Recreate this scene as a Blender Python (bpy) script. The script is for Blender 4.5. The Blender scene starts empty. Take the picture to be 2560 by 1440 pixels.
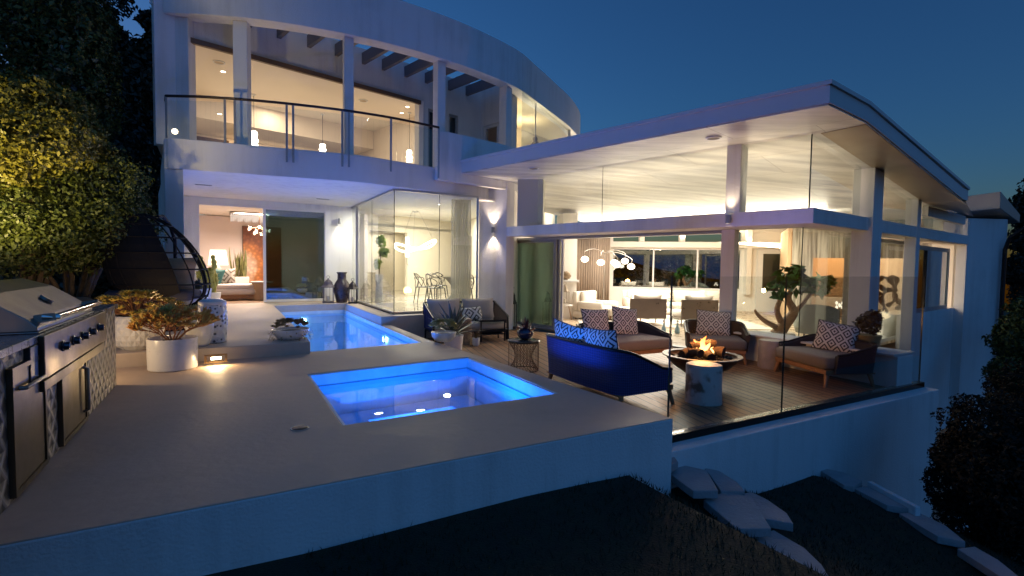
import bpy, bmesh, math, random
import numpy as np
from mathutils import Vector, Matrix, noise as mnoise

R = math.radians
SC = bpy.context.scene
COL = SC.collection
random.seed(7)

# ------------------------------------------------------------------ camera
FPX, PITCH, ROLL, CAMH = 1269.4, R(2.672), R(-0.807), 1.32

def ray(u, v):
    a, b = (u - 1280) / FPX, (v - 720) / FPX
    c, s = math.cos(ROLL), math.sin(ROLL)
    x, vv = c * a + s * b, -s * a + c * b
    cp, sp = math.cos(PITCH), math.sin(PITCH)
    zc = -vv
    return Vector((x, cp + sp * zc, -sp + cp * zc))

CAM = Vector((0, 0, CAMH))

def G(u, v, z=0.0):                       # where the sight line meets the level z
    d = ray(u, v)
    return CAM + d * ((z - CAMH) / d.z)

def AY(u, v, y):                          # where it meets the upright plane Y = y
    d = ray(u, v)
    return CAM + d * (y / d.y)

def ONW(u, v, P, D):                      # where it meets the upright plane through P along D
    d = ray(u, v)
    n = Vector((-D[1], D[0], 0))
    return CAM + d * (n.dot(Vector(P) - CAM) / n.dot(d))

cd = bpy.data.cameras.new('camera')
cam = bpy.data.objects.new('camera', cd)
COL.objects.link(cam)
cd.sensor_width = 36.0
cd.lens = FPX / 2560 * 36.0
cd.clip_start, cd.clip_end = 0.05, 500
cam.matrix_world = Matrix.Translation(CAM) @ Matrix.Rotation(math.pi / 2 - PITCH, 4, 'X') @ Matrix.Rotation(-ROLL, 4, 'Z')
SC.camera = cam

# ------------------------------------------------------------------ frames
TD = R(29.2)
CN = Vector((1.42, 4.36, 0))              # near right corner of the spa platform
DX = Vector((math.cos(TD), math.sin(TD), 0))
DY = Vector((-math.sin(TD), math.cos(TD), 0))

def D(s, t, z=0.0):
    return CN + DX * s + DY * t + Vector((0, 0, z))

def warp(s, t):
    t2 = t + 0.11 * (s + 1.5) * max(0.0, min(t / 3.3, 1)) if s > -5 else t - 0.385 * max(0.0, min(t / 3.3, 1))
    s2 = s - 0.07 * min(max(t, 0), 5.1) if s > -0.3 and t < 5.2 else s
    return s2, t2

def DW(s, t, z=0.0):
    a, b = warp(s, t)
    return D(a, b, z)

# ------------------------------------------------------------------ mesh builder
class MB:
    def __init__(self):
        self.v, self.f = [], []

    def add(self, vs, fs):
        o = len(self.v)
        self.v += [tuple(p) for p in vs]
        self.f += [tuple(i + o for i in f) for f in fs]
        return self

    def poly(self, pts):
        return self.add(pts, [tuple(range(len(pts)))])

    def prism(self, pts, z0, z1):         # pts counter-clockwise plan outline
        n = len(pts)
        vs = [(p[0], p[1], z0) for p in pts] + [(p[0], p[1], z1) for p in pts]
        fs = [tuple(range(n - 1, -1, -1)), tuple(range(n, 2 * n))]
        fs += [(i, (i + 1) % n, n + (i + 1) % n, n + i) for i in range(n)]
        return self.add(vs, fs)

    def loft(self, bot, top):             # two matching outlines in space
        n = len(bot)
        fs = [tuple(range(n - 1, -1, -1)), tuple(range(n, 2 * n))]
        fs += [(i, (i + 1) % n, n + (i + 1) % n, n + i) for i in range(n)]
        return self.add(list(bot) + list(top), fs)

    def box(self, x0, x1, y0, y1, z0, z1):
        return self.prism([(x0, y0), (x1, y0), (x1, y1), (x0, y1)], z0, z1)

    def obox(self, c, size, rz=0.0, M=None):
        sx, sy, sz = size[0] / 2, size[1] / 2, size[2] / 2
        m = Matrix.Translation(Vector(c)) @ (M or Matrix.Rotation(rz, 4, 'Z'))
        vs = [m @ Vector((x, y, z)) for z in (-sz, sz) for x, y in ((-sx, -sy), (sx, -sy), (sx, sy), (-sx, sy))]
        return self.add(vs, [(3, 2, 1, 0), (4, 5, 6, 7), (0, 1, 5, 4), (1, 2, 6, 5), (2, 3, 7, 6), (3, 0, 4, 7)])

    def beam(self, a, b, w, h):           # square bar from a to b
        a, b = Vector(a), Vector(b)
        d = b - a
        m = d.to_track_quat('X', 'Z').to_matrix().to_4x4()
        return self.obox((a + b) / 2, (d.length, w, h), M=m)

    def tube(self, pts, r, seg=8, closed=False):
        pts = [Vector(p) for p in pts]
        n = len(pts)
        rr = r if isinstance(r, (list, tuple)) else [r] * n
        vs, fs = [], []
        up = None
        for i, p in enumerate(pts):
            if closed:
                t = pts[(i + 1) % n] - pts[i - 1]
            else:
                t = pts[min(i + 1, n - 1)] - pts[max(i - 1, 0)]
            if t.length < 1e-9:
                t = Vector((0, 0, 1))
            t.normalize()
            if up is None:
                up = t.orthogonal().normalized()
            else:
                up = up - t * up.dot(t)
                up = up.normalized() if up.length > 1e-6 else t.orthogonal().normalized()
            s = t.cross(up)
            for k in range(seg):
                a = 2 * math.pi * k / seg
                vs.append(p + (up * math.cos(a) + s * math.sin(a)) * rr[i])
        m = n if closed else n - 1
        for i in range(m):
            j = (i + 1) % n
            for k in range(seg):
                l = (k + 1) % seg
                fs.append((i * seg + k, i * seg + l, j * seg + l, j * seg + k))
        if not closed:
            fs.append(tuple(range(seg - 1, -1, -1)))
            fs.append(tuple((n - 1) * seg + k for k in range(seg)))
        return self.add(vs, fs)

    def lathe(self, prof, seg=24, c=(0, 0, 0), wob=None, cap=True):
        vs, fs = [], []
        for i, (r, z) in enumerate(prof):
            for k in range(seg):
                a = 2 * math.pi * k / seg
                q = r * (wob(a, z) if wob else 1)
                vs.append((c[0] + q * math.cos(a), c[1] + q * math.sin(a), c[2] + z))
        for i in range(len(prof) - 1):
            for k in range(seg):
                l = (k + 1) % seg
                fs.append((i * seg + k, i * seg + l, (i + 1) * seg + l, (i + 1) * seg + k))
        if cap:
            fs.append(tuple(range(seg - 1, -1, -1)))
            fs.append(tuple((len(prof) - 1) * seg + k for k in range(seg)))
        return self.add(vs, fs)

    def ball(self, c, r, seg=12, rings=8, nz=0.0, seed=0):
        rx, ry, rz = r if isinstance(r, (list, tuple)) else (r, r, r)
        vs, fs = [], []
        for i in range(1, rings):
            ph = math.pi * i / rings
            for k in range(seg):
                a = 2 * math.pi * k / seg
                d = Vector((math.sin(ph) * math.cos(a), math.sin(ph) * math.sin(a), math.cos(ph)))
                q = 1 + (nz * mnoise.noise(d * 1.7 + Vector((seed * 3.1, seed, 0))) if nz else 0)
                vs.append((c[0] + rx * d.x * q, c[1] + ry * d.y * q, c[2] + rz * d.z * q))
        top, bot = len(vs), len(vs) + 1
        vs += [(c[0], c[1], c[2] + rz), (c[0], c[1], c[2] - rz)]
        for k in range(seg):
            l = (k + 1) % seg
            fs.append((top, k, l))
            fs.append((bot, (rings - 2) * seg + l, (rings - 2) * seg + k))
            for i in range(rings - 2):
                fs.append((i * seg + k, (i + 1) * seg + k, (i + 1) * seg + l, i * seg + l))
        return self.add(vs, fs)

    def pillow(self, w, h, t, M, n=10):   # cushion w x h standing in the local xz plane, thickness t
        vs, fs = [], []
        for side in (1, -1):
            for j in range(n + 1):
                for i in range(n + 1):
                    x, z = i / n * 2 - 1, j / n * 2 - 1
                    b = max(0.0, (1 - x ** 4) * (1 - z ** 4)) ** 0.55
                    px = x * (1 - 0.07 * (1 - abs(z) ** 2) * abs(x)) * w / 2
                    pz = z * (1 - 0.07 * (1 - abs(x) ** 2) * abs(z)) * h / 2
                    vs.append(M @ Vector((px, -side * b * t / 2, pz)))
        o = (n + 1) ** 2
        for j in range(n):
            for i in range(n):
                a = j * (n + 1) + i
                fs.append((a, a + 1, a + n + 2, a + n + 1))
                fs.append((o + a + n + 1, o + a + n + 2, o + a + 1, o + a))
        return self.add(vs, fs)

    def slabcushion(self, x0, x1, y0, y1, z0, z1, r=0.04):
        k = [(x0 + r, y0), (x1 - r, y0), (x1, y0 + r), (x1, y1 - r), (x1 - r, y1), (x0 + r, y1), (x0, y1 - r), (x0, y0 + r)]
        cx, cy = (x0 + x1) / 2, (y0 + y1) / 2
        def ins(d):
            return [(cx + (p[0] - cx) * (1 - 2 * d / (x1 - x0)), cy + (p[1] - cy) * (1 - 2 * d / (y1 - y0))) for p in k]
        lv = [(ins(r * .6), z0), (k, z0 + r * .6), (k, z1 - r * .7), (ins(r * .5), z1 - r * .15), (ins(r * 1.6), z1)]
        vs, fs = [], []
        for pl, z in lv:
            vs += [(p[0], p[1], z) for p in pl]
        n = 8
        for i in range(len(lv) - 1):
            for q in range(n):
                l = (q + 1) % n
                fs.append((i * n + q, i * n + l, (i + 1) * n + l, (i + 1) * n + q))
        fs.append(tuple(range(n - 1, -1, -1)))
        fs.append(tuple((len(lv) - 1) * n + q for q in range(n)))
        return self.add(vs, fs)

    def leaf(self, base, d, n, L, w, bend=0.3, seg=4, fold=0.0):
        """pointed strap leaf: from base along d, flat side facing n, drooping against n"""
        base, d, n = Vector(base), Vector(d).normalized(), Vector(n)
        s = d.cross(n)
        s = s.normalized() if s.length > 1e-6 else d.orthogonal().normalized()
        n = s.cross(d).normalized()
        vs, fs = [], []
        for i in range(seg + 1):
            q = i / seg
            c = base + d * (L * q) - n * (bend * L * q * q)
            ww = w * (math.sin(math.pi * (0.18 + 0.82 * q)) ** 0.8 if q < 1 else 0.02) / 2
            vs += [c - s * ww + n * fold * ww, c, c + s * ww + n * fold * ww]
        for i in range(seg):
            a = i * 3
            fs += [(a, a + 1, a + 4, a + 3), (a + 1, a + 2, a + 5, a + 4)]
        return self.add(vs, fs)

    def gridsolid(self, xs, ys, skip, z0, z1, mp=None):
        """slab over the cells of a grid, with cells left out as openings"""
        mp = mp or (lambda x, y: (x, y))
        nx, ny = len(xs) - 1, len(ys) - 1
        on = [[not skip((xs[i] + xs[i + 1]) / 2, (ys[j] + ys[j + 1]) / 2) for j in range(ny)] for i in range(nx)]
        vid = {}
        vs, fs = [], []
        def vv(i, j, k):
            if (i, j, k) not in vid:
                vid[(i, j, k)] = len(vs)
                p = mp(xs[i], ys[j])
                vs.append((p[0], p[1], (z0, z1)[k]))
            return vid[(i, j, k)]
        g = lambda i, j: 0 <= i < nx and 0 <= j < ny and on[i][j]
        for i in range(nx):
            for j in range(ny):
                if not on[i][j]:
                    continue
                fs.append((vv(i, j, 1), vv(i + 1, j, 1), vv(i + 1, j + 1, 1), vv(i, j + 1, 1)))
                fs.append((vv(i, j + 1, 0), vv(i + 1, j + 1, 0), vv(i + 1, j, 0), vv(i, j, 0)))
                for (a, b, di, dj) in (((i, j), (i + 1, j), 0, -1), ((i + 1, j), (i + 1, j + 1), 1, 0), ((i + 1, j + 1), (i, j + 1), 0, 1), ((i, j + 1), (i, j), -1, 0)):
                    if not g(i + di, j + dj):
                        fs.append((vv(*a, 0), vv(*b, 0), vv(*b, 1), vv(*a, 1)))
        return self.add(vs, fs)

    def wall(self, P, Q, z0, z1, th, openings=()):
        """upright wall from P to Q, thickness th to the left of P->Q; openings (a0,a1,z0,z1)"""
        P, Q = Vector((P[0], P[1], 0)), Vector((Q[0], Q[1], 0))
        L = (Q - P).length
        d = (Q - P) / L
        n = Vector((-d.y, d.x, 0))
        xs = sorted({0.0, L} | {min(max(o[k], 0), L) for o in openings for k in (0, 1)})
        zs = sorted({z0, z1} | {min(max(o[k], z0), z1) for o in openings for k in (2, 3)})
        m = MB().gridsolid(xs, zs, lambda x, z: any(o[0] < x < o[1] and o[2] < z < o[3] for o in openings), 0, th)
        vs = [P + d * a + n * (c if th > 0 else c) + Vector((0, 0, b)) for a, b, c in m.v]
        return self.add(vs, m.f)

    def build(self, name, mat=None, parent=None, smooth=None, bevel=0.0, off=None, M=None):
        me = bpy.data.meshes.new(name)
        vs = self.v
        if off is None and parent is not None and parent.get('world'):
            off = parent.location
        if off is not None:
            vs = [(p[0] - off[0], p[1] - off[1], p[2] - off[2]) for p in vs]
        me.from_pydata([tuple(p) for p in vs], [], self.f)
        bm = bmesh.new(); bm.from_mesh(me)
        bmesh.ops.recalc_face_normals(bm, faces=bm.faces)
        bm.to_mesh(me); bm.free()
        if smooth is not None:
            me.shade_smooth()
            me.set_sharp_from_angle(angle=R(smooth))
        o = bpy.data.objects.new(name, me)
        COL.objects.link(o)
        if mat: me.materials.append(mat)
        if parent is not None: o.parent = parent
        if bevel:
            b = o.modifiers.new('bevel', 'BEVEL')
            b.width, b.segments, b.limit_method, b.angle_limit = bevel, 2, 'ANGLE', R(40)
        return o

def thing(name, label, cat, loc=(0, 0, 0), rz=0.0, group=None, world=False):
    o = bpy.data.objects.new(name, None)
    COL.objects.link(o)
    o.empty_display_size = 0.1
    o.location = loc
    o.rotation_euler = (0, 0, rz)
    if world: o['world'] = 1
    o['label'], o['category'] = label, cat
    if group: o['group'] = group
    return o

def tag(o, label, cat, group=None, kind=None):
    o['label'], o['category'] = label, cat
    if group: o['group'] = group
    if kind: o['kind'] = kind
    return o

def struct(o, label=None):
    o['kind'] = 'structure'
    if label: o['label'] = label
    return o

def copy_thing(src, loc, rz, label=None):
    c = src.copy(); COL.objects.link(c)
    c.location = loc
    c.rotation_euler = (0, 0, rz)
    if label: c['label'] = label
    for ch in list(src.children):
        d = ch.copy(); COL.objects.link(d); d.parent = c
        for g in list(ch.children):
            e = g.copy(); COL.objects.link(e); e.parent = d
    return c

def spline(pts, n):                       # Catmull-Rom through plan points
    P = [Vector(p) for p in pts]
    P = [P[0] * 2 - P[1]] + P + [P[-1] * 2 - P[-2]]
    out = []
    m = len(P) - 3
    for i in range(m):
        for k in range(n):
            t = k / n
            a, b, c, d = P[i:i + 4]
            out.append(((b * 2) + (c - a) * t + (a * 2 - b * 5 + c * 4 - d) * t * t + (b * 3 - a - c * 3 + d) * t ** 3) / 2)
    out.append(P[-2])
    return out

def offset(pts, d):                       # plan polyline moved to its left by d
    out = []
    for i, p in enumerate(pts):
        t = pts[min(i + 1, len(pts) - 1)] - pts[max(i - 1, 0)]
        t.z = 0
        t.normalize()
        out.append(p + Vector((-t.y, t.x, 0)) * d)
    return out

# ------------------------------------------------------------------ materials
def mat(name, col, rough=0.6, metal=0.0, var=0.0, vscale=3.0, bump=0.0, bscale=60.0, spec=0.5, sheen=0.0, trans=0.0):
    m = bpy.data.materials.new(name)
    m.use_nodes = True
    nt = m.node_tree
    b = nt.nodes['Principled BSDF']
    b.inputs['Base Color'].default_value = (*col, 1)
    b.inputs['Roughness'].default_value = rough
    b.inputs['Metallic'].default_value = metal
    b.inputs['Specular IOR Level'].default_value = spec
    if sheen: b.inputs['Sheen Weight'].default_value = sheen
    if trans: b.inputs['Transmission Weight'].default_value = trans
    geo = nt.nodes.new('ShaderNodeNewGeometry')
    if var:
        n = nt.nodes.new('ShaderNodeTexNoise')
        n.inputs['Scale'].default_value = vscale
        n.inputs['Detail'].default_value = 6
        n.inputs['Roughness'].default_value = 0.65
        nt.links.new(geo.outputs['Position'], n.inputs['Vector'])
        mr = nt.nodes.new('ShaderNodeMapRange')
        mr.inputs['From Min'].default_value, mr.inputs['From Max'].default_value = 0.3, 0.7
        mr.inputs['To Min'].default_value, mr.inputs['To Max'].default_value = 1 - var, 1 + var
        nt.links.new(n.outputs['Fac'], mr.inputs['Value'])
        mx = nt.nodes.new('ShaderNodeVectorMath'); mx.operation = 'SCALE'
        mx.inputs[0].default_value = col
        nt.links.new(mr.outputs[0], mx.inputs['Scale'])
        nt.links.new(mx.outputs[0], b.inputs['Base Color'])
        mr2 = nt.nodes.new('ShaderNodeMapRange')
        mr2.inputs['From Min'].default_value, mr2.inputs['From Max'].default_value = 0.3, 0.7
        mr2.inputs['To Min'].default_value, mr2.inputs['To Max'].default_value = max(0, rough - .12), min(1, rough + .12)
        nt.links.new(n.outputs['Fac'], mr2.inputs['Value'])
        nt.links.new(mr2.outputs[0], b.inputs['Roughness'])
    if bump:
        n2 = nt.nodes.new('ShaderNodeTexNoise')
        n2.inputs['Scale'].default_value = bscale
        n2.inputs['Detail'].default_value = 4
        nt.links.new(geo.outputs['Position'], n2.inputs['Vector'])
        bp = nt.nodes.new('ShaderNodeBump')
        bp.inputs['Strength'].default_value = bump
        bp.inputs['Distance'].default_value = 0.02
        nt.links.new(n2.outputs['Fac'], bp.inputs['Height'])
        nt.links.new(bp.outputs[0], b.inputs['Normal'])
    return m

def emit(name, col, s):
    m = bpy.data.materials.new(name)
    m.use_nodes = True
    nt = m.node_tree
    nt.nodes.clear()
    e = nt.nodes.new('ShaderNodeEmission')
    e.inputs[0].default_value = (*col, 1)
    e.inputs[1].default_value = s
    o = nt.nodes.new('ShaderNodeOutputMaterial')
    nt.links.new(e.outputs[0], o.inputs[0])
    return m

def sheer(name, tint, r0, gloss_rough=0.0, bump=0.0, bscale=2.0, gain=1.0):
    """clear pane or water surface: transparent below a Schlick reflection"""
    m = bpy.data.materials.new(name)
    m.use_nodes = True
    nt = m.node_tree
    nt.nodes.clear()
    N = nt.nodes.new
    lw = N('ShaderNodeLayerWeight'); lw.inputs[0].default_value = 0.5
    pw = N('ShaderNodeMath'); pw.operation = 'POWER'; pw.inputs[1].default_value = 5
    ml = N('ShaderNodeMath'); ml.operation = 'MULTIPLY_ADD'
    ml.inputs[1].default_value, ml.inputs[2].default_value = (1 - r0) * gain, r0 * gain
    ml.use_clamp = True
    tr = N('ShaderNodeBsdfTransparent'); tr.inputs[0].default_value = (*tint, 1)
    gl = N('ShaderNodeBsdfGlossy'); gl.inputs['Roughness'].default_value = gloss_rough
    mx = N('ShaderNodeMixShader'); out = N('ShaderNodeOutputMaterial')
    L = nt.links.new
    L(lw.outputs['Facing'], pw.inputs[0]); L(pw.outputs[0], ml.inputs[0]); L(ml.outputs[0], mx.inputs[0])
    L(tr.outputs[0], mx.inputs[1]); L(gl.outputs[0], mx.inputs[2]); L(mx.outputs[0], out.inputs[0])
    if bump:
        geo = N('ShaderNodeNewGeometry')
        n = N('ShaderNodeTexNoise'); n.inputs['Scale'].default_value = bscale; n.inputs['Detail'].default_value = 2
        bp = N('ShaderNodeBump'); bp.inputs['Strength'].default_value = bump; bp.inputs['Distance'].default_value = 0.02
        L(geo.outputs['Position'], n.inputs['Vector']); L(n.outputs['Fac'], bp.inputs['Height'])
        L(bp.outputs[0], gl.inputs['Normal']); L(bp.outputs[0], lw.inputs['Normal'])
    return m

class NT:                                 # tiny node helper for patterned materials
    def __init__(self, name, rough=0.6, metal=0.0):
        self.m = bpy.data.materials.new(name); self.m.use_nodes = True
        self.nt = self.m.node_tree
        self.b = self.nt.nodes['Principled BSDF']
        self.b.inputs['Roughness'].default_value = rough
        self.b.inputs['Metallic'].default_value = metal
    def n(self, t, **kw):
        x = self.nt.nodes.new(t)
        for k, v in kw.items(): setattr(x, k, v)
        return x
    def l(self, a, b): self.nt.links.new(a, b)
    def math(self, op, a, b=None, c=None):
        x = self.n('ShaderNodeMath', operation=op)
        for i, q in enumerate((a, b, c)):
            if q is None: continue
            if isinstance(q, (int, float)): x.inputs[i].default_value = q
            else: self.l(q, x.inputs[i])
        return x.outputs[0]
    def ramp(self, fac, stops, mode='LINEAR'):
        r = self.n('ShaderNodeValToRGB')
        r.color_ramp.interpolation = mode
        while len(r.color_ramp.elements) < len(stops): r.color_ramp.elements.new(0.5)
        for e, (p, c) in zip(r.color_ramp.elements, stops):
            e.position, e.color = p, (*c, 1)
        self.l(fac, r.inputs[0])
        return r.outputs[0]

WARM = (1.0, 0.72, 0.45)
def stucco():
    k = NT('white_stucco', .75)
    geo = k.n('ShaderNodeNewGeometry')
    outs = []
    for sc, mp_ in ((1.0, (5, 5, .35)), (1.0, (.7, .7, .7))):
        m = k.n('ShaderNodeMapping'); m.inputs['Scale'].default_value = mp_
        k.l(geo.outputs['Position'], m.inputs['Vector'])
        n = k.n('ShaderNodeTexNoise'); n.inputs['Scale'].default_value = sc; n.inputs['Detail'].default_value = 7; n.inputs['Roughness'].default_value = .62
        k.l(m.outputs[0], n.inputs['Vector']); outs.append(n.outputs['Fac'])
    f = k.math('ADD', k.math('MULTIPLY', outs[0], .5), k.math('MULTIPLY', outs[1], .5))
    k.l(k.ramp(f, [(.34, (.60, .595, .58)), (.5, (.735, .735, .725)), (.66, (.77, .77, .765))]), k.b.inputs['Base Color'])
    n = k.n('ShaderNodeTexNoise'); n.inputs['Scale'].default_value = 55; n.inputs['Detail'].default_value = 5
    k.l(geo.outputs['Position'], n.inputs['Vector'])
    bp = k.n('ShaderNodeBump'); bp.inputs['Strength'].default_value = .35; bp.inputs['Distance'].default_value = .02
    k.l(n.outputs['Fac'], bp.inputs['Height']); k.l(bp.outputs[0], k.b.inputs['Normal'])
    return k.m
M_STUC = stucco()
def concrete(name, lo, mid, hi, rough):
    k = NT(name, rough)
    geo = k.n('ShaderNodeNewGeometry')
    a = k.n('ShaderNodeTexNoise'); a.inputs['Scale'].default_value = .9; a.inputs['Detail'].default_value = 9; a.inputs['Roughness'].default_value = .6; a.inputs['Distortion'].default_value = .6
    b = k.n('ShaderNodeTexNoise'); b.inputs['Scale'].default_value = 14; b.inputs['Detail'].default_value = 6
    k.l(geo.outputs['Position'], a.inputs['Vector']); k.l(geo.outputs['Position'], b.inputs['Vector'])
    f = k.math('ADD', k.math('MULTIPLY', a.outputs['Fac'], .8), k.math('MULTIPLY', b.outputs['Fac'], .2))
    k.l(k.ramp(f, [(.36, lo), (.5, mid), (.64, hi)]), k.b.inputs['Base Color'])
    k.l(k.ramp(f, [(.38, (rough - .10,) * 3), (.6, (rough + .06,) * 3)]), k.b.inputs['Roughness'])
    bp = k.n('ShaderNodeBump'); bp.inputs['Strength'].default_value = .10; bp.inputs['Distance'].default_value = .03
    k.l(b.outputs['Fac'], bp.inputs['Height']); k.l(bp.outputs[0], k.b.inputs['Normal'])
    return k.m
M_INT = mat('interior_plaster', (.80, .77, .72), .8, var=.02, vscale=1.0)
M_CEIL = mat('ceiling_paint', (.82, .80, .76), .7, var=.02, vscale=.8)
M_TRIM = mat('white_trim_paint', (.70, .70, .70), .45)
M_GREYTRIM = mat('grey_metal_frame', (.34, .35, .36), .4, metal=.3)
M_DARK = mat('dark_metal', (.02, .02, .022), .4, metal=.6)
M_STEEL = mat('brushed_steel', (.30, .275, .25), .36, metal=1.0, var=.02, vscale=3)
M_CONC = concrete('smooth_concrete', (.40, .30, .225), (.47, .355, .27), (.50, .38, .29), .66)
M_CONC2 = concrete('pale_concrete', (.43, .345, .275), (.49, .40, .32), (.52, .43, .35), .66)
M_GLASS = sheer('window_glass', (.94, .97, .95), .045, gain=1.35)
M_GLASSD = sheer('tinted_door_glass', (.58, .66, .62), .10, gain=2.4)
M_GLASSR = sheer('balustrade_glass', (.95, .975, .975), .05, gain=1.2)
M_ROPE = mat('dark_woven_rope', (.022, .024, .04), .7, var=.3, vscale=30, bump=.8, bscale=160)
M_CUSH = mat('taupe_outdoor_fabric', (.17, .145, .125), .9, var=.08, vscale=12, bump=.3, bscale=250, sheen=.2)
M_SAND = mat('sand_fabric', (.46, .39, .31), .9, var=.06, vscale=10, bump=.3, bscale=220, sheen=.2)
M_CREAM = mat('cream_upholstery', (.66, .60, .52), .9, var=.04, vscale=8, bump=.2, bscale=200, sheen=.2)
M_TEAK = mat('teak_wood', (.28, .14, .06), .55, var=.2, vscale=18)
M_POT = mat('white_glazed_ceramic', (.72, .71, .69), .3, var=.03, vscale=6)
M_SOIL = mat('potting_gravel', (.10, .075, .055), .95, var=.4, vscale=60, bump=.8, bscale=120)
M_STONE = mat('cut_stone', (.36, .335, .33), .8, var=.15, vscale=4, bump=.4, bscale=40)
M_BLACK = mat('black_rattan', (.010, .009, .010), .75, spec=.2)
M_BARK = mat('rough_bark', (.10, .07, .045), .9, var=.35, vscale=14, bump=.8, bscale=50)
M_DRIFT = mat('driftwood', (.30, .17, .09), .7, var=.3, vscale=9, bump=.5, bscale=30)
# ------------------------------------------------------------------ ground
def lawn_z(s, t):
    def sm(a, b, x):
        q = max(0, min(1, (x - a) / (b - a)))
        return q * q * (3 - 2 * q)
    if t > .27 and s < 6.5: return -4.0
    return -.38 - .37 * sm(-.55, -.02, s) - .32 * sm(.35, 1.7, s) - 1.3 * sm(2.5, 5.0, s) - 4.5 * sm(4.5, 9, s) + .13 * min(t, 0) * sm(-.4, .4, s)

m = MB()
ss = [-60, -40, -25, -16] + [-12 + .5 * i for i in range(60)] + [20, 30, 60, 140]
ts = [-30, -16, -10] + [-7 + .5 * i for i in range(15)] + [.22, .3, 1, 2, 4, 6, 9, 13, 20, 30, 60, 140]
vs = []
for s in ss:
    for t in ts:
        z = lawn_z(s, t) + (.03 * mnoise.noise(Vector((s, t, 0)) * .9) if -8 < s < 12 and t < 3 else 0)
        p = D(s, t, z)
        vs.append(p)
nt_ = len(ts)
m.add(vs, [(i * nt_ + j, (i + 1) * nt_ + j, (i + 1) * nt_ + j + 1, i * nt_ + j + 1) for i in range(len(ss) - 1) for j in range(nt_ - 1)])
M_LAWN = mat('dark_turf', (.018, .022, .009), .95, var=.5, vscale=9, bump=.8, bscale=70)
struct(m.build('lawn', M_LAWN, smooth=60), 'dark sloping lawn below the terrace')

# grass blades over the part of the lawn the camera sees
def grass():
    rng = np.random.default_rng(3)
    n = 26000
    s = rng.uniform(-3.0, 3.2, n); t = rng.uniform(-3.2, 1.0, n)
    k0_ = np.array([not any(inpoly(D(a_, b_), q_) for q_ in STONE_PLANS) for a_, b_ in zip(s, t)])
    s, t = s[k0_], t[k0_]
    k = ~((s < .45) & (t > -.03)) & ~((s >= .45) & (t > .36))
    s, t = s[k], t[k]; n = len(s)
    base = np.array([list(D(a, b, lawn_z(a, b) - .01)) for a, b in zip(s, t)])
    ang = rng.uniform(0, 2 * math.pi, n); h = rng.uniform(.02, .055, n); w = rng.uniform(.003, .006, n)
    dx = np.stack([np.cos(ang), np.sin(ang), 0 * ang], 1)
    lean = np.stack([rng.normal(0, .015, n), rng.normal(0, .015, n), h], 1)
    v = np.stack([base - dx * w[:, None], base + dx * w[:, None], base + lean], 1).reshape(-1, 3)
    me = bpy.data.meshes.new('grass')
    me.vertices.add(len(v)); me.vertices.foreach_set('co', v.ravel())
    me.loops.add(n * 3); me.loops.foreach_set('vertex_index', np.arange(n * 3))
    me.polygons.add(n); me.polygons.foreach_set('loop_start', np.arange(0, n * 3, 3))
    me.update()
    me.materials.append(mat('grass_blade', (.018, .024, .008), .8, var=.5, vscale=7))
    o = bpy.data.objects.new('grass', me); COL.objects.link(o)
    tag(o, 'short dark grass of the lawn between the stepping stones', 'grass', kind='stuff')

# ------------------------------------------------------------------ spa platform, patio, pool
SPA = (-2.57, -.41, 1.13, 3.3)
POOL = (-2.35, -.55, 4.86, 11.38)
m = MB().gridsolid([-14, -4.4, -2.57, -.41, 0], [0, 1.13, 3.3, 4.86],
                   lambda s, t: SPA[0] < s < SPA[1] and SPA[2] < t < SPA[3], -1.3, 0,
                   lambda s, t: tuple(DW(s, t))[:2])
plat = struct(m.build('spa_platform', M_CONC, bevel=.012), 'smooth concrete platform around the spa')
plat.data.materials.append(M_STUC)          # rendered white sides under the concrete top
for p_ in plat.data.polygons:
    if abs(p_.normal.z) < .5: p_.material_index = 1

XS = [-14, -2.35, -.55, -.19, 1.93]
TS = [4.86, 7.5, 7.97, 11.38, 13.6]
def nopat(s, t):
    if POOL[0] < s < POOL[1] and t < POOL[3]: return True
    if s > -.55 and t < 7.5: return True
    if s > -.19 and t > 7.97: return True
    return False
def patmap(s, t):
    if t < 5 and s < -2: t = 4.70
    return tuple(DW(s, t))[:2]
m = MB().gridsolid(XS, TS, nopat, -1.3, .17, patmap)
struct(m.build('upper_patio', M_CONC2, bevel=.010), 'raised pale concrete patio around the pool')

m = MB().gridsolid([-.546, -.36], [4.87, 7.49], lambda s, t: False, -1.3, -.004, lambda s, t: tuple(D(s, t))[:2])
struct(m.build('pool_side_wall', M_CONC2, bevel=.008))

def basin(name, S, zb, ztop, mt, label, zone):
    s0, s1, t0, t1 = S
    e = .006
    P = [DW(s0 + e, t0 + e), DW(s1 - e, t0 + e), DW(s1 - e, t1 - e), DW(s0 + e, t1 - e)]
    m = MB()
    lo = [(p.x, p.y, zb) for p in P]; hi = [(p.x, p.y, ztop) for p in P]
    m.add(lo + hi, [(0, 1, 2, 3)] + [(i, 4 + i, 4 + (i + 1) % 4, (i + 1) % 4) for i in range(4)])
    th = .004
    o = m.build(name, mt)
    sol = o.modifiers.new('thickness', 'SOLIDIFY'); sol.thickness = .03; sol.offset = 1 if False else -1
    return struct(o, label)

k = NT('pool_plaster', .5)
geo = k.n('ShaderNodeNewGeometry')
nz = k.n('ShaderNodeTexNoise'); nz.inputs['Scale'].default_value = 5; nz.inputs['Detail'].default_value = 5
k.l(geo.outputs['Position'], nz.inputs['Vector'])
k.l(k.ramp(nz.outputs['Fac'], [(.3, (.50, .60, .66)), (.7, (.66, .74, .78))]), k.b.inputs['Base Color'])
M_PLAST = k.m
basin('pool_basin', POOL, -1.15, -.012, M_PLAST, 'plastered basin of the lap pool', 'pool')
basin('spa_basin', SPA, -.95, -.012, M_PLAST, 'plastered basin of the square spa', 'spa')

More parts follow.
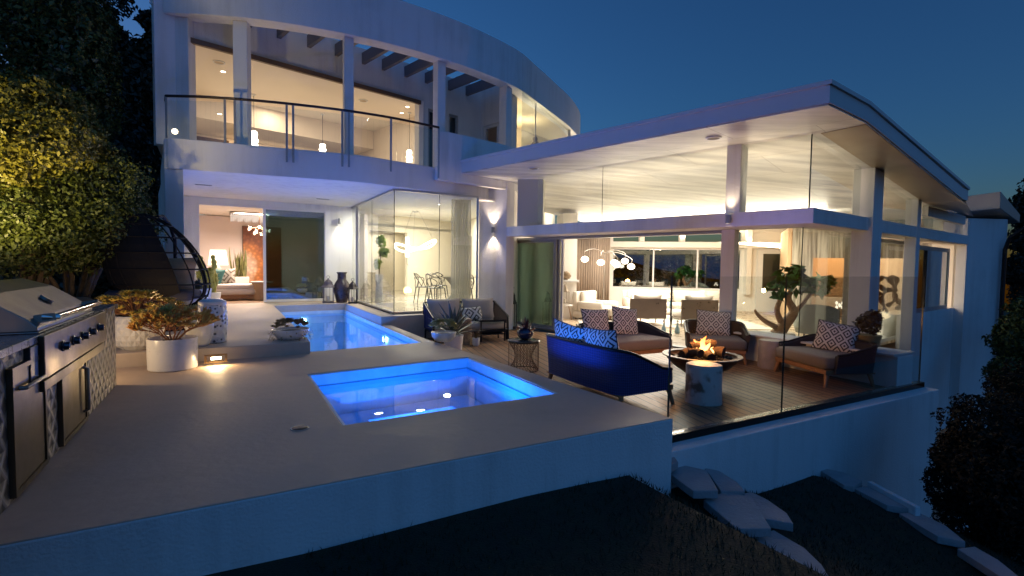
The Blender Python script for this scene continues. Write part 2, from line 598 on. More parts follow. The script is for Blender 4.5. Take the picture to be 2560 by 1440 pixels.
# bench ledge that runs round the spa below the water
m = MB().gridsolid([SPA[0] + .04, SPA[0] + .62, SPA[1] - .45, SPA[1] - .04], [SPA[2] + .04, SPA[2] + .4, SPA[3] - .45, SPA[3] - .04],
                   lambda s, t: SPA[0] + .62 < s < SPA[1] - .45 and SPA[2] + .4 < t < SPA[3] - .45, -.94, -.52,
                   lambda s, t: tuple(DW(s, t))[:2])
struct(m.build('spa_bench', M_PLAST, bevel=.015), 'bench around the spa below the water')
# narrow shelf tile band at the water line
def tileband(name, S, z0, z1):
    s0, s1, t0, t1 = S
    e, w = .012, .05
    m = MB().gridsolid([s0 + e, s0 + w, s1 - w, s1 - e], [t0 + e, t0 + w, t1 - w, t1 - e],
                       lambda s, t: s0 + w < s < s1 - w and t0 + w < t < t1 - w, z0, z1, lambda s, t: tuple(DW(s, t))[:2])
    return struct(m.build(name, mat(name + '_glaze', (.42, .62, .80), .2)), 'narrow glazed ledge at the water line')
tileband('spa_tile_ledge', SPA, -.20, -.15)
tileband('pool_tile_ledge', POOL, -.17, -.115)

M_WATER = sheer('pool_water', (.62, .86, .97), .022, gain=.60, bump=.10, bscale=2.2)
M_WATERS = sheer('spa_water', (.52, .80, .97), .022, gain=.65, bump=.045, bscale=2.5)
def water(name, S, z, mt, label):
    s0, s1, t0, t1 = S
    e = .03
    n = 16
    vs = [DW(s0 + e + (s1 - s0 - 2 * e) * i / n, t0 + e + (t1 - t0 - 2 * e) * j / n, z) for i in range(n + 1) for j in range(n + 1)]
    m = MB().add(vs, [(i * (n + 1) + j, (i + 1) * (n + 1) + j, (i + 1) * (n + 1) + j + 1, i * (n + 1) + j + 1) for i in range(n) for j in range(n)])
    return struct(m.build(name, mt, smooth=60), label)
water('pool_water', POOL, -.085, M_WATER, 'blue lit water of the lap pool')
water('spa_water', SPA, -.135, M_WATERS, 'blue lit water of the square spa')

# ------------------------------------------------------------------ timber deck
k = NT('deck_boards', .5)
tc = k.n('ShaderNodeTexCoord')
mp = k.n('ShaderNodeMapping'); mp.inputs['Rotation'].default_value = (0, 0, R(90 + 12))
k.l(tc.outputs['Object'], mp.inputs['Vector'])
br = k.n('ShaderNodeTexBrick')
br.inputs['Scale'].default_value = 1.0
br.inputs['Brick Width'].default_value = 2.9
br.inputs['Row Height'].default_value = .135
br.inputs['Mortar Size'].default_value = .011
br.inputs['Mortar Smooth'].default_value = .15
br.inputs['Color1'].default_value = (.33, .19, .10, 1)
br.inputs['Color2'].default_value = (.24, .135, .068, 1)
br.inputs['Mortar'].default_value = (.012, .008, .006, 1)
k.l(mp.outputs[0], br.inputs['Vector'])
mp2 = k.n('ShaderNodeMapping'); mp2.inputs['Scale'].default_value = (1.2, 22, 1)
k.l(mp.outputs[0], mp2.inputs['Vector'])
gn = k.n('ShaderNodeTexNoise'); gn.inputs['Scale'].default_value = 3; gn.inputs['Detail'].default_value = 6
k.l(mp2.outputs[0], gn.inputs['Vector'])
mx = k.n('ShaderNodeMix', data_type='RGBA', blend_type='MULTIPLY'); mx.inputs[0].default_value = .75
k.l(br.outputs['Color'], mx.inputs[6])
k.l(k.ramp(gn.outputs['Fac'], [(.3, (.55, .52, .5)), (.7, (1.25, 1.2, 1.15))]), mx.inputs[7])
k.l(mx.outputs[2], k.b.inputs['Base Color'])
bp = k.n('ShaderNodeBump'); bp.inputs['Strength'].default_value = .5; bp.inputs['Distance'].default_value = .01
k.l(k.math('SUBTRACT', 1.0, br.outputs['Fac']), bp.inputs['Height']); k.l(bp.outputs[0], k.b.inputs['Normal'])
k.l(k.ramp(gn.outputs['Fac'], [(.3, (.36, .36, .36)), (.7, (.55, .55, .55))]), k.b.inputs['Roughness'])
M_DECK = k.m
ZD = -.36
m = MB().prism([(-.3, .44), (5.6, .44), (5.6, 3.2), (2.9, 8.6), (-.50, 8.6), (-.35, 7.4), (-.30, 5.0)], -.55, ZD)
o = m.build('timber_deck', M_DECK)
o.location = CN; o.rotation_euler = (0, 0, TD)
struct(o, 'brown timber deck in front of the living room')

# retaining walls: under the deck edge, then the taller stretch to the right
GARDEN = thing('retaining_wall', 'long white retaining wall holding the timber deck above the lawn', 'wall', D(2.4, .3, -.9), world=True)
def profile_wall(name, pts, t0, t1, mt, par):
    bot = [D(s, t0, z) for s, z in pts]; top = [D(s, t1, z) for s, z in pts]
    return MB().loft(bot, top).build(name, mt, par, bevel=.01)
profile_wall('wall_face', [(-.1, -4.5), (5.58, -6.5), (5.58, -.40), (-.1, -.40)], .20, .41, M_STUC, GARDEN)
# end wall of the deck with a planting ledge behind it
m = MB().wall(D(4.86, .43), D(4.93, 3.05), -.6, .09, -.42)
m.build('end_wall', M_STUC, GARDEN, bevel=.01)
m = MB().prism([tuple(D(4.80, .45))[:2], tuple(D(5.42, .45))[:2], tuple(D(5.42, 3.06))[:2], tuple(D(4.80, 3.06))[:2]], .094, .125)
m.build('ledge_cap', M_STUC, GARDEN, bevel=.006)

# frameless glass balustrade on the deck edge
BAL = thing('glass_balustrade', 'frameless clear glass balustrade along the edge of the timber deck', 'balustrade', D(2.9, .42, ZD), world=True)
m = MB(); a = D(-.02, 0); 
m.loft([D(.0, .375, ZD - .05), D(5.56, .375, ZD - .05), D(5.56, .475, ZD - .05), D(.0, .475, ZD - .05)],
       [D(.0, .375, ZD + .035), D(5.56, .375, ZD + .035), D(5.56, .475, ZD + .035), D(.0, .475, ZD + .035)])
m.build('base_channel', mat('bronze_channel', (.05, .035, .025), .25, metal=.9), BAL, bevel=.004)
def s_at(u, v):
    P = ONW(u, v, D(0, .425), DX)
    return (P - CN).dot(DX)
e0, e1, e2 = s_at(1680, 900), s_at(1963, 900), 5.5
for a, b in ((e0, e1 - .006), (e1 + .006, e2)):
    m = MB().loft([D(a, .418, ZD + .036), D(b, .418, ZD + .036), D(b, .432, ZD + .036), D(a, .432, ZD + .036)],
                  [D(a, .418, 1.225), D(b, .418, 1.225), D(b, .432, 1.225), D(a, .432, 1.225)])
    m.build('glass_panel', M_GLASSR, BAL)
M_EDGE = mat('polished_glass_edge', (.03, .045, .04), .15)
for s in (e0 - .006, e1, e2 + .006):
    m = MB().loft([D(s - .005, .417, ZD + .036), D(s + .005, .417, ZD + .036), D(s + .005, .433, ZD + .036), D(s - .005, .433, ZD + .036)],
                  [D(s - .005, .417, 1.225), D(s + .005, .417, 1.225), D(s + .005, .433, 1.225), D(s - .005, .433, 1.225)])
    m.build('panel_edge', M_EDGE, BAL)

# ------------------------------------------------------------------ stepping stones
def zpx(x, y): return x / 2.56 + 1560, y / 2.56 + 1040
STONES = [
    ('pale stone block tucked against the platform corner, highest of the left flight', [(160, 235), (330, 205), (378, 262), (272, 310)], -.45),
    ('broad pale slab next below the block at the platform corner', [(298, 320), (400, 280), (560, 310), (640, 440), (480, 445)], -.56),
    ('pale slab tucked against the white wall beside the left flight', [(545, 295), (640, 312), (760, 380), (812, 440), (655, 440), (590, 350)], -.64),
    ('broad pale slab in the middle of the left flight', [(545, 500), (680, 445), (850, 470), (985, 672), (765, 680)], -.66),
    ('half hidden slab behind the middle slab of the left flight', [(740, 470), (850, 440), (960, 490), (1080, 570), (1127, 638), (948, 612)], -.72),
    ('long pale slab lowest in the left flight, nearest the bottom edge', [(835, 735), (1000, 680), (1200, 790), (1310, 890), (1390, 1008), (1100, 975)], -.78),
    ('dim stone at the top of the right flight, by the foot of the wall', [(1115, 222), (1232, 252), (1244, 292), (1112, 272)], -1.00),
    ('long dim stone second from the top of the right flight', [(1240, 265), (1440, 300), (1560, 350), (1505, 388), (1440, 380)], -1.04),
    ('dim stone in the middle of the right flight beside the low kerb', [(1500, 397), (1590, 385), (1780, 440), (1892, 522), (1722, 502)], -1.08),
    ('dim stone fourth down the right flight', [(1800, 552), (1920, 540), (2100, 620), (2232, 722), (2052, 692)], -1.12),
    ('dim stone at the bottom of the right flight by the picture corner', [(2180, 767), (2290, 750), (2440, 830), (2600, 950), (2500, 962)], -1.16)]
STONE_PLANS = []
def inpoly(p, q):
    r_ = False
    for i in range(len(q)):
        a, b = q[i], q[i - 1]
        if (a.y > p.y) != (b.y > p.y) and p.x < (b.x - a.x) * (p.y - a.y) / (b.y - a.y) + a.x: r_ = not r_
    return r_
for lab, pts, z in STONES:
    P = [G(*zpx(*p), z) for p in pts]
    area = sum(P[i].x * P[(i + 1) % len(P)].y - P[(i + 1) % len(P)].x * P[i].y for i in range(len(P)))
    if area < 0: P.reverse()
    c = sum(P, Vector()) / len(P)
    STONE_PLANS.append([q + (q - c) * .12 for q in P])
    m = MB()
    fine = []
    for i, p in enumerate(P):
        q = P[(i + 1) % len(P)]
        for j in range(3):
            w = p.lerp(q, j / 3)
            fine.append(w + (w - c).normalized() * (.004 * mnoise.noise(w * 6)))
    m.loft([(p.x, p.y, z - .07) for p in fine], [(p.x, p.y, z) for p in fine])
    o = m.build('stepping_stone', M_STONE, bevel=.006, off=c)
    o.location = c
    tag(o, lab, 'stepping stone', 'stone slabs stepping down the lawn')
grass()
P, Q = G(*zpx(1590, 335), -1.0), G(*zpx(1905, 522), -1.05)
m = MB().wall(P, Q, -1.5, -1.03, .06)
tag(m.build('garden_kerb', M_STUC, bevel=.01), 'low white kerb sloping beside the right flight of stones', 'kerb')

# drain cover on the platform, small lawn spike far left is lost in the dark
c = G(760, 1086, 0)
t = thing('drain_cover', 'round dark skimmer cover set in the concrete near the spa', 'drain cover', c)
MB().lathe([(.001, .002), (.055, .002), (.06, .006), (.052, .010), (.001, .010)], 24).build('cover', mat('dark_bronze', (.03, .025, .022), .5), t, smooth=40)
MB().lathe([(.062, .001), (.072, .001), (.072, .006), (.062, .006)], 24, cap=False).build('rim', M_GREYTRIM, t, smooth=40)

# recessed step light
sx = DW(-3.42, 4.70); 
# ------------------------------------------------------------------ the villa
VILLA = thing('villa', 'white modern two storey villa with curved upper fascia and lit glass walled living room', 'house', (-2, 14, .17), world=True)
VO = VILLA.location
def vp(name, mb, mt, par=None, **kw):
    return mb.build(name, mt, par or VILLA, off=VO, **kw)
def xy(p): return (p[0], p[1])

ZS0, ZS1, ZF0, ZF1 = 2.95, 3.50, 5.95, 6.92
SLAB = spline([G(403, 447, ZS0), G(450, 447, ZS0), G(700, 458, ZS0), G(880, 466, ZS0), G(981, 475, ZS0), G(1100, 487, ZS0), G(1208, 498, ZS0)], 6)
# floor slab with curved edge
m = MB().prism([xy(p) for p in SLAB] + [(-.30, 13.9), (-.5, 20.5), (-12, 20.5), (-8.75, 12.7)], ZS0, ZS1)
vp('floor_slab', m, M_STUC, bevel=.012)
# solid parapet right of the glass railing
PAR = spline([G(1085, 330, 4.3), G(1140, 340, 4.3), G(1200, 352, 4.3), G(1292, 372, 4.3), G(1380, 402, 4.3)], 6)
inn = offset(PAR, .16)
m = MB().prism([xy(p) for p in PAR] + [xy(p) for p in reversed(inn)], ZS1 - .3, 4.30)
vp('parapet', m, M_STUC, bevel=.01)
# roof band
BAND = spline([G(388, 56, ZF0), G(480, 58, ZF0), G(600, 64, ZF0), G(720, 77, ZF0), G(845, 96, ZF0), G(970, 121, ZF0), G(1090, 152, ZF0), G(1190, 184, ZF0), G(1280, 220, ZF0), G(1327, 251, ZF0), G(1375, 285, ZF0), G(1418, 318, ZF0)], 6)
last = BAND[-1]
BAND = spline(BAND[::6] + [last + Vector((.50, 1.7, 0)), last + Vector((.55, 3.3, 0)), last + Vector((-.1, 5.2, 0))], 6)
inn = offset(BAND, .36)
m = MB().prism([xy(p) for p in BAND] + [xy(p) for p in reversed(inn)], ZF0, ZF1)
vp('roof_fascia', m, M_STUC, bevel=.012)
m = MB().prism([xy(p) for p in offset(BAND, .365)] + [(1.5, 25.0), (-3, 25.0), (-3.2, 14.6), (-2.4, 15.6), (-.7, 15.25), (.25, 14.9)][:0] + [(2.4, 26.0), (-12, 26), (-12, 10.6)], ZF1 - .12, ZF1 - .06)
# flat roof only over the rooms behind the balcony wall
WD = Vector((.723, .691, 0)); WN = Vector((-.691, .723, 0))      # along the balcony wall / into the house
W0 = Vector((-6.49, 9.92, 0))
def WL(a, b=0.0, z=0.0): return W0 + WD * a + WN * b + Vector((0, 0, z))
aC = (ONW(1190, 250, W0, WD) - W0).dot(WD)                        # inner corner of the balcony
RET = Vector((.691, -.723, 0))
C0 = WL(aC)
# return wall and glazed bay on the right of the balcony
def on_ret(u): return (ONW(u, 320, C0, RET) - C0).dot(RET)
c5 = C0 + RET * on_ret(1268)
bay0 = G(1283, 222, ZF0); bayc = G(1327, 253, ZF0) + Vector((.0, .1, 0)); bay1 = G(1417, 318, ZF0) + Vector((-.05, .15, 0))
# balcony wall: wide opening on the left, two dark windows on the right
def aW(u): return (ONW(u, 300, W0, WD) - W0).dot(WD)
OA0, OA1 = aW(450), aW(1036)
m = MB().wall(WL(-.35), WL(aC), ZS1, 6.5, .22, [(OA0 + .35, OA1 + .35, ZS1, 5.60), (aW(1058) + .35, aW(1082) + .35, ZS1, 5.50), (aW(1110) + .35, aW(1134) + .35, ZS1, 5.50)])
vp('balcony_wall', m, M_STUC)
for ua, ub in ((1058, 1082), (1110, 1134)):
    a, b = aW(ua), aW(ub)
    fr = MB()
    fr.gridsolid([a, a + .07, b - .07, b], [ZS1, ZS1 + .07, 5.43, 5.50], lambda x, z: a + .07 < x < b - .07 and ZS1 + .07 < z < 5.43, .04, .12)
    fr.v = [tuple(WL(p[0], p[2], p[1])) for p in fr.v]
    f = vp('balcony_window', fr, M_GREYTRIM)
    g = MB().loft([WL(a + .07, .07, ZS1 + .07), WL(b - .07, .07, ZS1 + .07), WL(b - .07, .085, ZS1 + .07), WL(a + .07, .085, ZS1 + .07)],
                  [WL(a + .07, .07, 5.43), WL(b - .07, .07, 5.43), WL(b - .07, .085, 5.43), WL(a + .07, .085, 5.43)])
    vp('pane', g, mat('dark_window_glass', (.012, .02, .03), .06), f)
# head track of the big opening
m = MB().beam(WL(OA0, -.05, 5.56), WL(OA1, -.05, 5.56), .08, .10)
vp('opening_head', m, mat('brown_track', (.16, .09, .05), .5))
m = MB().beam(WL(OA1 + .06, -.03, ZS1), WL(OA1 + .06, -.03, 5.6), .13, .12)
vp('opening_jamb', m, M_TRIM)
# rafters between the fascia and the balcony wall
for u in (604, 682, 757, 826, 893, 943, 999, 1050, 1108, 1152, 1192):
    p = ONW(u, 180, W0, WD); p.z = 0
    q = None
    for i in range(400):
        w = p + RET * (i * .02)
        # stop inside the fascia band
        dmin = min((Vector((b.x, b.y, 0)) - w).length for b in inn)
        if dmin < .12:
            q = w; break
    if q is None: q = p + RET * .8
    m = MB().beam(p + Vector((0, 0, 6.26)), q + Vector((0, 0, 6.26)), .085, .26)
    vp('rafter', m, mat('grey_painted_timber', (.15, .14, .16), .6) if 'rafm' not in globals() else rafm)
    rafm = bpy.data.materials['grey_painted_timber']
# columns on the balcony edge
for u0, u1, back in ((405, 447, .14), (557, 598, .14), (845, 874, .14), (1083, 1112, .14), (1255, 1284, .14)):
    um = (u0 + u1) / 2
    best = min(range(len(BAND)), key=lambda i: abs(ONW(um, 150, BAND[i], Vector((1, 0, 0))).x - BAND[i].x))
    p = BAND[best]; q = BAND[min(best + 1, len(BAND) - 1)]
    P = ONW(um, 150, p, (q - p).normalized())
    tdir = (q - p).normalized()
    w = (u1 - u0) / FPX * P.y * .80
    nrm = Vector((-tdir.y, tdir.x, 0))
    c = P + nrm * (back + w / 2)
    z0 = 3.3
    m = MB().obox((c.x, c.y, (z0 + ZF0) / 2), (w, w, ZF0 - z0), math.atan2(tdir.y, tdir.x))
    vp('column', m, M_STUC, bevel=.012)

# upper room seen through the big opening
aR0, aR1, RD = -.2, OA1 + .9, 6.2
WARMW = mat('warm_upper_wall', (.74, .64, .53), .85, var=.02, vscale=1)
URL = WL(aR0, .23); URB = WL(1.15, RD)
vp('interior_wall', MB().wall(URL, URB, 3.51, 5.9, .1), WARMW)
vp('interior_wall', MB().wall(URB, WL(aR1, RD), 3.51, 5.9, .1), WARMW)
vp('interior_wall', MB().wall(WL(aR1, RD), WL(aR1, .23), 3.51, 5.9, .1), WARMW)
m = MB().prism([xy(WL(aR0, .22)), xy(WL(aR1, .22)), xy(WL(aR1, RD)), xy(URB)], 5.72, 5.9)
vp('interior_ceiling', m, mat('warm_ceiling_paint', (.76, .68, .57), .8))
m = MB().loft([WL(.85, 4.1, 5.12), WL(aR1 - .02, 4.1, 5.12), WL(aR1 - .02, RD - .02, 5.12), WL(1.2, RD - .02, 5.12)],
              [WL(.85, 4.1, 5.719), WL(aR1 - .02, 4.1, 5.719), WL(aR1 - .02, RD - .02, 5.719), WL(1.2, RD - .02, 5.719)])
vp('ceiling_bulkhead', m, WARMW)
M_UGREY = mat('grey_wall_panel', (.17, .20, .23), .4)
M_UBROWN = mat('dark_walnut_panel', (.10, .055, .03), .4)
vp('wall_panel', MB().loft([WL(1.3, RD - .06, 4.55), WL(2.5, RD - .06, 4.55), WL(2.5, RD - .01, 4.55), WL(1.3, RD - .01, 4.55)],
    [WL(1.3, RD - .06, 5.05), WL(2.5, RD - .06, 5.05), WL(2.5, RD - .01, 5.05), WL(1.3, RD - .01, 5.05)]), M_UBROWN)
vp('wall_panel', MB().loft([WL(2.9, RD - .06, 3.6), WL(5.4, RD - .06, 3.6), WL(5.4, RD - .01, 3.6), WL(2.9, RD - .01, 3.6)],
    [WL(2.9, RD - .06, 4.7), WL(5.4, RD - .06, 4.7), WL(5.4, RD - .01, 4.7), WL(2.9, RD - .01, 4.7)]), M_UGREY)
vp('low_cabinet', MB().loft([WL(2.2, 3.4, 3.51), WL(5.0, 3.4, 3.51), WL(5.0, 3.9, 3.51), WL(2.2, 3.9, 3.51)],
    [WL(2.2, 3.4, 4.28), WL(5.0, 3.4, 4.28), WL(5.0, 3.9, 4.28), WL(2.2, 3.9, 4.28)]), M_UBROWN)

# return wall with curtained balcony door, and the lit glass bay
rl = on_ret(1268)
r0, r1 = on_ret(1197), on_ret(1252)
m = MB().wall(C0, C0 + RET * rl, ZS1, 6.5, .18, [(r0, r1, ZS1, 5.35)])
vp('return_wall', m, M_STUC)
def RL(a, b, z): return C0 + RET * a + WD * b + Vector((0, 0, z))
rm = on_ret(1232)
for a, b in ((r0, rm), (rm, r1)):
    fr = MB().gridsolid([a, a + .07, b - .07, b], [ZS1, ZS1 + .08, 5.27, 5.35], lambda x, z: a + .07 < x < b - .07 and ZS1 + .08 < z < 5.27, .04, .10)
    fr.v = [tuple(RL(p[0], p[2], p[1])) for p in fr.v]
    f = vp('balcony_door', fr, M_TRIM)
    vp('pane', MB().loft([RL(a + .07, .06, 3.58), RL(b - .07, .06, 3.58), RL(b - .07, .072, 3.58), RL(a + .07, .072, 3.58)],
                         [RL(a + .07, .06, 5.27), RL(b - .07, .06, 5.27), RL(b - .07, .072, 5.27), RL(a + .07, .072, 5.27)]), M_GLASS, f)
def curtain(P, Q, z0, z1, folds, depth, mt, name='curtain', par=None, thin=.01):
    P, Q = Vector((P[0], P[1], 0)), Vector((Q[0], Q[1], 0))
    d = (Q - P); L = d.length; d /= L
    n = Vector((-d.y, d.x, 0))
    k = folds * 8
    line = []
    for i in range(k + 1):
        a = i / k
        line.append(P + d * (L * a) + n * (depth * math.sin(2 * math.pi * folds * a) * (1 + .3 * math.sin(7 * a))))
    m = MB()
    vs = [(p.x, p.y, z0) for p in line] + [(p.x, p.y, z1) for p in line]
    m.add(vs, [(i, i + 1, k + 2 + i, k + 1 + i) for i in range(k)])
    o = m.build(name, mt, par or VILLA, off=VO, smooth=60)
    so = o.modifiers.new('thickness', 'SOLIDIFY'); so.thickness = thin
    return o
M_CURT = mat('pale_curtain_linen', (.62, .57, .48), .9, var=.05, vscale=3)
RETC = (r0, r1)
# bay
BAYW = mat('bay_wall_paint', (.62, .55, .40), .85, var=.03, vscale=1)
BY0, BY1 = Vector((bay0.x + .1, bay0.y + .15, 0)), Vector((bay1.x, bay1.y, 0))
bc, b1, b0 = Vector((bayc.x, bayc.y, 0)), Vector((bay1.x, bay1.y, 0)), Vector((bay0.x + .1, bay0.y + .15, 0))
for P, Q in ((b0, bc), (bc, b1)):
    d = (Q - P).normalized(); n = Vector((-d.y, d.x, 0))
    g = MB().loft([P, Q, Q + n * .014, P + n * .014], [p + Vector((0, 0, ZF0 - 3.5)) for p in (P, Q, Q + n * .014, P + n * .014)])
    g.v = [(p[0], p[1], p[2] + 3.5) for p in g.v]
    vp('bay_glass', g, M_GLASS)
vp('bay_mullion', MB().beam(bc + Vector((0, 0, 3.5)), bc + Vector((0, 0, ZF0)), .03, .03), M_GREYTRIM)
vp('bay_mullion', MB().beam(b1 + Vector((0, 0, 3.5)), b1 + Vector((0, 0, ZF0)), .08, .08), M_GREYTRIM)
bk0, bk1 = Vector((-.75, 16.4, 0)), Vector((2.05, 20.4, 0))
vp('bay_wall', MB().wall(bk0, bk1, 3.5, 6.09, .1), BAYW)
vp('bay_wall', MB().wall(C0 + RET * rl + WD * .2, bk0, 3.5, 6.09, .08), BAYW)
vp('bay_ceiling', MB().prism([xy(b0), xy(bc), xy(b1), xy(bk1 + Vector((.1, -.1, 0))), xy(bk0)], ZF0 + .02, ZF0 + .12), BAYW)
vp('bay_floor', MB().prism([xy(b0), xy(bc), xy(b1), xy(bk1), xy(bk0)], 3.48, 3.52), BAYW)

# left ground floor ------------------------------------------------------------
pa, pb = G(403, 447, ZS0), G(450, 447, ZS0)
L0 = Vector((-8.19, 13.11, 0)); LE = Vector((2.77, 1.66, 0)).normalized(); LN = Vector((-LE.y, LE.x, 0))
def LL(a, b=0.0, z=0.0): return L0 + LE * a + LN * b + Vector((0, 0, z))
def aL(u): return (ONW(u, 650, L0, LE) - L0).dot(LE)
m = MB().prism([xy(pa), xy(pb), xy(LL(-.33, -.01)), (LL(-.75).x, LL(-.75).y)], .15, ZS0 - .003)
vp('end_wall', m, M_STUC, bevel=.01)
aE = aL(896)
d0, d1 = aL(490), aL(816)
m = MB().wall(LL(-.33), LL(aE), .15, ZS0 - .002, .2, [(d0 + .33, d1 + .33, .15, 2.81)])
vp('garden_wall', m, M_STUC)
dm = aL(662)
def sl_panel(a, b, y, glass, z0=.18, z1=2.80, w=.07):
    fr = MB().gridsolid([a, a + w, b - w, b], [z0, z0 + w, z1 - w, z1], lambda x, z: a + w < x < b - w and z0 + w < z < z1 - w, y, y + .05)
    fr.v = [tuple(LL(p[0], p[2], p[1])) for p in fr.v]
    f = vp('sliding_door', fr, M_TRIM)
    vp('pane', MB().loft([LL(a + w, y + .02, z0 + w), LL(b - w, y + .02, z0 + w), LL(b - w, y + .032, z0 + w), LL(a + w, y + .032, z0 + w)],
                         [LL(a + w, y + .02, z1 - w), LL(b - w, y + .02, z1 - w), LL(b - w, y + .032, z1 - w), LL(a + w, y + .032, z1 - w)]), glass, f)
    return f
sl_panel(dm - .06, d1 - .01, .02, sheer('dark_slider_glass', (.26, .36, .37), .10, gain=2.4))
fr = MB().gridsolid([d0, d0 + .06, d1 - .06, d1], [.171, 2.75, 2.81], lambda x, z: d0 + .06 < x < d1 - .06 and z < 2.75, .0, .16)
fr.v = [tuple(LL(p[0], p[2] - .01, p[1])) for p in fr.v]
vp('door_frame', fr, M_TRIM)
# lounge room behind the slider
LW = mat('lounge_wall_paint', (.72, .65, .62), .85, var=.02, vscale=1)
LDp = 4.3
vp('lounge_wall', MB().wall(LL(-.5, .21), LL(-.5, LDp), .17, 2.8, .1), LW)
vp('lounge_wall', MB().wall(LL(-.5, LDp), LL(4.4, LDp), .17, 2.8, .1), LW)
vp('lounge_wall', MB().wall(LL(4.4, LDp), LL(4.4, .21), .17, 2.8, .1), LW)
vp('lounge_floor', MB().prism([xy(LL(-.5, .0)), xy(LL(4.4, .0)), xy(LL(4.4, LDp)), xy(LL(-.5, LDp))], .16, .178), mat('lounge_oak_floor', (.30, .19, .11), .4, var=.15, vscale=5))
vp('lounge_ceiling', MB().prism([xy(LL(-.5, .2)), xy(LL(4.4, .2)), xy(LL(4.4, LDp)), xy(LL(-.5, LDp))], 2.82, 2.93), M_CEIL)

# glass dining bay ------------------------------------------------------------
BZ0, BZ1 = .235, 2.90
B0, BLf, BRt = D(-.16, 7.99), D(-.14, 12.6), D(1.90, 8.06)
DIN_F = mat('polished_pale_floor', (.52, .49, .43), .12, var=.05, vscale=1.2)
W1, W2, W3 = Vector((-5.1, 15.6, 0)), Vector((-1.95, 20.0, 0)), Vector((-.15, 13.3, 0))
vp('dining_floor', MB().prism([xy(B0), xy(BRt), xy(W3), xy(W2), xy(W1), xy(BLf)], .172, .20), DIN_F)
vp('dining_ceiling', MB().prism([xy(D(-.12, 8.03)), xy(D(1.88, 8.10)), xy(W3), xy(W2), xy(W1), xy(D(-.12, 12.6))], 2.90, 2.94), M_CEIL)
def glazed(P, Q, z0, z1, mt=None, name='glass_wall', th=.014, par=None):
    P, Q = Vector((P[0], P[1], 0)), Vector((Q[0], Q[1], 0))
    d = (Q - P).normalized(); n = Vector((-d.y, d.x, 0))
    g = MB()
    base = [P, Q, Q + n * th, P + n * th]
    g.loft([(p.x, p.y, z0) for p in base], [(p.x, p.y, z1) for p in base])
    return vp(name, g, mt or M_GLASS, par)
def bar(P, Q, za, zb, w, mt, name, h=None):
    P, Q = Vector((P[0], P[1], za)), Vector((Q[0], Q[1], zb))
    return vp(name, MB().beam(P, Q, w, h or w), mt)
GT = mat('satin_aluminium', (.50, .50, .49), .35, metal=.7)
def lerp(P, Q, a): return Vector(P).lerp(Vector(Q), a)
lm = lerp(B0, BLf, .44)
for P, Q in ((B0, lm), (lm, BLf), (B0, lerp(B0, BRt, .52)), (lerp(B0, BRt, .52), BRt)):
    k_ = (Vector(Q) - Vector(P)).normalized() * .004
    glazed(Vector(P) + k_, Vector(Q) - k_, BZ0, BZ1)
for P, Q in ((B0, BLf), (B0, BRt)):
    bar(P, Q, .217, .217, .07, GT, 'sill_track', .03)
    bar(P, Q, 2.925, 2.925, .06, GT, 'head_track', .045)
for P, w in ((B0, .016), (lm, .012), (lerp(B0, BRt, .52), .012), (BRt, .05), (D(-.14, 11.75), .07)):
    bar(P, P, BZ0 - .02, 2.92, w, GT if w > .03 else M_EDGE, 'mullion')
DW_ = mat('dining_wall_paint', (.80, .74, .62), .85, var=.02, vscale=1)
vp('dining_wall', MB().wall(BLf, W1, .17, 2.94, .12), DW_)
vp('dining_wall', MB().wall(W1, W2, .17, 2.94, .12, [(.9, 2.5, .17, 2.35)]), DW_)
vp('dining_wall', MB().wall(W2, W3, .17, 2.94, .12), DW_)
hall = [W1 + Vector((-1.2, 3.2, 0)), W2 + Vector((-.9, 2.4, 0))]
vp('hall_wall', MB().wall(hall[0], hall[1], .17, 2.94, .12), DW_)
vp('hall_ceiling', MB().prism([xy(W1), xy(W2), xy(hall[1]), xy(hall[0])], 2.5, 2.6), M_CEIL)
vp('hall_floor', MB().prism([xy(W1), xy(W2), xy(hall[1]), xy(hall[0])], .17, .196), DIN_F)
# grey interior door on the right dining wall
dd = (W3 - W2).normalized(); dn = Vector((dd.y, -dd.x, 0))
q0 = W2 + dd * .35; q1 = W2 + dd * 1.9
df = vp('interior_door', MB().loft([q0 + dn * .0, q1, q1 + dn * .06, q0 + dn * .06], [p + Vector((0, 0, 2.3)) for p in (q0, q1, q1 + dn * .06, q0 + dn * .06)]), mat('grey_door_lacquer', (.26, .235, .20), .5))
vp('door_handle', MB().beam(q1 - dd * .12 + dn * .08 + Vector((0, 0, 1.0)), q1 - dd * .12 + dn * .08 + Vector((0, 0, 1.5)), .03, .03), GT, df)
def veil(name, col, thru):
    m = bpy.data.materials.new(name); m.use_nodes = True
    nt = m.node_tree; nt.nodes.clear(); N = nt.nodes.new
    a, b, c = N('ShaderNodeBsdfTransparent'), N('ShaderNodeBsdfDiffuse'), N('ShaderNodeBsdfTranslucent')
    b.inputs[0].default_value = c.inputs[0].default_value = (*col, 1)
    x, y, o = N('ShaderNodeMixShader'), N('ShaderNodeMixShader'), N('ShaderNodeOutputMaterial')
    nt.links.new(b.outputs[0], x.inputs[1]); nt.links.new(c.outputs[0], x.inputs[2])
    y.inputs[0].default_value = thru
    nt.links.new(x.outputs[0], y.inputs[1]); nt.links.new(a.outputs[0], y.inputs[2]); nt.links.new(y.outputs[0], o.inputs[0])
    return m
M_SHEER = veil('sheer_voile', (.66, .64, .56), .58)
curtain(D(1.38, 8.45), D(1.86, 8.35), .21, 2.88, 9, .04, M_SHEER, thin=.002)
curtain(D(1.62, 8.75), D(1.9, 8.62), .21, 2.88, 5, .05, M_SHEER)

curtain(RL(RETC[0] + .3, .3, 0), RL(RETC[1], .3, 0), 3.53, 5.4, 9, .035, M_SHEER, thin=.002)
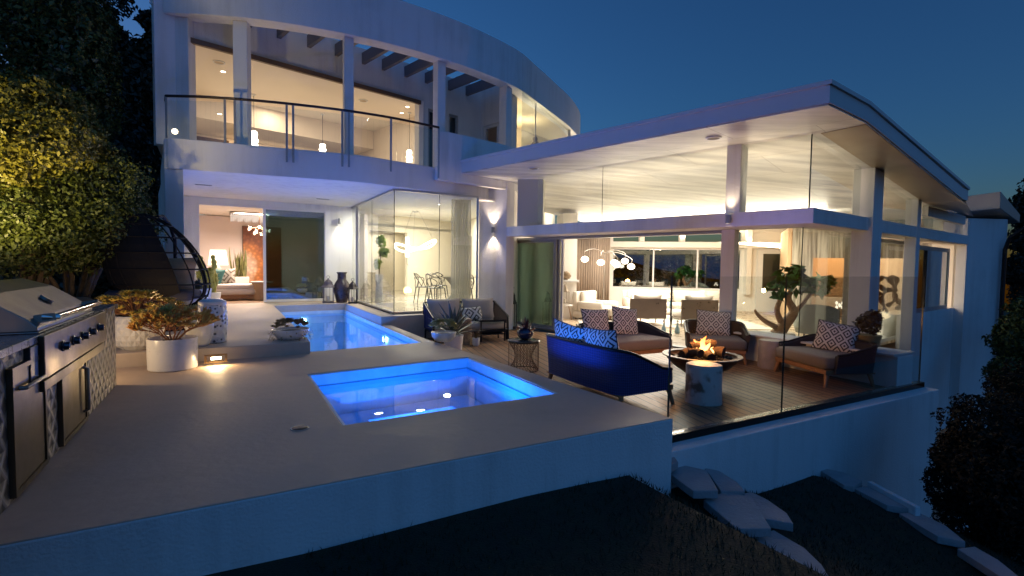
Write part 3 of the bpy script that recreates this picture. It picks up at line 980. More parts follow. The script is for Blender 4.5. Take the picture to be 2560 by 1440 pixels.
# pilaster between the dining bay and the living room
P0 = Vector((-.16, 12.87, 0)); AD = Vector((.691, -.723, 0)); NA = Vector((.723, .691, 0))
pl = [(-.86, 12.95), (-.16, 12.87), (.03, 13.05), (.1, 13.6), (-.82, 13.65)]
vp('pilaster', MB().prism(pl, -.55, 3.55), M_STUC)
vp('bay_plinth', MB().wall(D(-.16, 7.985), D(2.3, 8.1), -.6, .168, .3), M_STUC)

# living room wing -------------------------------------------------------------
BA = R(37.5); BD = Vector((math.cos(BA), math.sin(BA), 0)); NB = Vector((-BD.y, BD.x, 0))
KB = ONW(2028, 520, P0, AD); KB.z = 0
def oA(u, v=520): q = ONW(u, v, P0, AD); q.z = 0; return q
def oB(u, v=520): q = ONW(u, v, KB, BD); q.z = 0; return q
ZB0, ZB1 = 2.02, 2.26
def nn(p): return NA.dot(Vector((p[0], p[1], 0)))
N0 = nn(P0)
def zr(p): return 3.42 - .112 * max(0.0, min(nn(p) - N0, 5.5))
BE = oB(2419)
# eyebrow beams
th = .30
for P, Q, n in ((P0 + AD * .0, KB, NA), (KB, BE, NB)):
    m = MB()
    d = (Q - P).normalized()
    if n is NA:
        base = [P, Q, Q + (NB * th) + (NA * 0), P + n * th]
        base[2] = KB + (NA + NB * 1.0).normalized() * th * 1.15
    else:
        base = [P, Q, Q + n * th, KB + (NA + NB).normalized() * th * 1.15]
    m.loft([(p.x, p.y, ZB0) for p in base], [(p.x, p.y, ZB1) for p in base])
    vp('eyebrow_beam', m, M_STUC, bevel=.008)
# lower glazing line, set back behind the beams
SET = 1.0
PA = P0 + NA * SET
KL = ONW(2002, 650, PA, AD); KL.z = 0
def oa(u, v=700): q = ONW(u, v, PA, AD); q.z = 0; return q
def ob(u, v=700): q = ONW(u, v, KL, BD); q.z = 0; return q
ZL = -.335
# soffit boards behind the beams
def plate(pts, z0, z1, name, mt): return vp(name, MB().prism([xy(p) for p in pts], z0, z1), mt)
plate([P0 + NA * .31 + AD * .1, KB + (NA + NB).normalized() * .36, KL + NA * .12, PA + NA * .12 + AD * .1], 2.035, 2.20, 'door_soffit', M_STUC)
plate([KB + (NA + NB).normalized() * .37, oB(2419) + NB * .31, ob(2405) + NB * .1, KL + NB * .12], 2.038, 2.20, 'door_soffit', M_STUC)
# posts
def post(c, w, d, ang, z0, z1, mt=M_STUC):
    return vp('post', MB().obox((c.x, c.y, (z0 + z1) / 2), (w, d, z1 - z0), ang), mt, bevel=.008)
aA, aB = math.atan2(AD.y, AD.x), BA
c = (oA(1806, 450) + oA(1842, 450)) / 2 + NA * .16
post(c, (oA(1842, 450) - oA(1806, 450)).length, .28, aA, ZB1, 3.42)
c = (oa(1805) + oa(1838)) / 2
post(c, (oa(1838) - oa(1805)).length, .22, aA, -.5, 2.035)
c = (oB(2160, 600) + oB(2193, 600)) / 2 + NB * .1
post(c, (oB(2193) - oB(2160)).length * .72, .34, aB, -.6, zr(c) + .02)
c = oB(2290, 600) + NB * .1
post(c, .24, .22, aB, -.6, zr(c) + .02)
c = oB(2417, 600) + NB * .12
post(c, .15, .22, aB, -3.0, 2.72)
for u in (2138,):
    c = ob(u) + NB * .05
    post(c, .45, .2, aB, ZL, 2.035, mat('warm_grey_post', (.55, .52, .48), .6))
# upper clerestory glass
z_top = lambda p: zr(p) + .01
def cgl(P, Q, n):
    P, Q = P + n * .10, Q + n * .10
    b = [P, Q, Q + n * .014, P + n * .014]
    g = MB().loft([(p.x, p.y, ZB1) for p in b], [(p.x, p.y, z_top(p)) for p in b])
    vp('clerestory_glass', g, M_GLASS)
kc = oA(2012, 450) + NA * .0
for a, b in ((1330, 1492), (1492, 1806), (1842, 2012)):
    cgl(oA(a, 450) + AD * .003, oA(b, 450) - AD * .003, NA)
kk = oA(2012, 450) + NA * .10
for q0, q1 in (((kk - NB * .1), oB(2160, 460)), (oB(2193, 460), oB(2290, 520)), (oB(2315, 520), oB(2415, 540))):
    cgl(q0, q1, NB)
bar(kk, kk, ZB1, zr(kk), .014, M_EDGE, 'mullion')
bar(oA(1492, 450) + NA * .1, oA(1492, 450) + NA * .1, ZB1, 3.42, .010, M_EDGE, 'mullion')
c = (oA(1275, 500) + oA(1330, 500)) / 2 + NA * .3
vp('clerestory_jamb', MB().wall(oA(1286, 500) + NA * .02, oA(1330, 500) + NA * .3, ZB1, 3.42, .12), mat('grey_jamb_paint', (.42, .41, .36), .6))
# high fascia over the right glazing (white box between posts)
vp('clerestory_header', MB().beam(oB(2320, 520) + NB * .1 + Vector((0, 0, 2.66)), oB(2413, 540) + NB * .1 + Vector((0, 0, 2.66)), .12, .22), M_STUC)

# lower glazing
def door_panel(P, Q, z0, z1, glass, w=.06, frame=None, name='glass_door', n=NA):
    P, Q = Vector((P[0], P[1], 0)), Vector((Q[0], Q[1], 0))
    L = (Q - P).length; d = (Q - P) / L; n = Vector((-d.y, d.x, 0))
    fr = MB().gridsolid([0, w, L - w, L], [z0, z0 + w, z1 - w, z1], lambda x, z: w < x < L - w and z0 + w < z < z1 - w, 0, .05)
    fr.v = [tuple(P + d * p[0] + n * p[2] + Vector((0, 0, p[1]))) for p in fr.v]
    f = vp(name, fr, frame or M_GREYTRIM)
    b = [P + d * w + n * .02, Q - d * w + n * .02, Q - d * w + n * .034, P + d * w + n * .034]
    vp('pane', MB().loft([(p.x, p.y, z0 + w) for p in b], [(p.x, p.y, z1 - w) for p in b]), glass, f)
    return f
a0, a1 = oa(1276), oa(1388)
door_panel(a0, a1, ZL, 1.98, M_GLASSD, .08)
door_panel(lerp(a0, a1, .06) + NA * .07, a1 + AD * .05 + NA * .07, ZL, 1.98, M_GLASSD, .07)
door_panel(lerp(a0, a1, .1) + NA * .14, a1 + AD * .12 + NA * .14, ZL, 1.98, M_GLASS, .06, M_TRIM)
bar(a0, oa(1806), 2.0, 2.0, .2, M_GREYTRIM, 'head_track', .06)
bar(a0, oa(1806), ZL - .005, ZL - .005, .2, M_GREYTRIM, 'floor_track', .02)
glazed(oa(1838), KL, ZL + .02, 2.035, name='glass_wall')
glazed(KL, ob(2122), ZL + .02, 2.035, name='glass_wall')
bar(KL, KL, ZL, 2.035, .012, M_EDGE, 'mullion')
door_panel(ob(2160), ob(2290), ZL, 2.0, M_GLASS, .08, M_GREYTRIM)
door_panel(oB(2325) + NB * .25, oB(2405) + NB * .25, .30, 1.9, M_GLASSD, .1, M_GREYTRIM, 'window')
vp('window_sill_wall', MB().wall(oB(2300) + NB * .22, oB(2425) + NB * .22, -3, .30, .15), M_STUC)

# roof of the wing
F0, F1 = G(1141.5, 437.5, 3.42), G(2060, 238, 3.42)
F0.z = F1.z = 0
n_f = (N0 - nn(F1))
p1 = F1 + BD * ((N0 - nn(F1)) / NA.dot(BD))
p2 = F1 + BD * ((N0 + 5.9 - nn(F1)) / NA.dot(BD))
q0 = F0 + NA * (N0 - nn(F0))
qs = F0 + NA * (N0 + 5.5 - nn(F0)) + AD * .6
ps = F1 + BD * ((N0 + 5.5 - nn(F1)) / NA.dot(BD))
b0 = qs + NA * 6.5; b1 = ps + NA * 6.5 - AD * 1.5
RT = .245
M_ROOF = mat('painted_roof_trim', (.62, .63, .64), .5, var=.03, vscale=2)
def lr(pts, za, zb, m): m.loft([(p.x, p.y, zr(p) + za) for p in pts], [(p.x, p.y, zr(p) + zb) for p in pts]); return m
m = MB(); lr([F0, F1, p1, q0], .02, RT, m); vp('roof', m, M_ROOF)
qL, qsL, bL = q0 - AD * 2.2, qs - AD * 2.2, b0 - AD * 2.2
m = MB(); lr([qL, p1, ps, qsL], .02, RT, m); vp('roof', m, M_ROOF)
m = MB(); lr([qsL, ps, p2, b1, bL], .02, RT, m); vp('roof', m, M_ROOF)
# drip cap along the edges
cap = .03
m = MB()
for A_, B_ in ((F0, F1), (F1, p1), (p1, p2)):
    d = (B_ - A_).normalized(); o_ = Vector((d.y, -d.x, 0)) * cap
    lr([A_ + o_ - d * (.03 if A_ is F1 else 0), B_ + o_ + d * (.03 if B_ is F1 else 0), B_ - o_ * 4, A_ - o_ * 4], RT + .001, RT + .055, m)
vp('roof_drip_edge', m, M_ROOF)
k = NT('soffit_board', .42)
geo = k.n('ShaderNodeNewGeometry')
mp = k.n('ShaderNodeMapping'); mp.inputs['Rotation'].default_value = (0, 0, -aA)
k.l(geo.outputs['Position'], mp.inputs['Vector'])
br = k.n('ShaderNodeTexBrick'); br.inputs['Scale'].default_value = 1
br.inputs['Brick Width'].default_value = 2.4; br.inputs['Row Height'].default_value = 1.2; br.inputs['Mortar Size'].default_value = .006
br.inputs['Color1'].default_value = (.72, .70, .66, 1); br.inputs['Color2'].default_value = (.67, .66, .63, 1); br.inputs['Mortar'].default_value = (.38, .36, .33, 1)
k.l(mp.outputs[0], br.inputs['Vector'])
nz = k.n('ShaderNodeTexNoise'); nz.inputs['Scale'].default_value = 1.3; nz.inputs['Detail'].default_value = 5
mp3 = k.n('ShaderNodeMapping'); mp3.inputs['Rotation'].default_value = (0, 0, -aA); mp3.inputs['Scale'].default_value = (.5, 3, 1)
k.l(geo.outputs['Position'], mp3.inputs['Vector']); k.l(mp3.outputs[0], nz.inputs['Vector'])
mx = k.n('ShaderNodeMix', data_type='RGBA', blend_type='MULTIPLY'); mx.inputs[0].default_value = 1
k.l(br.outputs['Color'], mx.inputs[6]); k.l(k.ramp(nz.outputs['Fac'], [(.35, (.62, .62, .64)), (.65, (1.06, 1.05, 1.04))]), mx.inputs[7])
k.l(mx.outputs[2], k.b.inputs['Base Color'])
M_SOFF = k.m
e_ = .02
m = MB(); lr([F0 + NA * e_, F1 + NA * e_ - AD * e_, p1 - AD * e_, q0], -.004, .018, m); vp('soffit', m, M_SOFF)
m = MB(); lr([qL + NA * .004, p1 + NA * .004 - AD * e_, ps - AD * e_, qsL], -.004, .018, m); vp('soffit', m, M_SOFF)
m = MB(); lr([qsL + NA * .004, ps + NA * .004 - AD * e_, b1, bL], -.004, .018, m); vp('soffit', m, M_SOFF)

k = NT('brown_soffit', .34)  # darker brown sheet just under the outer part of the soffit
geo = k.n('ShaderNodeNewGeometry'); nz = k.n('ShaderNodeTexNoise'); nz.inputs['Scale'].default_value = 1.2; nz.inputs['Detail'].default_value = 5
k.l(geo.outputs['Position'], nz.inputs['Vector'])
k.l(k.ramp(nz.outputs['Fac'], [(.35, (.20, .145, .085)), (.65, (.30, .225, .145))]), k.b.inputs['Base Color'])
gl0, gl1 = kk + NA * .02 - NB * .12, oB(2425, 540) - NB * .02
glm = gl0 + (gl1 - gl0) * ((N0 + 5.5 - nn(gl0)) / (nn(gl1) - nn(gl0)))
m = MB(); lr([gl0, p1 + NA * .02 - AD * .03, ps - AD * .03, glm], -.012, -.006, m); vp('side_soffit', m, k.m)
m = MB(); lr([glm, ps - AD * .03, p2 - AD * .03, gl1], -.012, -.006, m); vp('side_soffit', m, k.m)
# living room shell
BW0, BW1 = Vector((1.7, 20.6, 0)), Vector((10.9, 18.9, 0))
vp('living_floor', MB().prism([xy(PA + AD * .02), xy(KL), xy(ob(2405)), xy(BW1 + Vector((1.2, 0, 0))), xy(BW1), xy(BW0), (.05, 14.5)], ZL - .06, ZL), mat('living_oak_floor', (.46, .35, .24), .3, var=.12, vscale=4))
lb = (BW1 - BW0).normalized()
def aBk(u, v=660): return (ONW(u, v, BW0, lb) - BW0).dot(lb)
w0, w1, w2, w3 = aBk(1530), aBk(1805), aBk(1850), aBk(1862)
d0_, d1_ = aBk(1897), aBk(1962)
ops = [(w0, w2, .47, 2.0), (d0_, d1_, .45, 1.92)]
LBL = (BW1 - BW0).length
vp('living_back_wall', MB().wall(BW0, BW1, ZL, 2.9, .18, ops + [(w0, w2, 2.28, 2.66)]), M_INT)
def BK(a, y, z): return BW0 + lb * a + Vector((-lb.y, lb.x, 0)) * y + Vector((0, 0, z))
nightg = mat('night_window_glass', (.012, .016, .014), .05)
for a, b in ((w0, aBk(1632)), (aBk(1632), aBk(1742)), (aBk(1742), w2), ):
    fr = MB().gridsolid([a, a + .03, b - .03, b], [.47, .50, 1.97, 2.0], lambda x, z: a + .03 < x < b - .03 and .5 < z < 1.97, .03, .09)
    fr.v = [tuple(BK(p[0], p[2], p[1])) for p in fr.v]
    f = vp('back_window', fr, M_TRIM)
    vp('pane', MB().loft([BK(a + .03, .05, .5), BK(b - .03, .05, .5), BK(b - .03, .06, .5), BK(a + .03, .06, .5)],
                         [BK(a + .03, .05, 1.97), BK(b - .03, .05, 1.97), BK(b - .03, .06, 1.97), BK(a + .03, .06, 1.97)]), M_GLASSD, f)
vp('back_beam', MB().beam(BK(w0 - .2, -.12, 2.16), BK(LBL, -.12, 2.16), .2, .22), M_INT)
for u in (1600, 1700, 1865):
    a = aBk(u); vp('back_post', MB().beam(BK(a, -.1, .3 if u > 1800 else 2.28), BK(a, -.1, 2.8), .24, .18), M_INT)
fr = MB().gridsolid([d0_ - .1, d0_ + .1, d1_ - .1, d1_ + .1], [ZL, .45, 1.85, 2.02], lambda x, z: d0_ + .1 < x < d1_ - .1 and .45 < z < 1.85, -.06, -.005)
fr.v = [tuple(BK(p[0], p[2], p[1])) for p in fr.v]
f = vp('garden_door', fr, M_TRIM)
vp('pane', MB().loft([BK(d0_ + .1, -.04, .45), BK(d1_ - .1, -.04, .45), BK(d1_ - .1, -.03, .45), BK(d0_ + .1, -.03, .45)],
                     [BK(d0_ + .1, -.04, 1.85), BK(d1_ - .1, -.04, 1.85), BK(d1_ - .1, -.03, 1.85), BK(d0_ + .1, -.03, 1.85)]), nightg, f)
vp('light_trough', MB().beam(P0 + NA * 6 - AD * 3 + Vector((0, 0, 2.42)), P0 + NA * 6 + AD * 5.6 + Vector((0, 0, 2.42)), .16, .05), M_INT)
# left side: chimney breast with mantel and curtain
vp('living_side_wall', MB().wall((.02, 13.5), BW0, ZL, 3.45, .15), M_INT)
ch = [AY(1404, 640, 15.6), AY(1440, 640, 15.6)]
vp('chimney_breast', MB().prism([xy(ch[0]), xy(ch[1]), (ch[1].x + .05, 16.7), (ch[0].x - .1, 16.7)], ZL, 2.9), M_INT)
mz = AY(1420, 696, 15.5).z
vp('mantel_shelf', MB().prism([(ch[0].x, 15.35), (ch[1].x + .05, 15.35), (ch[1].x + .05, 15.62), (ch[0].x, 15.62)], mz - .06, mz), M_TRIM, bevel=.005)
c0, c1 = AY(1442, 640, 19.0), AY(1522, 640, 19.4)
curtain(c0, c1, ZL, 2.7, 14, .05, mat('taupe_drape', (.36, .29, .235), .9, var=.04, vscale=3))
# right side: textured partition, warm kitchen recess behind it
tp0, tp1 = AY(1978, 640, 16.2), AY(2330, 640, 14.8)
k = NT('ribbed_silver_tile', .45)
geo = k.n('ShaderNodeNewGeometry')
mp = k.n('ShaderNodeMapping'); mp.inputs['Scale'].default_value = (16, 16, .7)
k.l(geo.outputs['Position'], mp.inputs['Vector'])
nz = k.n('ShaderNodeTexNoise'); nz.inputs['Scale'].default_value = 1.0; nz.inputs['Detail'].default_value = 3
k.l(mp.outputs[0], nz.inputs['Vector'])
k.l(k.ramp(nz.outputs['Fac'], [(.35, (.22, .19, .15)), (.6, (.62, .57, .49))]), k.b.inputs['Base Color'])
LP = (tp1 - tp0).length
ka, kb = (AY(2030, 640, 16) - tp0).length, (AY(2262, 640, 15.1) - tp0).length
zt = AY(2100, 622, 15.7).z
vp('tiled_partition', MB().wall(tp0, tp1, ZL, 3.0, .15, [(ka, kb, ZL, zt)]), k.m)
kd = (tp1 - tp0).normalized(); kn = Vector((-kd.y, kd.x, 0))
KW = mat('apricot_kitchen_wall', (.75, .52, .32), .8)
k0, k1 = tp0 + kd * (ka - .6), tp0 + kd * (kb + .8)
k0.z = k1.z = 0
vp('kitchen_wall', MB().wall(k0 + kn * 2.6, k1 + kn * 2.6, ZL, 2.6, .1), KW)
vp('kitchen_wall', MB().wall(k0 + kn * .16, k0 + kn * 2.6, ZL, 2.6, .1), KW)
vp('kitchen_wall', MB().wall(k1 + kn * 2.6, k1 + kn * .16, ZL, 2.6, .1), KW)
vp('kitchen_ceiling', MB().prism([xy(k0 + kn * .16), xy(k1 + kn * .16), xy(k1 + kn * 2.6), xy(k0 + kn * 2.6)], 2.5, 2.6), KW)
vp('kitchen_splashback', MB().loft([k0 + kn * 2.55 + Vector((0, 0, .35)), k1 + kn * 2.55 + Vector((0, 0, .35)), k1 + kn * 2.59 + Vector((0, 0, .35)), k0 + kn * 2.59 + Vector((0, 0, .35))],
   [k0 + kn * 2.55 + Vector((0, 0, 1.0)), k1 + kn * 2.55 + Vector((0, 0, 1.0)), k1 + kn * 2.59 + Vector((0, 0, 1.0)), k0 + kn * 2.59 + Vector((0, 0, 1.0))]),
   mat('brown_mosaic', (.28, .19, .12), .4, var=.5, vscale=14))
vp('kitchen_counter', MB().loft([k0 + kn * 1.9, k1 + kn * 1.9, k1 + kn * 2.5, k0 + kn * 2.5], [p + Vector((0, 0, .33)) for p in (k0 + kn * 1.9, k1 + kn * 1.9, k1 + kn * 2.5, k0 + kn * 2.5)]), M_TRIM)
vp('right_room_wall', MB().wall(BW1 + Vector((1.5, 0, 0)), oB(2420) + NB * .3, ZL, 2.8, .15), M_INT)
vp('right_room_wall', MB().wall(BW1, BW1 + Vector((1.6, 0, 0)), ZL, 2.8, .15), M_INT)

# house wall beyond the glass, with its small eave and downpipe
w_a = oB(2421) + NB * .05; w_b = AY(2508, 700, w_a.y + .1); w_b.z = 0
w_a.z = 0
vp('side_wall', MB().prism([xy(w_a), xy(w_b), xy(w_b + Vector((.35, .35, 0))), xy(w_b + Vector((.8, 6, 0))), xy(w_a + Vector((0, 6, 0)))], -6, 2.74), M_STUC, smooth=50)
ez = 2.80
e0_ = oB(2424) - NB * .55; e1_ = AY(2545, 500, e0_.y + .9)
ev = [e0_, e1_, e1_ + Vector((.4, 1.6, 0)), e0_ + Vector((-.4, 6, 0))]
vp('side_eave', MB().loft([(p.x, p.y, 2.97 - .29 * i_) for p, i_ in zip(ev, (0, 1, 1, 0))], [(p.x, p.y, 3.42 - .50 * i_) for p, i_ in zip(ev, (0, 1, 1, 0))]), M_GREYTRIM, bevel=.02)
dp = w_b + Vector((-.12, -.10, 0))
vp('downpipe', MB().tube([(dp.x + .25, dp.y - .4, 2.78), (dp.x + .3, dp.y - .35, 2.6), (dp.x + .05, dp.y - .05, 2.2), (dp.x, dp.y, 1.9), (dp.x, dp.y, -3)], .05, 8), M_DARK)
# small roof edge of the rear block, seen past the left pillar
q = AY(391, 140, 11.6); q2 = AY(391, 290, 11.6)
vp('rear_block_wall', MB().prism([(AY(393, 200, 11.6).x, 11.6), (AY(412, 200, 11.6).x, 11.6), (AY(412, 200, 11.6).x, 12), (AY(393, 200, 11.6).x, 12)], ZS0, AY(390, 168, 11.6).z), mat('grey_render', (.20, .20, .22), .8))
vp('rear_block_fascia', MB().prism([(AY(388, 150, 11.5).x, 11.5), (AY(412, 150, 11.5).x, 11.5), (AY(412, 150, 11.5).x, 12), (AY(388, 150, 11.5).x, 12)], AY(390, 166, 11.5).z, AY(390, 136, 11.5).z), M_STUC)

# flat roof over the upper rooms
m = MB().prism([xy(WL(-.4, .1)), xy(WL(aC + .2, .1)), xy(C0 + RET * (rl - .2) + WD * .2), xy(BY0 + Vector((.2, .6, 0))), xy(BY1 + Vector((-.5, .5, 0))), (BY1.x - .4, BY1.y + 3.5), (-9, 22)], 6.1, 6.5)
vp('flat_roof', m, M_STUC)

# ------------------------------------------------------------------ balcony railing
RAIL = thing('balcony_railing', 'curved glass balcony railing with dark handrail on the upper floor', 'railing', SLAB[8].copy(), world=True)
ro = RAIL.location
rp = spline([G(402, 264, 4.33), G(500, 264, 4.33), G(600, 268, 4.33), G(720, 276, 4.33), G(860, 289, 4.33), G(980, 305, 4.33), G(1086, 324, 4.33)], 8)
MB().tube(rp, .026, 8).build('handrail', mat('dark_bronze_rail', (.05, .035, .035), .35, metal=.6), RAIL, off=ro, smooth=50)
MB().tube([rp[0], rp[0] + Vector((-.25, .35, 0)), rp[0] + Vector((-.5, .9, 0))], .026, 8).build('handrail', M_DARK, RAIL, off=ro, smooth=50)
ip = [rp[0]] + [min(rp, key=lambda p: abs(1280 + FPX * p.x / p.y - u)) for u in (572, 590, 716, 731, 860, 874, 981)] + [rp[-1]]
for p in ip:
    MB().beam((p.x, p.y, 3.22), (p.x, p.y, 4.32), .014, .040).build('rail_post', M_GREYTRIM, RAIL, off=ro)
idx = [rp.index(p) for p in ip]
for a, b in ((idx[0], idx[1]), (idx[2], idx[3]), (idx[4], idx[5]), (idx[6], idx[7]), (idx[7], idx[8])):
    seg = rp[a:b + 1]
    if len(seg) < 2: continue
    iq = offset(seg, .012)
    m = MB()
    for i in range(len(seg) - 1):
        bq = [seg[i], seg[i + 1], iq[i + 1], iq[i]]
        m.loft([(p.x, p.y, 3.45) for p in bq], [(p.x, p.y, 4.25) for p in bq])
    m.build('glass_panel', M_GLASSR, RAIL, off=ro)
# ------------------------------------------------------------------ patterned cloth
def ikat(name, dark, light, scale=9.0):
    k = NT(name, .9)
    tc = k.n('ShaderNodeTexCoord')
    sp = k.n('ShaderNodeSeparateXYZ'); k.l(tc.outputs['UV'], sp.inputs[0])
    nz = k.n('ShaderNodeTexNoise'); nz.inputs['Scale'].default_value = 60; k.l(tc.outputs['UV'], nz.inputs['Vector'])
    j = k.math('MULTIPLY', k.math('SUBTRACT', nz.outputs['Fac'], .5), .10)
    fx = k.math('ABSOLUTE', k.math('SUBTRACT', k.math('FRACT', k.math('MULTIPLY', sp.outputs[0], scale * .29)), .5))
    fz = k.math('ABSOLUTE', k.math('SUBTRACT', k.math('FRACT', k.math('MULTIPLY', sp.outputs[1], scale * .25)), .5))
    d = k.math('ADD', k.math('ADD', fx, fz), j)
    d = k.math('MINIMUM', d, k.math('SUBTRACT', 1.0, d))
    c = k.ramp(k.math('MULTIPLY', d, 2.0), [(0, dark), (.20, light), (.52, dark), (.78, light)], 'CONSTANT')
    k.l(c, k.b.inputs['Base Color'])
    k.b.inputs['Sheen Weight'].default_value = .2
    return k.m
M_IKAT = ikat('ikat_diamond_cloth', (.028, .022, .03), (.70, .66, .60))
M_LEAFC = ikat('leaf_print_cloth', (.06, .06, .05), (.62, .60, .52), 5)
M_STRIPE = ikat('zigzag_cloth', (.20, .16, .12), (.66, .60, .52), 4)

def set_uv(o, w, h):                      # plan map of a cushion from its local width / height axes
    me = o.data
    uv = me.uv_layers.new(name='cloth')
    n = 10
    k = (n + 1) ** 2
    co = []
    for v in range(len(me.vertices)):
        q = v % k
        co.append(((q % (n + 1)) / n * w * 2.2, (q // (n + 1)) / n * h * 2.2))
    for l in me.loops:
        uv.data[l.index].uv = co[l.vertex_index]

def cushion(label, c, rz, w, h, t, mt, tilt=18, roll=0, group=None, cat='cushion', n=10):
    """free standing scatter cushion: c is the middle of its lower edge, rz turns its face to -y"""
    root = thing('cushion', label, cat, c, rz, group)
    M = Matrix.Rotation(R(-tilt), 4, 'X') @ Matrix.Rotation(R(roll), 4, 'Y') @ Matrix.Translation((0, 0, h / 2 * .97))
    o = MB().pillow(w, h, t, M, n).build('cover', mt, root, smooth=60)
    set_uv(o, w, h)
    e = []
    for i in range(40):
        a = i / 40 * 4
        s, f = int(a), a - int(a)
        x, z = [(-1 + 2 * f, -1), (1, -1 + 2 * f), (1 - 2 * f, 1), (-1, 1 - 2 * f)][s]
        e.append(M @ Vector((x * (1 - .07 * (1 - z * z) * abs(x)) * w / 2, 0, z * (1 - .07 * (1 - x * x) * abs(z)) * h / 2)))
    MB().tube(e, .006, 6, closed=True).build('piping', mt, root, smooth=60)
    return root

# ------------------------------------------------------------------ rope lounge seats
def lounge(name, label, cat, loc, rz, w, dp, rope, hb=.68, ha=.44, grp=None, fabric=None):
    root = thing(name, label, cat, loc, rz, grp)
    fabric = fabric or M_CUSH
    # shell: U shaped plan with rounded rear corners, high at the back, sloping down the arms
    x, y0, y1, r = w / 2, -dp / 2 + .12, dp / 2, .22
    path = [(-x, y0), (-x, y0 + .15), (-x, y1 - r)]
    path += [(-x + r - r * math.cos(R(a)), y1 - r + r * math.sin(R(a))) for a in (22, 45, 68)] + [(-x + r, y1)]
    k_ = 6
    path += [(-x + r + (w - 2 * r) * i / k_, y1 + .03 * math.sin(math.pi * i / k_)) for i in range(1, k_)]
    path += [(-p[0], p[1]) for p in reversed(path[:7])]
    path = [Vector((p[0], p[1], 0)) for p in path]
    inner = offset(path, -.045)
    def hgt(p):
        q = min(1, max(0, (p[1] - y0) / (y1 - y0)))
        return ha + (hb - ha) * (q * q * (3 - 2 * q))
    vs, n = [], len(path)
    zb = .20
    for p, q in zip(path, inner):
        h = hgt(p)
        o_ = (p - q)
        vs += [(q.x, q.y, zb), (p.x - o_.x * .4, p.y - o_.y * .4, zb), (p.x, p.y, (zb + h) / 2), (p.x + o_.x * .5, p.y + o_.y * .5, h - .015), (p.x, p.y, h), (q.x, q.y, h - .01), (q.x, q.y, (zb + h) / 2)]
    fs = []
    for i in range(n - 1):
        for j in range(7):
            l = (j + 1) % 7
            fs.append((i * 7 + j, (i + 1) * 7 + j, (i + 1) * 7 + l, i * 7 + l))
    fs += [tuple(range(7)), tuple((n - 1) * 7 + j for j in reversed(range(7)))]
    MB().add(vs, fs).build('shell', rope, root, smooth=50)
    rail = [Vector((p.x + (p.x - q.x) * .25, p.y + (p.y - q.y) * .25, hgt(p))) for p, q in zip(path, inner)]
    MB().tube(rail, .020, 8).build('top_rail', M_DARK, root, smooth=50)
    MB().slabcushion(-x + .05, x - .05, -dp / 2 - .02, dp / 2 - .06, .25, .42, .05).build('seat_cushion', fabric, root, smooth=60)
    m = MB()
    m.box(-x + .06, x - .06, -dp / 2, -dp / 2 + .05, .18, .245)
    m.box(-x + .06, x - .06, dp / 2 - .10, dp / 2 - .05, .18, .20)
    m.box(-x + .07, -x + .12, -dp / 2 + .05, dp / 2 - .1, .18, .245)
    m.box(x - .12, x - .07, -dp / 2 + .05, dp / 2 - .1, .18, .245)
    m.build('seat_frame', M_TEAK, root, bevel=.006)
    for sx in (-1, 1):
        for yy, k in ((-dp / 2 + .05, -.05), (dp / 2 - .12, .04)):
            MB().tube([(sx * (x - .1), yy, .20), (sx * (x - .06), yy + k, .0)], [.034, .022], 8).build('leg', M_TEAK, root, smooth=50)
    return root

def at_deck(u, v): return G(u, v, ZD)
R_DX = R(119.2)                            # seat facing along +DX
sofa_c = D(.90, 2.02, ZD)
def woven(name, a, b):
    k = NT(name, .75)
    tc = k.n('ShaderNodeTexCoord'); sp = k.n('ShaderNodeSeparateXYZ'); k.l(tc.outputs['Object'], sp.inputs[0])
    nz = k.n('ShaderNodeTexNoise'); nz.inputs['Scale'].default_value = 9; nz.inputs['Detail'].default_value = 4; k.l(tc.outputs['Object'], nz.inputs['Vector'])
    w = k.math('SINE', k.math('ADD', k.math('MULTIPLY', sp.outputs[2], 210), k.math('MULTIPLY', nz.outputs['Fac'], 5)))
    v = k.math('SINE', k.math('MULTIPLY', k.math('ADD', sp.outputs[0], sp.outputs[1]), 190))
    f = k.math('ADD', k.math('MULTIPLY', w, .12), k.math('MULTIPLY_ADD', v, .12, .5))
    k.l(k.ramp(f, [(.1, a), (.8, b)]), k.b.inputs['Base Color'])
    bp = k.n('ShaderNodeBump'); bp.inputs['Strength'].default_value = .8; bp.inputs['Distance'].default_value = .02
    k.l(f, bp.inputs['Height']); k.l(bp.outputs[0], k.b.inputs['Normal'])
    return k.m
M_ROPEN = woven('spa_tinted_rope', (.006, .010, .05), (.034, .06, .24))  # dark navy rope with the spa's blue light put into its colour
lounge('rope_sofa', 'navy rope sofa tinted spa blue, its curved back turned to the spa', 'sofa', sofa_c, R_DX, 1.62, .92, M_ROPEN, .72, .46, 'rope lounge seats round the fire bowl')
def rel(c, rz, x, y, z): return Vector(c) + Matrix.Rotation(rz, 3, 'Z') @ Vector((x, y, z))
cushion('blue lit diamond cushion at the far end of the navy sofa', rel(sofa_c, R_DX, -.42, .33, .47), R_DX, .62, .48, .17, M_IKAT, 12, 3, 'diamond patterned cushions')
cushion('blue lit diamond cushion on the navy sofa nearer the fire bowl', rel(sofa_c, R_DX, .27, .31, .45), R_DX + R(6), .66, .50, .17, M_IKAT, 14, -8, 'diamond patterned cushions')

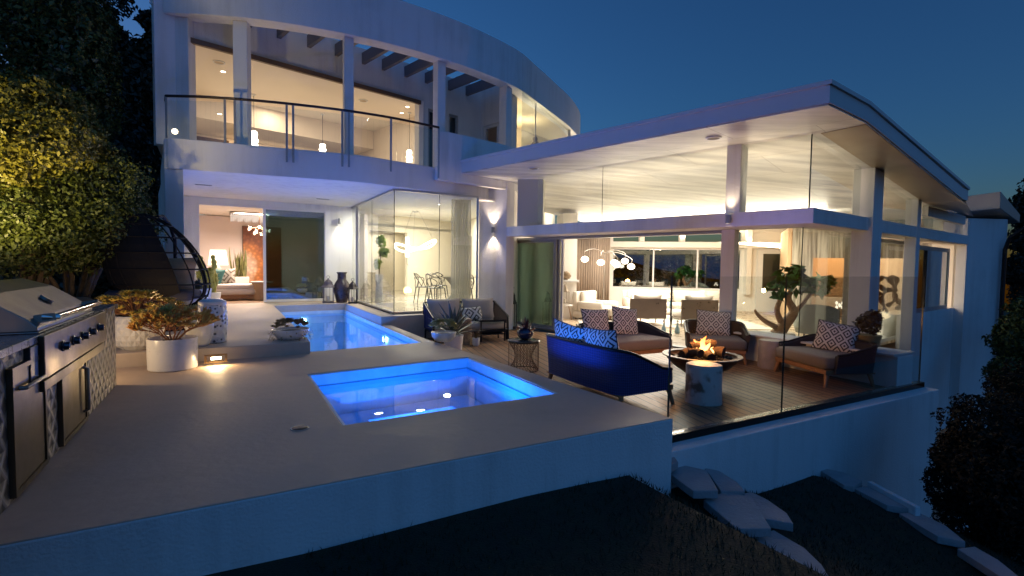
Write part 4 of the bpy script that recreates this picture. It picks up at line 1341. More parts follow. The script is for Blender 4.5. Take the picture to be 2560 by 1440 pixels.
lv_c = Vector((2.0, 8.98, ZD)); lv_r = R(28)
lounge('rope_sofa', 'low rope sofa with taupe seat behind the navy sofa', 'sofa', lv_c, lv_r, 1.55, .95, M_ROPE, .62, .46, 'rope lounge seats round the fire bowl')
cushion('pale diamond cushion on the left of the low sofa, above the navy sofa', rel(lv_c, lv_r, -.40, .24, .41), lv_r - R(10), .54, .52, .17, M_IKAT, 20, 2, 'diamond patterned cushions')
cushion('pale diamond cushion on the right of the low sofa behind the navy sofa', rel(lv_c, lv_r, .26, .24, .41), lv_r - R(8), .54, .54, .17, M_IKAT, 22, 8, 'diamond patterned cushions')

ac_c = Vector((3.72, 9.22, ZD)); ac_r = R(-14)
lounge('rope_armchair', 'rope armchair with teak legs standing behind the fire bowl', 'armchair', ac_c, ac_r, 1.02, .86, mat('brown_woven_rope', (.07, .045, .03), .7, var=.3, vscale=30, bump=.7, bscale=150), .66, .50, 'rope lounge seats round the fire bowl')
cushion('cream and brown diamond cushion on the armchair behind the flames', rel(ac_c, ac_r, -.02, .16, .41), ac_r, .62, .48, .18, M_IKAT, 16, 3, 'diamond patterned cushions')

dr_c = Vector((4.78, 7.70, ZD)); dr_r = R(-82)
lounge('rope_sofa', 'dark rope sofa with teak frame before the white ledge wall on the right', 'sofa', dr_c, dr_r, 1.22, .84, M_ROPE, .60, .46, 'rope lounge seats round the fire bowl')
cushion('diamond cushion leaning on the dark sofa by the white ledge wall', rel(dr_c, dr_r, -.05, .18, .41), R(-38), .58, .48, .18, M_IKAT, 24, 8, 'diamond patterned cushions')

# sand coloured loveseat under the dining bay glass
lc_c = Vector((-1.02, 11.30, ZD)); lc_r = R(24)
root = thing('loveseat', 'dark wicker loveseat with sand cushions below the dining bay glass', 'loveseat', lc_c, lc_r)
w, dp = 1.70, .86
for sx in (-1, 1):
    x = sx * w / 2
    fr = [(x, -dp / 2, .0), (x, -dp / 2 + .02, .52), (x, dp / 2 - .02, .80), (x, dp / 2 + .04, 0)]
    MB().tube(fr, .022, 8).build('arm_frame', M_DARK, root, smooth=50)
    m = MB()
    for i in range(22):
        q = (i + .5) / 22
        y = -dp / 2 + dp * q
        m.tube([(x, y, .24), (x, y, .52 + .28 * q)], .0085, 5)
    m.build('arm_weave', M_ROPEN if sx < 0 else mat('brown_wicker', (.06, .045, .038), .6), root)  # pool-side arm has the blue of the pool light in its colour
m = MB()
for i in range(40):
    x = -w / 2 + w * (i + .5) / 40
    m.tube([(x, dp / 2, .22), (x, dp / 2 - .02, .80)], .0085, 5)
m.build('back_weave', M_ROPE, root)
MB().tube([(-w / 2, dp / 2 - .02, .80), (w / 2, dp / 2 - .02, .80)], .02, 8).build('top_rail', M_DARK, root, smooth=50)
MB().box(-w / 2 + .02, w / 2 - .02, -dp / 2, dp / 2, .18, .24).build('seat_frame', M_DARK, root, bevel=.006)
for sx in (-1, 1):
    for sy in (-1, 1):
        MB().tube([(sx * (w / 2 - .03), sy * (dp / 2 - .03), .2), (sx * (w / 2 - .03), sy * (dp / 2 - .03), 0)], .022, 8).build('leg', M_DARK, root, smooth=50)
MB().slabcushion(-w / 2 + .04, w / 2 - .04, -dp / 2 - .02, dp / 2 - .08, .245, .40, .05).build('seat_cushion', M_SAND, root, smooth=60)
for i, xx in enumerate((-.42, .40)):
    MB().pillow(.78, .50, .22, Matrix.Translation((xx, dp / 2 - .20, .40)) @ Matrix.Rotation(R(-14), 4, 'X') @ Matrix.Translation((0, 0, .25))).build('back_cushion', M_SAND, root, smooth=60)
cushion('leaf printed cushion on the sand coloured loveseat', rel(lc_c, lc_r, .18, -.02, .39), lc_r, .50, .36, .16, M_LEAFC, 30, -4)

# low glass side table by the loveseat
c = at_deck(1228, 851)
t = thing('glass_side_table', 'small dark side table with a glass top beside the loveseat', 'side table', c, R(20))
MB().box(-.30, .30, -.25, .25, .46, .472).build('glass_top', sheer('smoked_table_glass', (.45, .5, .5), .07, gain=1.5), t)
m = MB()
for sx in (-1, 1):
    for sy in (-1, 1):
        MB().beam((sx * .27, sy * .22, 0), (sx * .27, sy * .22, .455), .028, .028).build('leg', M_DARK, t)
m.box(-.30, .30, -.25, -.22, .43, .458); m.box(-.30, .30, .22, .25, .43, .458); m.box(-.30, -.27, -.22, .22, .43, .458); m.box(.27, .30, -.22, .22, .43, .458)
m.build('frame', M_DARK, t)
MB().box(-.27, .27, -.22, .22, .14, .16).build('lower_shelf', M_DARK, t)

# round wire table with the blue vase
c = Vector((.20, 8.05, ZD))
t = thing('wire_table', 'round wire cage table with dark stone top beside the navy sofa', 'side table', c)
MB().lathe([(.001, .455), (.25, .455), (.262, .463), (.262, .475), (.25, .483), (.001, .483)], 32).build('table_top', mat('dark_stone_top', (.05, .06, .05), .18, var=.2, vscale=20), t, smooth=40)
m = MB()
for i in range(28):
    a, b = 2 * math.pi * i / 28, 2 * math.pi * (i + 7) / 28
    m.tube([(.24 * math.cos(a), .24 * math.sin(a), .45), (.13 * math.cos((a + b) / 2), .13 * math.sin((a + b) / 2), .22), (.24 * math.cos(b), .24 * math.sin(b), .005)], .004, 5)
    m.tube([(.24 * math.cos(a), .24 * math.sin(a), .45), (.24 * math.cos(a), .24 * math.sin(a), .005)], .0035, 4)
m.build('wire_cage', mat('bronze_wire', (.10, .05, .035), .4, metal=.7), t, smooth=60)
for z in (.005, .45):
    MB().tube([(.24 * math.cos(2 * math.pi * i / 32), .24 * math.sin(2 * math.pi * i / 32), z) for i in range(32)], .006, 6, closed=True).build('ring', M_DARK, t, smooth=60)
t = thing('spiky_vase', 'dark blue glass vase with spiky succulents on the wire table', 'vase', c + Vector((.02, 0, .484)))
MB().lathe([(.05, 0), (.10, .03), (.135, .09), (.13, .14), (.09, .185), (.07, .19), (.06, .17), (.001, .15)], 24).build('vase_body', mat('cobalt_glass', (.012, .018, .06), .1, spec=.8), t, smooth=60)
m = MB(); rng = random.Random(4)
for i in range(46):
    a, e = rng.uniform(0, 6.28), rng.uniform(.15, 1.4)
    d = Vector((math.cos(a) * math.cos(e), math.sin(a) * math.cos(e), math.sin(e)))
    m.leaf(Vector((0, 0, .15)) + d * .05, d, Vector((0, 0, 1)), rng.uniform(.10, .19), .035, rng.uniform(-.1, .3), 4, .3)
m.build('succulent_leaves', mat('dark_plum_leaf', (.07, .035, .05), .35), t, smooth=60)
for i in range(7):
    a = i * .9
    MB().ball((.13 * math.cos(a), .13 * math.sin(a), .17 + .03 * (i % 3)), .022, 8, 6).build('glass_bud', mat('amber_glass_bud', (.35, .16, .08), .15) if i == 0 else bpy.data.materials['amber_glass_bud'], t, smooth=60)

# ------------------------------------------------------------------ fire bowl
fb = AY(1759, 874, 7.25); fz = fb.z - ZD
t = thing('fire_bowl', 'wide metal fire bowl on a tapered foot with a pale flat rim', 'fire bowl', (fb.x, fb.y, ZD))
rr = .545
M_CORTEN = mat('weathered_bronze', (.10, .06, .045), .45, metal=.7, var=.3, vscale=12)
MB().lathe([(.17, 0), (.18, .02), (.15, .07), (.19, .13), (.38, fz - .16), (.48, fz - .06), (rr - .05, fz - .015), (rr - .06, fz - .012), (.3, fz - .08), (.001, fz - .10)], 48).build('bowl', M_CORTEN, t, smooth=40)
MB().lathe([(rr - .075, fz - .01), (rr, fz - .008), (rr + .004, fz), (rr, fz + .008), (rr - .075, fz + .004)], 64, cap=False).build('rim', mat('satin_rim_metal', (.17, .15, .14), .45, metal=.9), t, smooth=40)
m = MB(); rng = random.Random(9)
for i in range(150):
    a, q = rng.uniform(0, 6.28), rr * .80 * math.sqrt(rng.random())
    m.ball((q * math.cos(a), q * math.sin(a), fz - .05 + rng.uniform(0, .02)), (rng.uniform(.02, .04), rng.uniform(.02, .04), .02), 6, 4, .3, i)
m.build('lava_rocks', mat('lava_rock', (.035, .025, .022), .9), t, smooth=80)
M_LOG = mat('charred_log', (.07, .035, .02), .9, var=.5, vscale=25, bump=1, bscale=60)
for (x, y, z, a, L, r) in ((-.10, .05, .06, 25, .42, .07), (.14, .08, .07, -40, .40, .075), (.05, -.10, .06, 85, .34, .065), (-.16, -.08, .08, -65, .30, .06), (.02, .04, .17, 5, .36, .06)):
    dv = Vector((math.cos(R(a)), math.sin(R(a)), .12))
    pts = [Vector((x, y, fz + z - .03)) + dv * (L * (i / 5 - .5)) + Vector((0, 0, .015 * math.sin(i * 2.2))) for i in range(6)]
    MB().tube(pts, [r * (1 + .12 * math.sin(i * 1.9 + a)) for i in range(6)], 10).build('log', M_LOG, t, smooth=60)
fl = thing('flames', 'bright orange flames rising between the logs of the fire bowl', 'fire', (fb.x, fb.y, ZD + fz))
fl.scale = (.85, .85, .80)
k = bpy.data.materials.new('flame'); k.use_nodes = True
nt = k.node_tree; nt.nodes.clear()
N = nt.nodes.new
tc = N('ShaderNodeTexCoord'); sp = N('ShaderNodeSeparateXYZ'); nt.links.new(tc.outputs['Object'], sp.inputs[0])
mr = N('ShaderNodeMapRange'); mr.inputs[1].default_value = 0; mr.inputs[2].default_value = .34; nt.links.new(sp.outputs[2], mr.inputs[0])
rp_ = N('ShaderNodeValToRGB'); rp_.color_ramp.elements[0].color = (1, .62, .22, 1); rp_.color_ramp.elements[1].color = (1, .22, .03, 1); nt.links.new(mr.outputs[0], rp_.inputs[0])
em = N('ShaderNodeEmission'); em.inputs[1].default_value = 6; nt.links.new(rp_.outputs[0], em.inputs[0])
trn = N('ShaderNodeBsdfTransparent'); lw = N('ShaderNodeLayerWeight'); lw.inputs[0].default_value = .35
mxs = N('ShaderNodeMixShader'); o_ = N('ShaderNodeOutputMaterial')
nt.links.new(lw.outputs['Facing'], mxs.inputs[0]); nt.links.new(em.outputs[0], mxs.inputs[1]); nt.links.new(trn.outputs[0], mxs.inputs[2]); nt.links.new(mxs.outputs[0], o_.inputs[0])
for (x, y, h, r, ln) in ((0, 0, .33, .06, .05), (.07, .03, .25, .045, .08), (-.08, .02, .26, .04, -.06), (.04, -.08, .22, .04, .05), (-.03, .09, .25, .038, -.05), (.14, -.05, .14, .028, .03), (-.13, -.09, .13, .025, 0), (.03, .02, .28, .03, -.07), (-.05, -.04, .24, .03, .04), (.10, .08, .20, .025, -.03), (-.10, .08, .17, .024, .05), (.17, .03, .11, .02, .03)):
    pts = [(x + ln * q * q + .018 * math.sin(7 * q + x * 40), y + .02 * math.sin(5 * q + y * 30), .02 + h * q) for q in [i / 8 for i in range(9)]]
    MB().tube(pts, [max(.002, r * (math.sin(math.pi * (.16 + .84 * (i / 8) ** .8)) ** 1.1)) for i in range(9)], 10).build('flame_tongue', k, fl, smooth=80)

# tree stump stools
def stump(name, label, c, r, h, mt, mtop, grp):
    t = thing(name, label, 'stool', c, 0, grp)
    sd = c[0]
    wob = lambda a, z: 1 + .05 * math.sin(2 * a + sd) + .03 * math.sin(5 * a + sd * 2) + .02 * math.sin(9 * a + z * 6)
    MB().lathe([(r * .98, 0), (r, .02), (r * .97, h * .5), (r, h - .02), (r * .97, h)], 40, wob=wob).build('trunk', mt, t, smooth=40)
    MB().lathe([(r * .93, h + .001), (r * .93, h + .006)], 40, wob=wob).build('top', mtop, t, smooth=40)
    return t
k = NT('white_washed_bark', .6)
geo = k.n('ShaderNodeNewGeometry'); nz = k.n('ShaderNodeTexVoronoi'); nz.inputs['Scale'].default_value = 7; nz.feature = 'F1'
n2 = k.n('ShaderNodeTexNoise'); n2.inputs['Scale'].default_value = 3.6; n2.inputs['Detail'].default_value = 7
k.l(geo.outputs['Position'], n2.inputs['Vector'])
k.l(k.ramp(n2.outputs['Fac'], [(.36, (.20, .15, .11)), (.43, (.60, .57, .53)), (.60, (.66, .64, .60)), (.68, (.30, .24, .18))]), k.b.inputs['Base Color'])
bp = k.n('ShaderNodeBump'); bp.inputs['Strength'].default_value = .5; k.l(n2.outputs['Fac'], bp.inputs['Height']); k.l(bp.outputs[0], k.b.inputs['Normal'])
stump('stump_stool', 'white washed tree stump stool standing in front of the fire bowl', G(1771, 1000, ZD) + Vector((.03, .15, 0)), .205, .475, k.m, mat('pale_stump_top', (.62, .55, .46), .55, var=.15, vscale=20), 'tree stump stools')
stump('stump_stool', 'grey tree stump stool between the fire bowl and the right sofa', G(1940, 905, ZD) + Vector((.0, .15, 0)), .185, .46, mat('grey_stump_bark', (.34, .31, .30), .7, var=.2, vscale=9), mat('grey_stump_top', (.42, .38, .34), .6), 'tree stump stools')

# ------------------------------------------------------------------ planters on platform and patio
def rosette(m, c, r, n, rng, tilt=.9, w=.45, droop=-.25):
    for ring, (f, e) in enumerate(((1, .35), (.8, .75), (.5, 1.15))):
        k = max(3, int(n * (1 - ring * .2)))
        for i in range(k):
            a = 2 * math.pi * (i + ring * .5) / k + rng.uniform(-.1, .1)
            d = Vector((math.cos(a) * math.cos(e), math.sin(a) * math.cos(e), math.sin(e)))
            m.leaf(Vector(c) + d * r * .1, d, Vector((0, 0, 1)), r * f, r * w, droop, 3, .35)

def bowl_pot(root, r, h, mt, name='pot'):
    MB().lathe([(r * .55, 0), (r * .72, h * .12), (r * .95, h * .6), (r, h), (r * .94, h + .004), (r * .90, h - .02), (.001, h - .03)], 40).build(name, mt, root, smooth=40)
    MB().lathe([(r * .895, h - .028), (.001, h - .018)], 32, cap=False).build('soil', M_SOIL, root)

def leafmat(name, c1, c2, rough=.45, sc=9):
    k = NT(name, rough)
    oi = k.n('ShaderNodeNewGeometry'); nz = k.n('ShaderNodeTexNoise'); nz.inputs['Scale'].default_value = sc
    k.l(oi.outputs['Position'], nz.inputs['Vector'])
    k.l(k.ramp(nz.outputs['Fac'], [(.35, c1), (.65, c2)]), k.b.inputs['Base Color'])
    k.b.inputs['Subsurface Weight'].default_value = 0
    return k.m
M_SUCY = leafmat('olive_succulent', (.30, .29, .11), (.52, .44, .18))
M_SUCR = leafmat('russet_succulent', (.30, .17, .09), (.27, .24, .11))
M_AGAVE = leafmat('blue_grey_agave', (.05, .075, .065), (.09, .12, .095))
M_EUPH = leafmat('euphorbia_green', (.22, .23, .04), (.32, .29, .06))
M_GOLD = leafmat('golden_sedum', (.46, .29, .05), (.62, .44, .08))
M_LIME = leafmat('lime_aeonium', (.30, .34, .05), (.42, .44, .08))
M_ORNG = leafmat('orange_tipped_sticks', (.72, .34, .09), (.62, .54, .16), sc=14)
M_TWIG = mat('rust_brown_twig', (.28, .12, .05), .7)

# bowl on the far corner of the platform
t = thing('planted_bowl', 'white bowl of olive green succulents on the far platform corner', 'planter', G(1110, 861, 0) + Vector((0, .15, 0)))
bowl_pot(t, .215, .155, M_POT)
m = MB(); rng = random.Random(2)
for i in range(60):
    a, q = rng.uniform(0, 6.28), .19 * math.sqrt(rng.random())
    rosette(m, (q * 1.15 * math.cos(a), q * 1.15 * math.sin(a), .16 + .17 * math.sqrt(max(0, 1 - (q / .20) ** 2)) + rng.uniform(-.02, .03)), rng.uniform(.05, .08), 9, rng)
m.build('succulents', M_SUCY, t, smooth=60)
# bowl on the step corner
t = thing('planted_bowl', 'low white bowl with trailing russet succulents on the pool step corner', 'planter', G(722, 866, .17) + Vector((0, .12, 0)), R(10))
bowl_pot(t, .26, .15, M_POT)
m = MB(); rng = random.Random(5)
for i in range(56):
    a, q = rng.uniform(0, 6.28), .24 * math.sqrt(rng.random())
    rosette(m, (q * math.cos(a), q * math.sin(a), .14 + .11 * math.sqrt(max(0, 1 - (q / .25) ** 2)) + rng.uniform(-.02, .04)), rng.uniform(.04, .065), 9, rng)
m.build('succulents', M_SUCR, t, smooth=60)
m = MB()
for i in range(170):
    a = rng.uniform(0, 6.28)
    if math.sin(a) < -.75 and rng.random() < .7: continue
    q = .25 + rng.uniform(-.02, .05)
    p = Vector((q * math.cos(a), q * math.sin(a), .15 - rng.uniform(0, .15)))
    m.leaf(p, Vector((math.cos(a), math.sin(a), rng.uniform(-1.2, .3))), Vector((0, 0, 1)), rng.uniform(.03, .06), .02, .3, 3)
m.build('trailing_stems', leafmat('trailing_sedum', (.26, .17, .07), (.32, .25, .11)), t, smooth=60)

# agave in a pot, log stand and little pot between loveseat and platform
c = Vector((-1.12, 9.75, ZD))
t = thing('potted_agave', 'large spiky grey green agave in a pale pot before the loveseat', 'potted plant', c)
MB().lathe([(.13, 0), (.17, .02), (.19, .25), (.20, .30), (.18, .30), (.17, .27), (.001, .27)], 28).build('pot', M_POT, t, smooth=40)
m = MB(); rng = random.Random(12)
for i in range(30):
    a = i * 2.4; e = .35 + 1.05 * (i / 30)
    d = Vector((math.cos(a) * math.cos(e), math.sin(a) * math.cos(e), math.sin(e)))
    m.leaf(Vector((0, 0, .28)) + d * .03, d, Vector((0, 0, 1)) + d * .01, rng.uniform(.52, .72), .075, .18 * math.cos(e) + .03, 6, .45)
m.build('leaves', M_AGAVE, t, smooth=60)
t = thing('log_stand', 'short pale barked log standing on end beside the agave', 'log', G(1166, 866, ZD) + Vector((0, .12, 0)))
MB().lathe([(.12, 0), (.125, .1), (.118, .3), (.124, .52), (.12, .53)], 24, wob=lambda a, z: 1 + .06 * math.sin(3 * a + z * 5) + .03 * math.sin(11 * a)).build('trunk', mat('mottled_log_bark', (.26, .19, .12), .8, var=.55, vscale=20, bump=.8, bscale=50), t, smooth=40)
MB().lathe([(.11, .531), (.11, .536)], 24).build('cut_face', mat('log_end_grain', (.40, .30, .2), .7), t)
t = thing('small_potted_plant', 'little white pot with a thin reddish plant beside the log stand', 'potted plant', G(1193, 868, ZD) + Vector((0, .08, 0)))
MB().lathe([(.055, 0), (.075, .03), (.08, .16), (.072, .16), (.068, .14), (.001, .14)], 24).build('pot', M_POT, t, smooth=40)
m = MB(); rng = random.Random(3)
for i in range(36):
    a, e = rng.uniform(0, 6.28), rng.uniform(.6, 1.5)
    d = Vector((math.cos(a) * math.cos(e), math.sin(a) * math.cos(e), math.sin(e)))
    m.leaf((0, 0, .14), d, Vector((0, 0, 1)), rng.uniform(.14, .30), .016, .25, 4)
m.build('leaves', leafmat('thin_red_leaf', (.16, .05, .03), (.12, .09, .03)), t)

# big white cylinder pot with the orange stick plant, on the platform by the kitchen
c = DW(-3.92, 3.95, 0); c = G(422, 950, 0) + Vector((-.0, .12, 0)); c.z = 0
t = thing('cylinder_planter', 'smooth white cylinder pot holding an orange tipped branching succulent', 'planter', c)
MB().lathe([(.245, 0), (.258, .012), (.262, .36), (.258, .375), (.24, .375), (.232, .355), (.001, .345)], 56).build('pot', M_POT, t, smooth=40)
MB().lathe([(.231, .346), (.001, .352)], 32, cap=False).build('soil', M_SOIL, t)
twigs, tips = MB(), MB(); rng = random.Random(21)
def branch(p, d, L, r, lvl):
    q = p + d * L
    twigs.tube([p, p.lerp(q, .5) + Vector((rng.uniform(-1, 1), rng.uniform(-1, 1), 0)) * .01, q], [r, r * .9, r * .75], 5)
    if lvl == 0:
        for k in range(4):
            a = rng.uniform(0, 6.28)
            dd_ = (d + Vector((math.cos(a), math.sin(a), rng.uniform(.1, .8))) * .8).normalized()
            tips.leaf(q, dd_, Vector((0, 0, 1)), rng.uniform(.05, .085), .022, 0, 3, .4)
            tips.leaf(q, dd_, dd_.orthogonal(), rng.uniform(.05, .085), .022, 0, 3, .4)
        rosette(tips, q, .035, 5, rng)
        return
    for k in range(3 if lvl > 2 else 2 + (rng.random() < .55)):
        a = rng.uniform(0, 6.28)
        nd = (d * .95 + Vector((math.cos(a), math.sin(a), rng.uniform(-.25, .35))) * .62).normalized()
        branch(q, nd, L * rng.uniform(.68, .86), r * .72, lvl - 1)
for i in range(8):
    a = i * .785
    branch(Vector((.05 * math.cos(a), .05 * math.sin(a), .34)), Vector((math.cos(a) * .75, math.sin(a) * .75, .75)).normalized(), .135, .0105, 4)
twigs.build('branches', M_TWIG, t, smooth=60)
tips.build('leaf_tips', M_ORNG, t, smooth=60)

# faceted pot with golden sedum behind it
c = G(318, 905, .17) + Vector((0, .22, 0))
t = thing('faceted_planter', 'white diamond faceted pot with spreading golden yellow sedum', 'planter', c)
n, rows = 18, 7
vs, fs = [], []
prof = [(.17, 0), (.23, .06), (.265, .13), (.28, .20), (.285, .27), (.275, .34), (.25, .41), (.24, .43)]
for i, (r, z) in enumerate(prof):
    for k in range(n):
        a = 2 * math.pi * (k + .5 * (i % 2)) / n
        vs.append((r * math.cos(a), r * math.sin(a), z))
for i in range(len(prof) - 1):
    for k in range(n):
        l = (k + 1) % n
        a, b, c_, d_ = i * n + k, i * n + l, (i + 1) * n + k, (i + 1) * n + l
        if i % 2 == 0: fs += [(a, b, c_), (b, d_, c_)]
        else: fs += [(a, b, d_), (a, d_, c_)]
# raised pyramid on each diamond
m = MB().add(vs, fs)
for i in range(1, len(prof) - 1):
    for k in range(n):
        a = 2 * math.pi * (k + .5 * (i % 2) + .5) / n
        r, z = prof[i]
        dv = .5 * 2 * math.pi / n
        cc = (1.045 * r * math.cos(a), 1.045 * r * math.sin(a), z)
        L_ = (r * math.cos(a - dv), r * math.sin(a - dv), z); Rr = (r * math.cos(a + dv), r * math.sin(a + dv), z)
        T_ = (prof[i + 1][0] * math.cos(a), prof[i + 1][0] * math.sin(a), prof[i + 1][1]); B_ = (prof[i - 1][0] * math.cos(a), prof[i - 1][0] * math.sin(a), prof[i - 1][1])
        o0 = len(m.v); m.v += [cc, L_, T_, Rr, B_]; m.f += [(o0, o0 + 2, o0 + 1), (o0, o0 + 3, o0 + 2), (o0, o0 + 4, o0 + 3), (o0, o0 + 1, o0 + 4)]
m.build('pot', M_POT, t)
MB().lathe([(.238, .425), (.001, .43)], 32, cap=False).build('soil', M_SOIL, t)
tw, lf = MB(), MB(); rng = random.Random(31)
for i in range(110):
    a = rng.uniform(0, 6.28); q = .50 * math.sqrt(rng.random())
    e = Vector((q * math.cos(a) * 1.12, q * math.sin(a), .52 + .17 * (1 - (q / .44) ** 2) + rng.uniform(-.03, .05)))
    tw.tube([(0.12 * math.cos(a) * rng.random(), .12 * math.sin(a) * rng.random(), .42), e * .6 + Vector((0, 0, .20)), e], [.009, .007, .006], 5)
    rosette(lf, e, rng.uniform(.05, .075), 8, rng)
tw.build('stems', M_TWIG, t, smooth=60)
lf.build('rosettes', M_GOLD, t, smooth=60)
lim = MB(); rosette(lim, (.17, -.14, .44), .12, 10, rng); rosette(lim, (.10, -.20, .42), .07, 9, rng)
lim.build('lime_rosette', M_LIME, t, smooth=60)

# drum stool / pot with pierced pattern
k = NT('pierced_white_ceramic', .35)
tc = k.n('ShaderNodeTexCoord'); vo = k.n('ShaderNodeTexVoronoi'); vo.inputs['Scale'].default_value = 17
k.l(tc.outputs['Object'], vo.inputs['Vector'])
k.l(k.ramp(vo.outputs['Distance'], [(.0, (.10, .10, .10)), (.28, (.13, .13, .13)), (.34, (.70, .69, .68)), (1, (.74, .73, .72))]), k.b.inputs['Base Color'])
bp = k.n('ShaderNodeBump'); bp.inputs['Strength'].default_value = .8; bp.inputs['Distance'].default_value = .03
k.l(vo.outputs['Distance'], bp.inputs['Height']); k.l(bp.outputs[0], k.b.inputs['Normal'])
c = G(521, 882, .17) + Vector((-.02, .18, 0))
t = thing('garden_stool', 'white pierced ceramic drum stool standing on the patio', 'garden stool', c)
MB().lathe([(.14, 0), (.165, .01), (.17, .06), (.185, .30), (.17, .52), (.165, .53)], 40).build('drum', k.m, t, smooth=40)
MB().lathe([(.17, .531), (.175, .54), (.17, .575), (.12, .605), (.05, .612), (.001, .613)], 40).build('lid', M_POT, t, smooth=50)
c = G(484, 895, .17) + Vector((-.05, .25, 0))
t = thing('round_white_pot', 'plain rounded white pot half hidden behind the orange plant', 'planter', c)
bowl_pot(t, .17, .30, M_POT)
m = MB(); rng = random.Random(77)
for i in range(8): rosette(m, (rng.uniform(-.1, .1), rng.uniform(-.1, .1), .31 + rng.uniform(0, .05)), .08, 7, rng)
m.build('succulents', M_SUCY, t, smooth=60)
# wide textured planter with agaves
c = G(452, 835, .17) + Vector((-.02, .35, 0))
k = NT('hammered_white_ceramic', .4)
k.b.inputs['Base Color'].default_value = (.68, .67, .66, 1)
tc = k.n('ShaderNodeTexCoord'); vo = k.n('ShaderNodeTexVoronoi'); vo.inputs['Scale'].default_value = 26
k.l(tc.outputs['Object'], vo.inputs['Vector'])
bp = k.n('ShaderNodeBump'); bp.inputs['Strength'].default_value = 1; bp.inputs['Distance'].default_value = .03
k.l(vo.outputs['Distance'], bp.inputs['Height']); k.l(bp.outputs[0], k.b.inputs['Normal'])
t = thing('tapered_planter', 'tall hammered white planter with dark agaves under the hanging chair', 'planter', c)
MB().lathe([(.22, 0), (.25, .02), (.30, .30), (.34, .62), (.32, .62), (.30, .58), (.001, .57)], 40).build('pot', k.m, t, smooth=40)
m = MB(); rng = random.Random(14)
for (x, y, sc) in ((-.10, .05, 1), (.13, -.02, .9), (.0, .14, .8)):
    for i in range(22):
        a = i * 2.4; e = .35 + 1.0 * (i / 22)
        d = Vector((math.cos(a) * math.cos(e), math.sin(a) * math.cos(e), math.sin(e)))
        m.leaf(Vector((x, y, .58)) + d * .02, d, Vector((0, 0, 1)), rng.uniform(.22, .3) * sc, .05, .12, 5, .4)
m.build('leaves', leafmat('dark_agave', (.025, .035, .03), (.05, .065, .05)), t, smooth=60)

# columnar euphorbia near the wall
c = G(488, 798, .17) + Vector((-.35, 1.2, 0))
t = thing('potted_euphorbia', 'tall knobbly yellow green euphorbia in a white pot near the lounge wall', 'potted plant', c)
bowl_pot(t, .24, .34, M_POT)
m = MB(); rng = random.Random(41)
for i in range(13):
    a = rng.uniform(0, 6.28); q = rng.uniform(.02, .16)
    h = rng.uniform(.40, .92); ln = Vector((math.cos(a), math.sin(a), 0)) * rng.uniform(0, .16)
    pts = [Vector((q * math.cos(a), q * math.sin(a), .32)) + ln * (j / 8) + Vector((.02 * math.sin(j * 1.3 + i), .02 * math.cos(j + i), h * j / 8)) for j in range(9)]
    m.tube(pts, [.055 * (1 + .22 * math.sin(j * 2.1 + i)) if j < 8 else .02 for j in range(9)], 7)
    for j in range(2, 9):
        b = rng.uniform(0, 6.28)
        m.leaf(pts[j], Vector((math.cos(b), math.sin(b), .8)), Vector((0, 0, 1)), rng.uniform(.08, .15), .06, .2, 3, .3)
    m.ball(pts[-1], (.055, .055, .06), 8, 6)
m.build('stems', M_EUPH, t, smooth=60)

# ------------------------------------------------------------------ hanging egg chair
ec = AY(388, 682, 8.0)
EW, EDp, EH = .66, .58, .74
t = thing('egg_chair', 'large black wicker egg chair with a cushion beside the hedge', 'hanging chair', (ec.x, ec.y, .17), R(18))
ez_ = ec.z - .17
rib = MB(); wv = MB()
def egg(th_, ph):                           # ph 0 top .. pi bottom, th_ around
    sx = EW * (1 - .20 * math.cos(ph))
    return Vector((-.20 * math.cos(ph) + sx * math.sin(ph) ** .8 * math.cos(th_), EDp * math.sin(ph) * math.sin(th_), ez_ + EH * math.cos(ph)))
open_ = lambda a: math.sin(a) > .62           # mouth towards the pool
for i in range(18):
    a = 2 * math.pi * i / 18
    if open_(a): continue
    rib.tube([egg(a, math.pi * (j + .6) / 18.5) for j in range(18)], .011, 6)
for j in range(2, 18, 2):
    ph = math.pi * j / 18.5
    arc = [egg(R(142 + 256 * i / 30), ph) for i in range(31)]
    rib.tube(arc, .012, 6)
rib.build('basket', M_BLACK, t, smooth=60)
rim = [egg(R(38), math.pi * (j + .6) / 18.5) for j in range(18)] + [egg(R(142), math.pi * (17 - j + .6) / 18.5) for j in range(18)]
MB().tube(rim, .028, 8, closed=True).build('rim', M_BLACK, t, smooth=60)
# close woven skirt on the shaded back and base
m = MB()
for i in range(20):
    for j in range(15):
        a0_, a1_ = R(142 + 158 * i / 20), R(142 + 158 * (i + 1) / 20)
        h0, h1 = math.pi * (1 + j) / 18.5, math.pi * (2 + j) / 18.5
        m.poly([egg(a0_, h0) * 1.0, egg(a1_, h0), egg(a1_, h1), egg(a0_, h1)])
o = m.build('woven_back', M_BLACK, t)
MB().pillow(1.05, .62, .26, Matrix.Translation((0, .12, ez_ - .42)) @ Matrix.Rotation(R(-14), 4, 'X') @ Matrix.Translation((0, 0, .22))).build('back_cushion', mat('brown_seat_fabric', (.42, .29, .17), .9, var=.15, vscale=12), t, smooth=60)
MB().slabcushion(-.56, .56, -.40, .34, ez_ - .58, ez_ - .42, .06).build('seat_cushion', mat('dark_seat_fabric', (.03, .03, .045), .9), t, smooth=60)
MB().tube([(0, .1, ez_ + EH - .02), (0, .35, ez_ + EH + .02), (0, .70, ez_ + EH - .1), (0, .95, ez_ + .4), (0, 1.0, .4), (0, .8, .03)], .03, 10).build('stand', M_BLACK, t, smooth=60)
MB().lathe([(.001, 0), (.55, 0), (.55, .02), (.52, .035), (.001, .035)], 40, (0, .55, 0)).build('stand_base', M_BLACK, t, smooth=40)

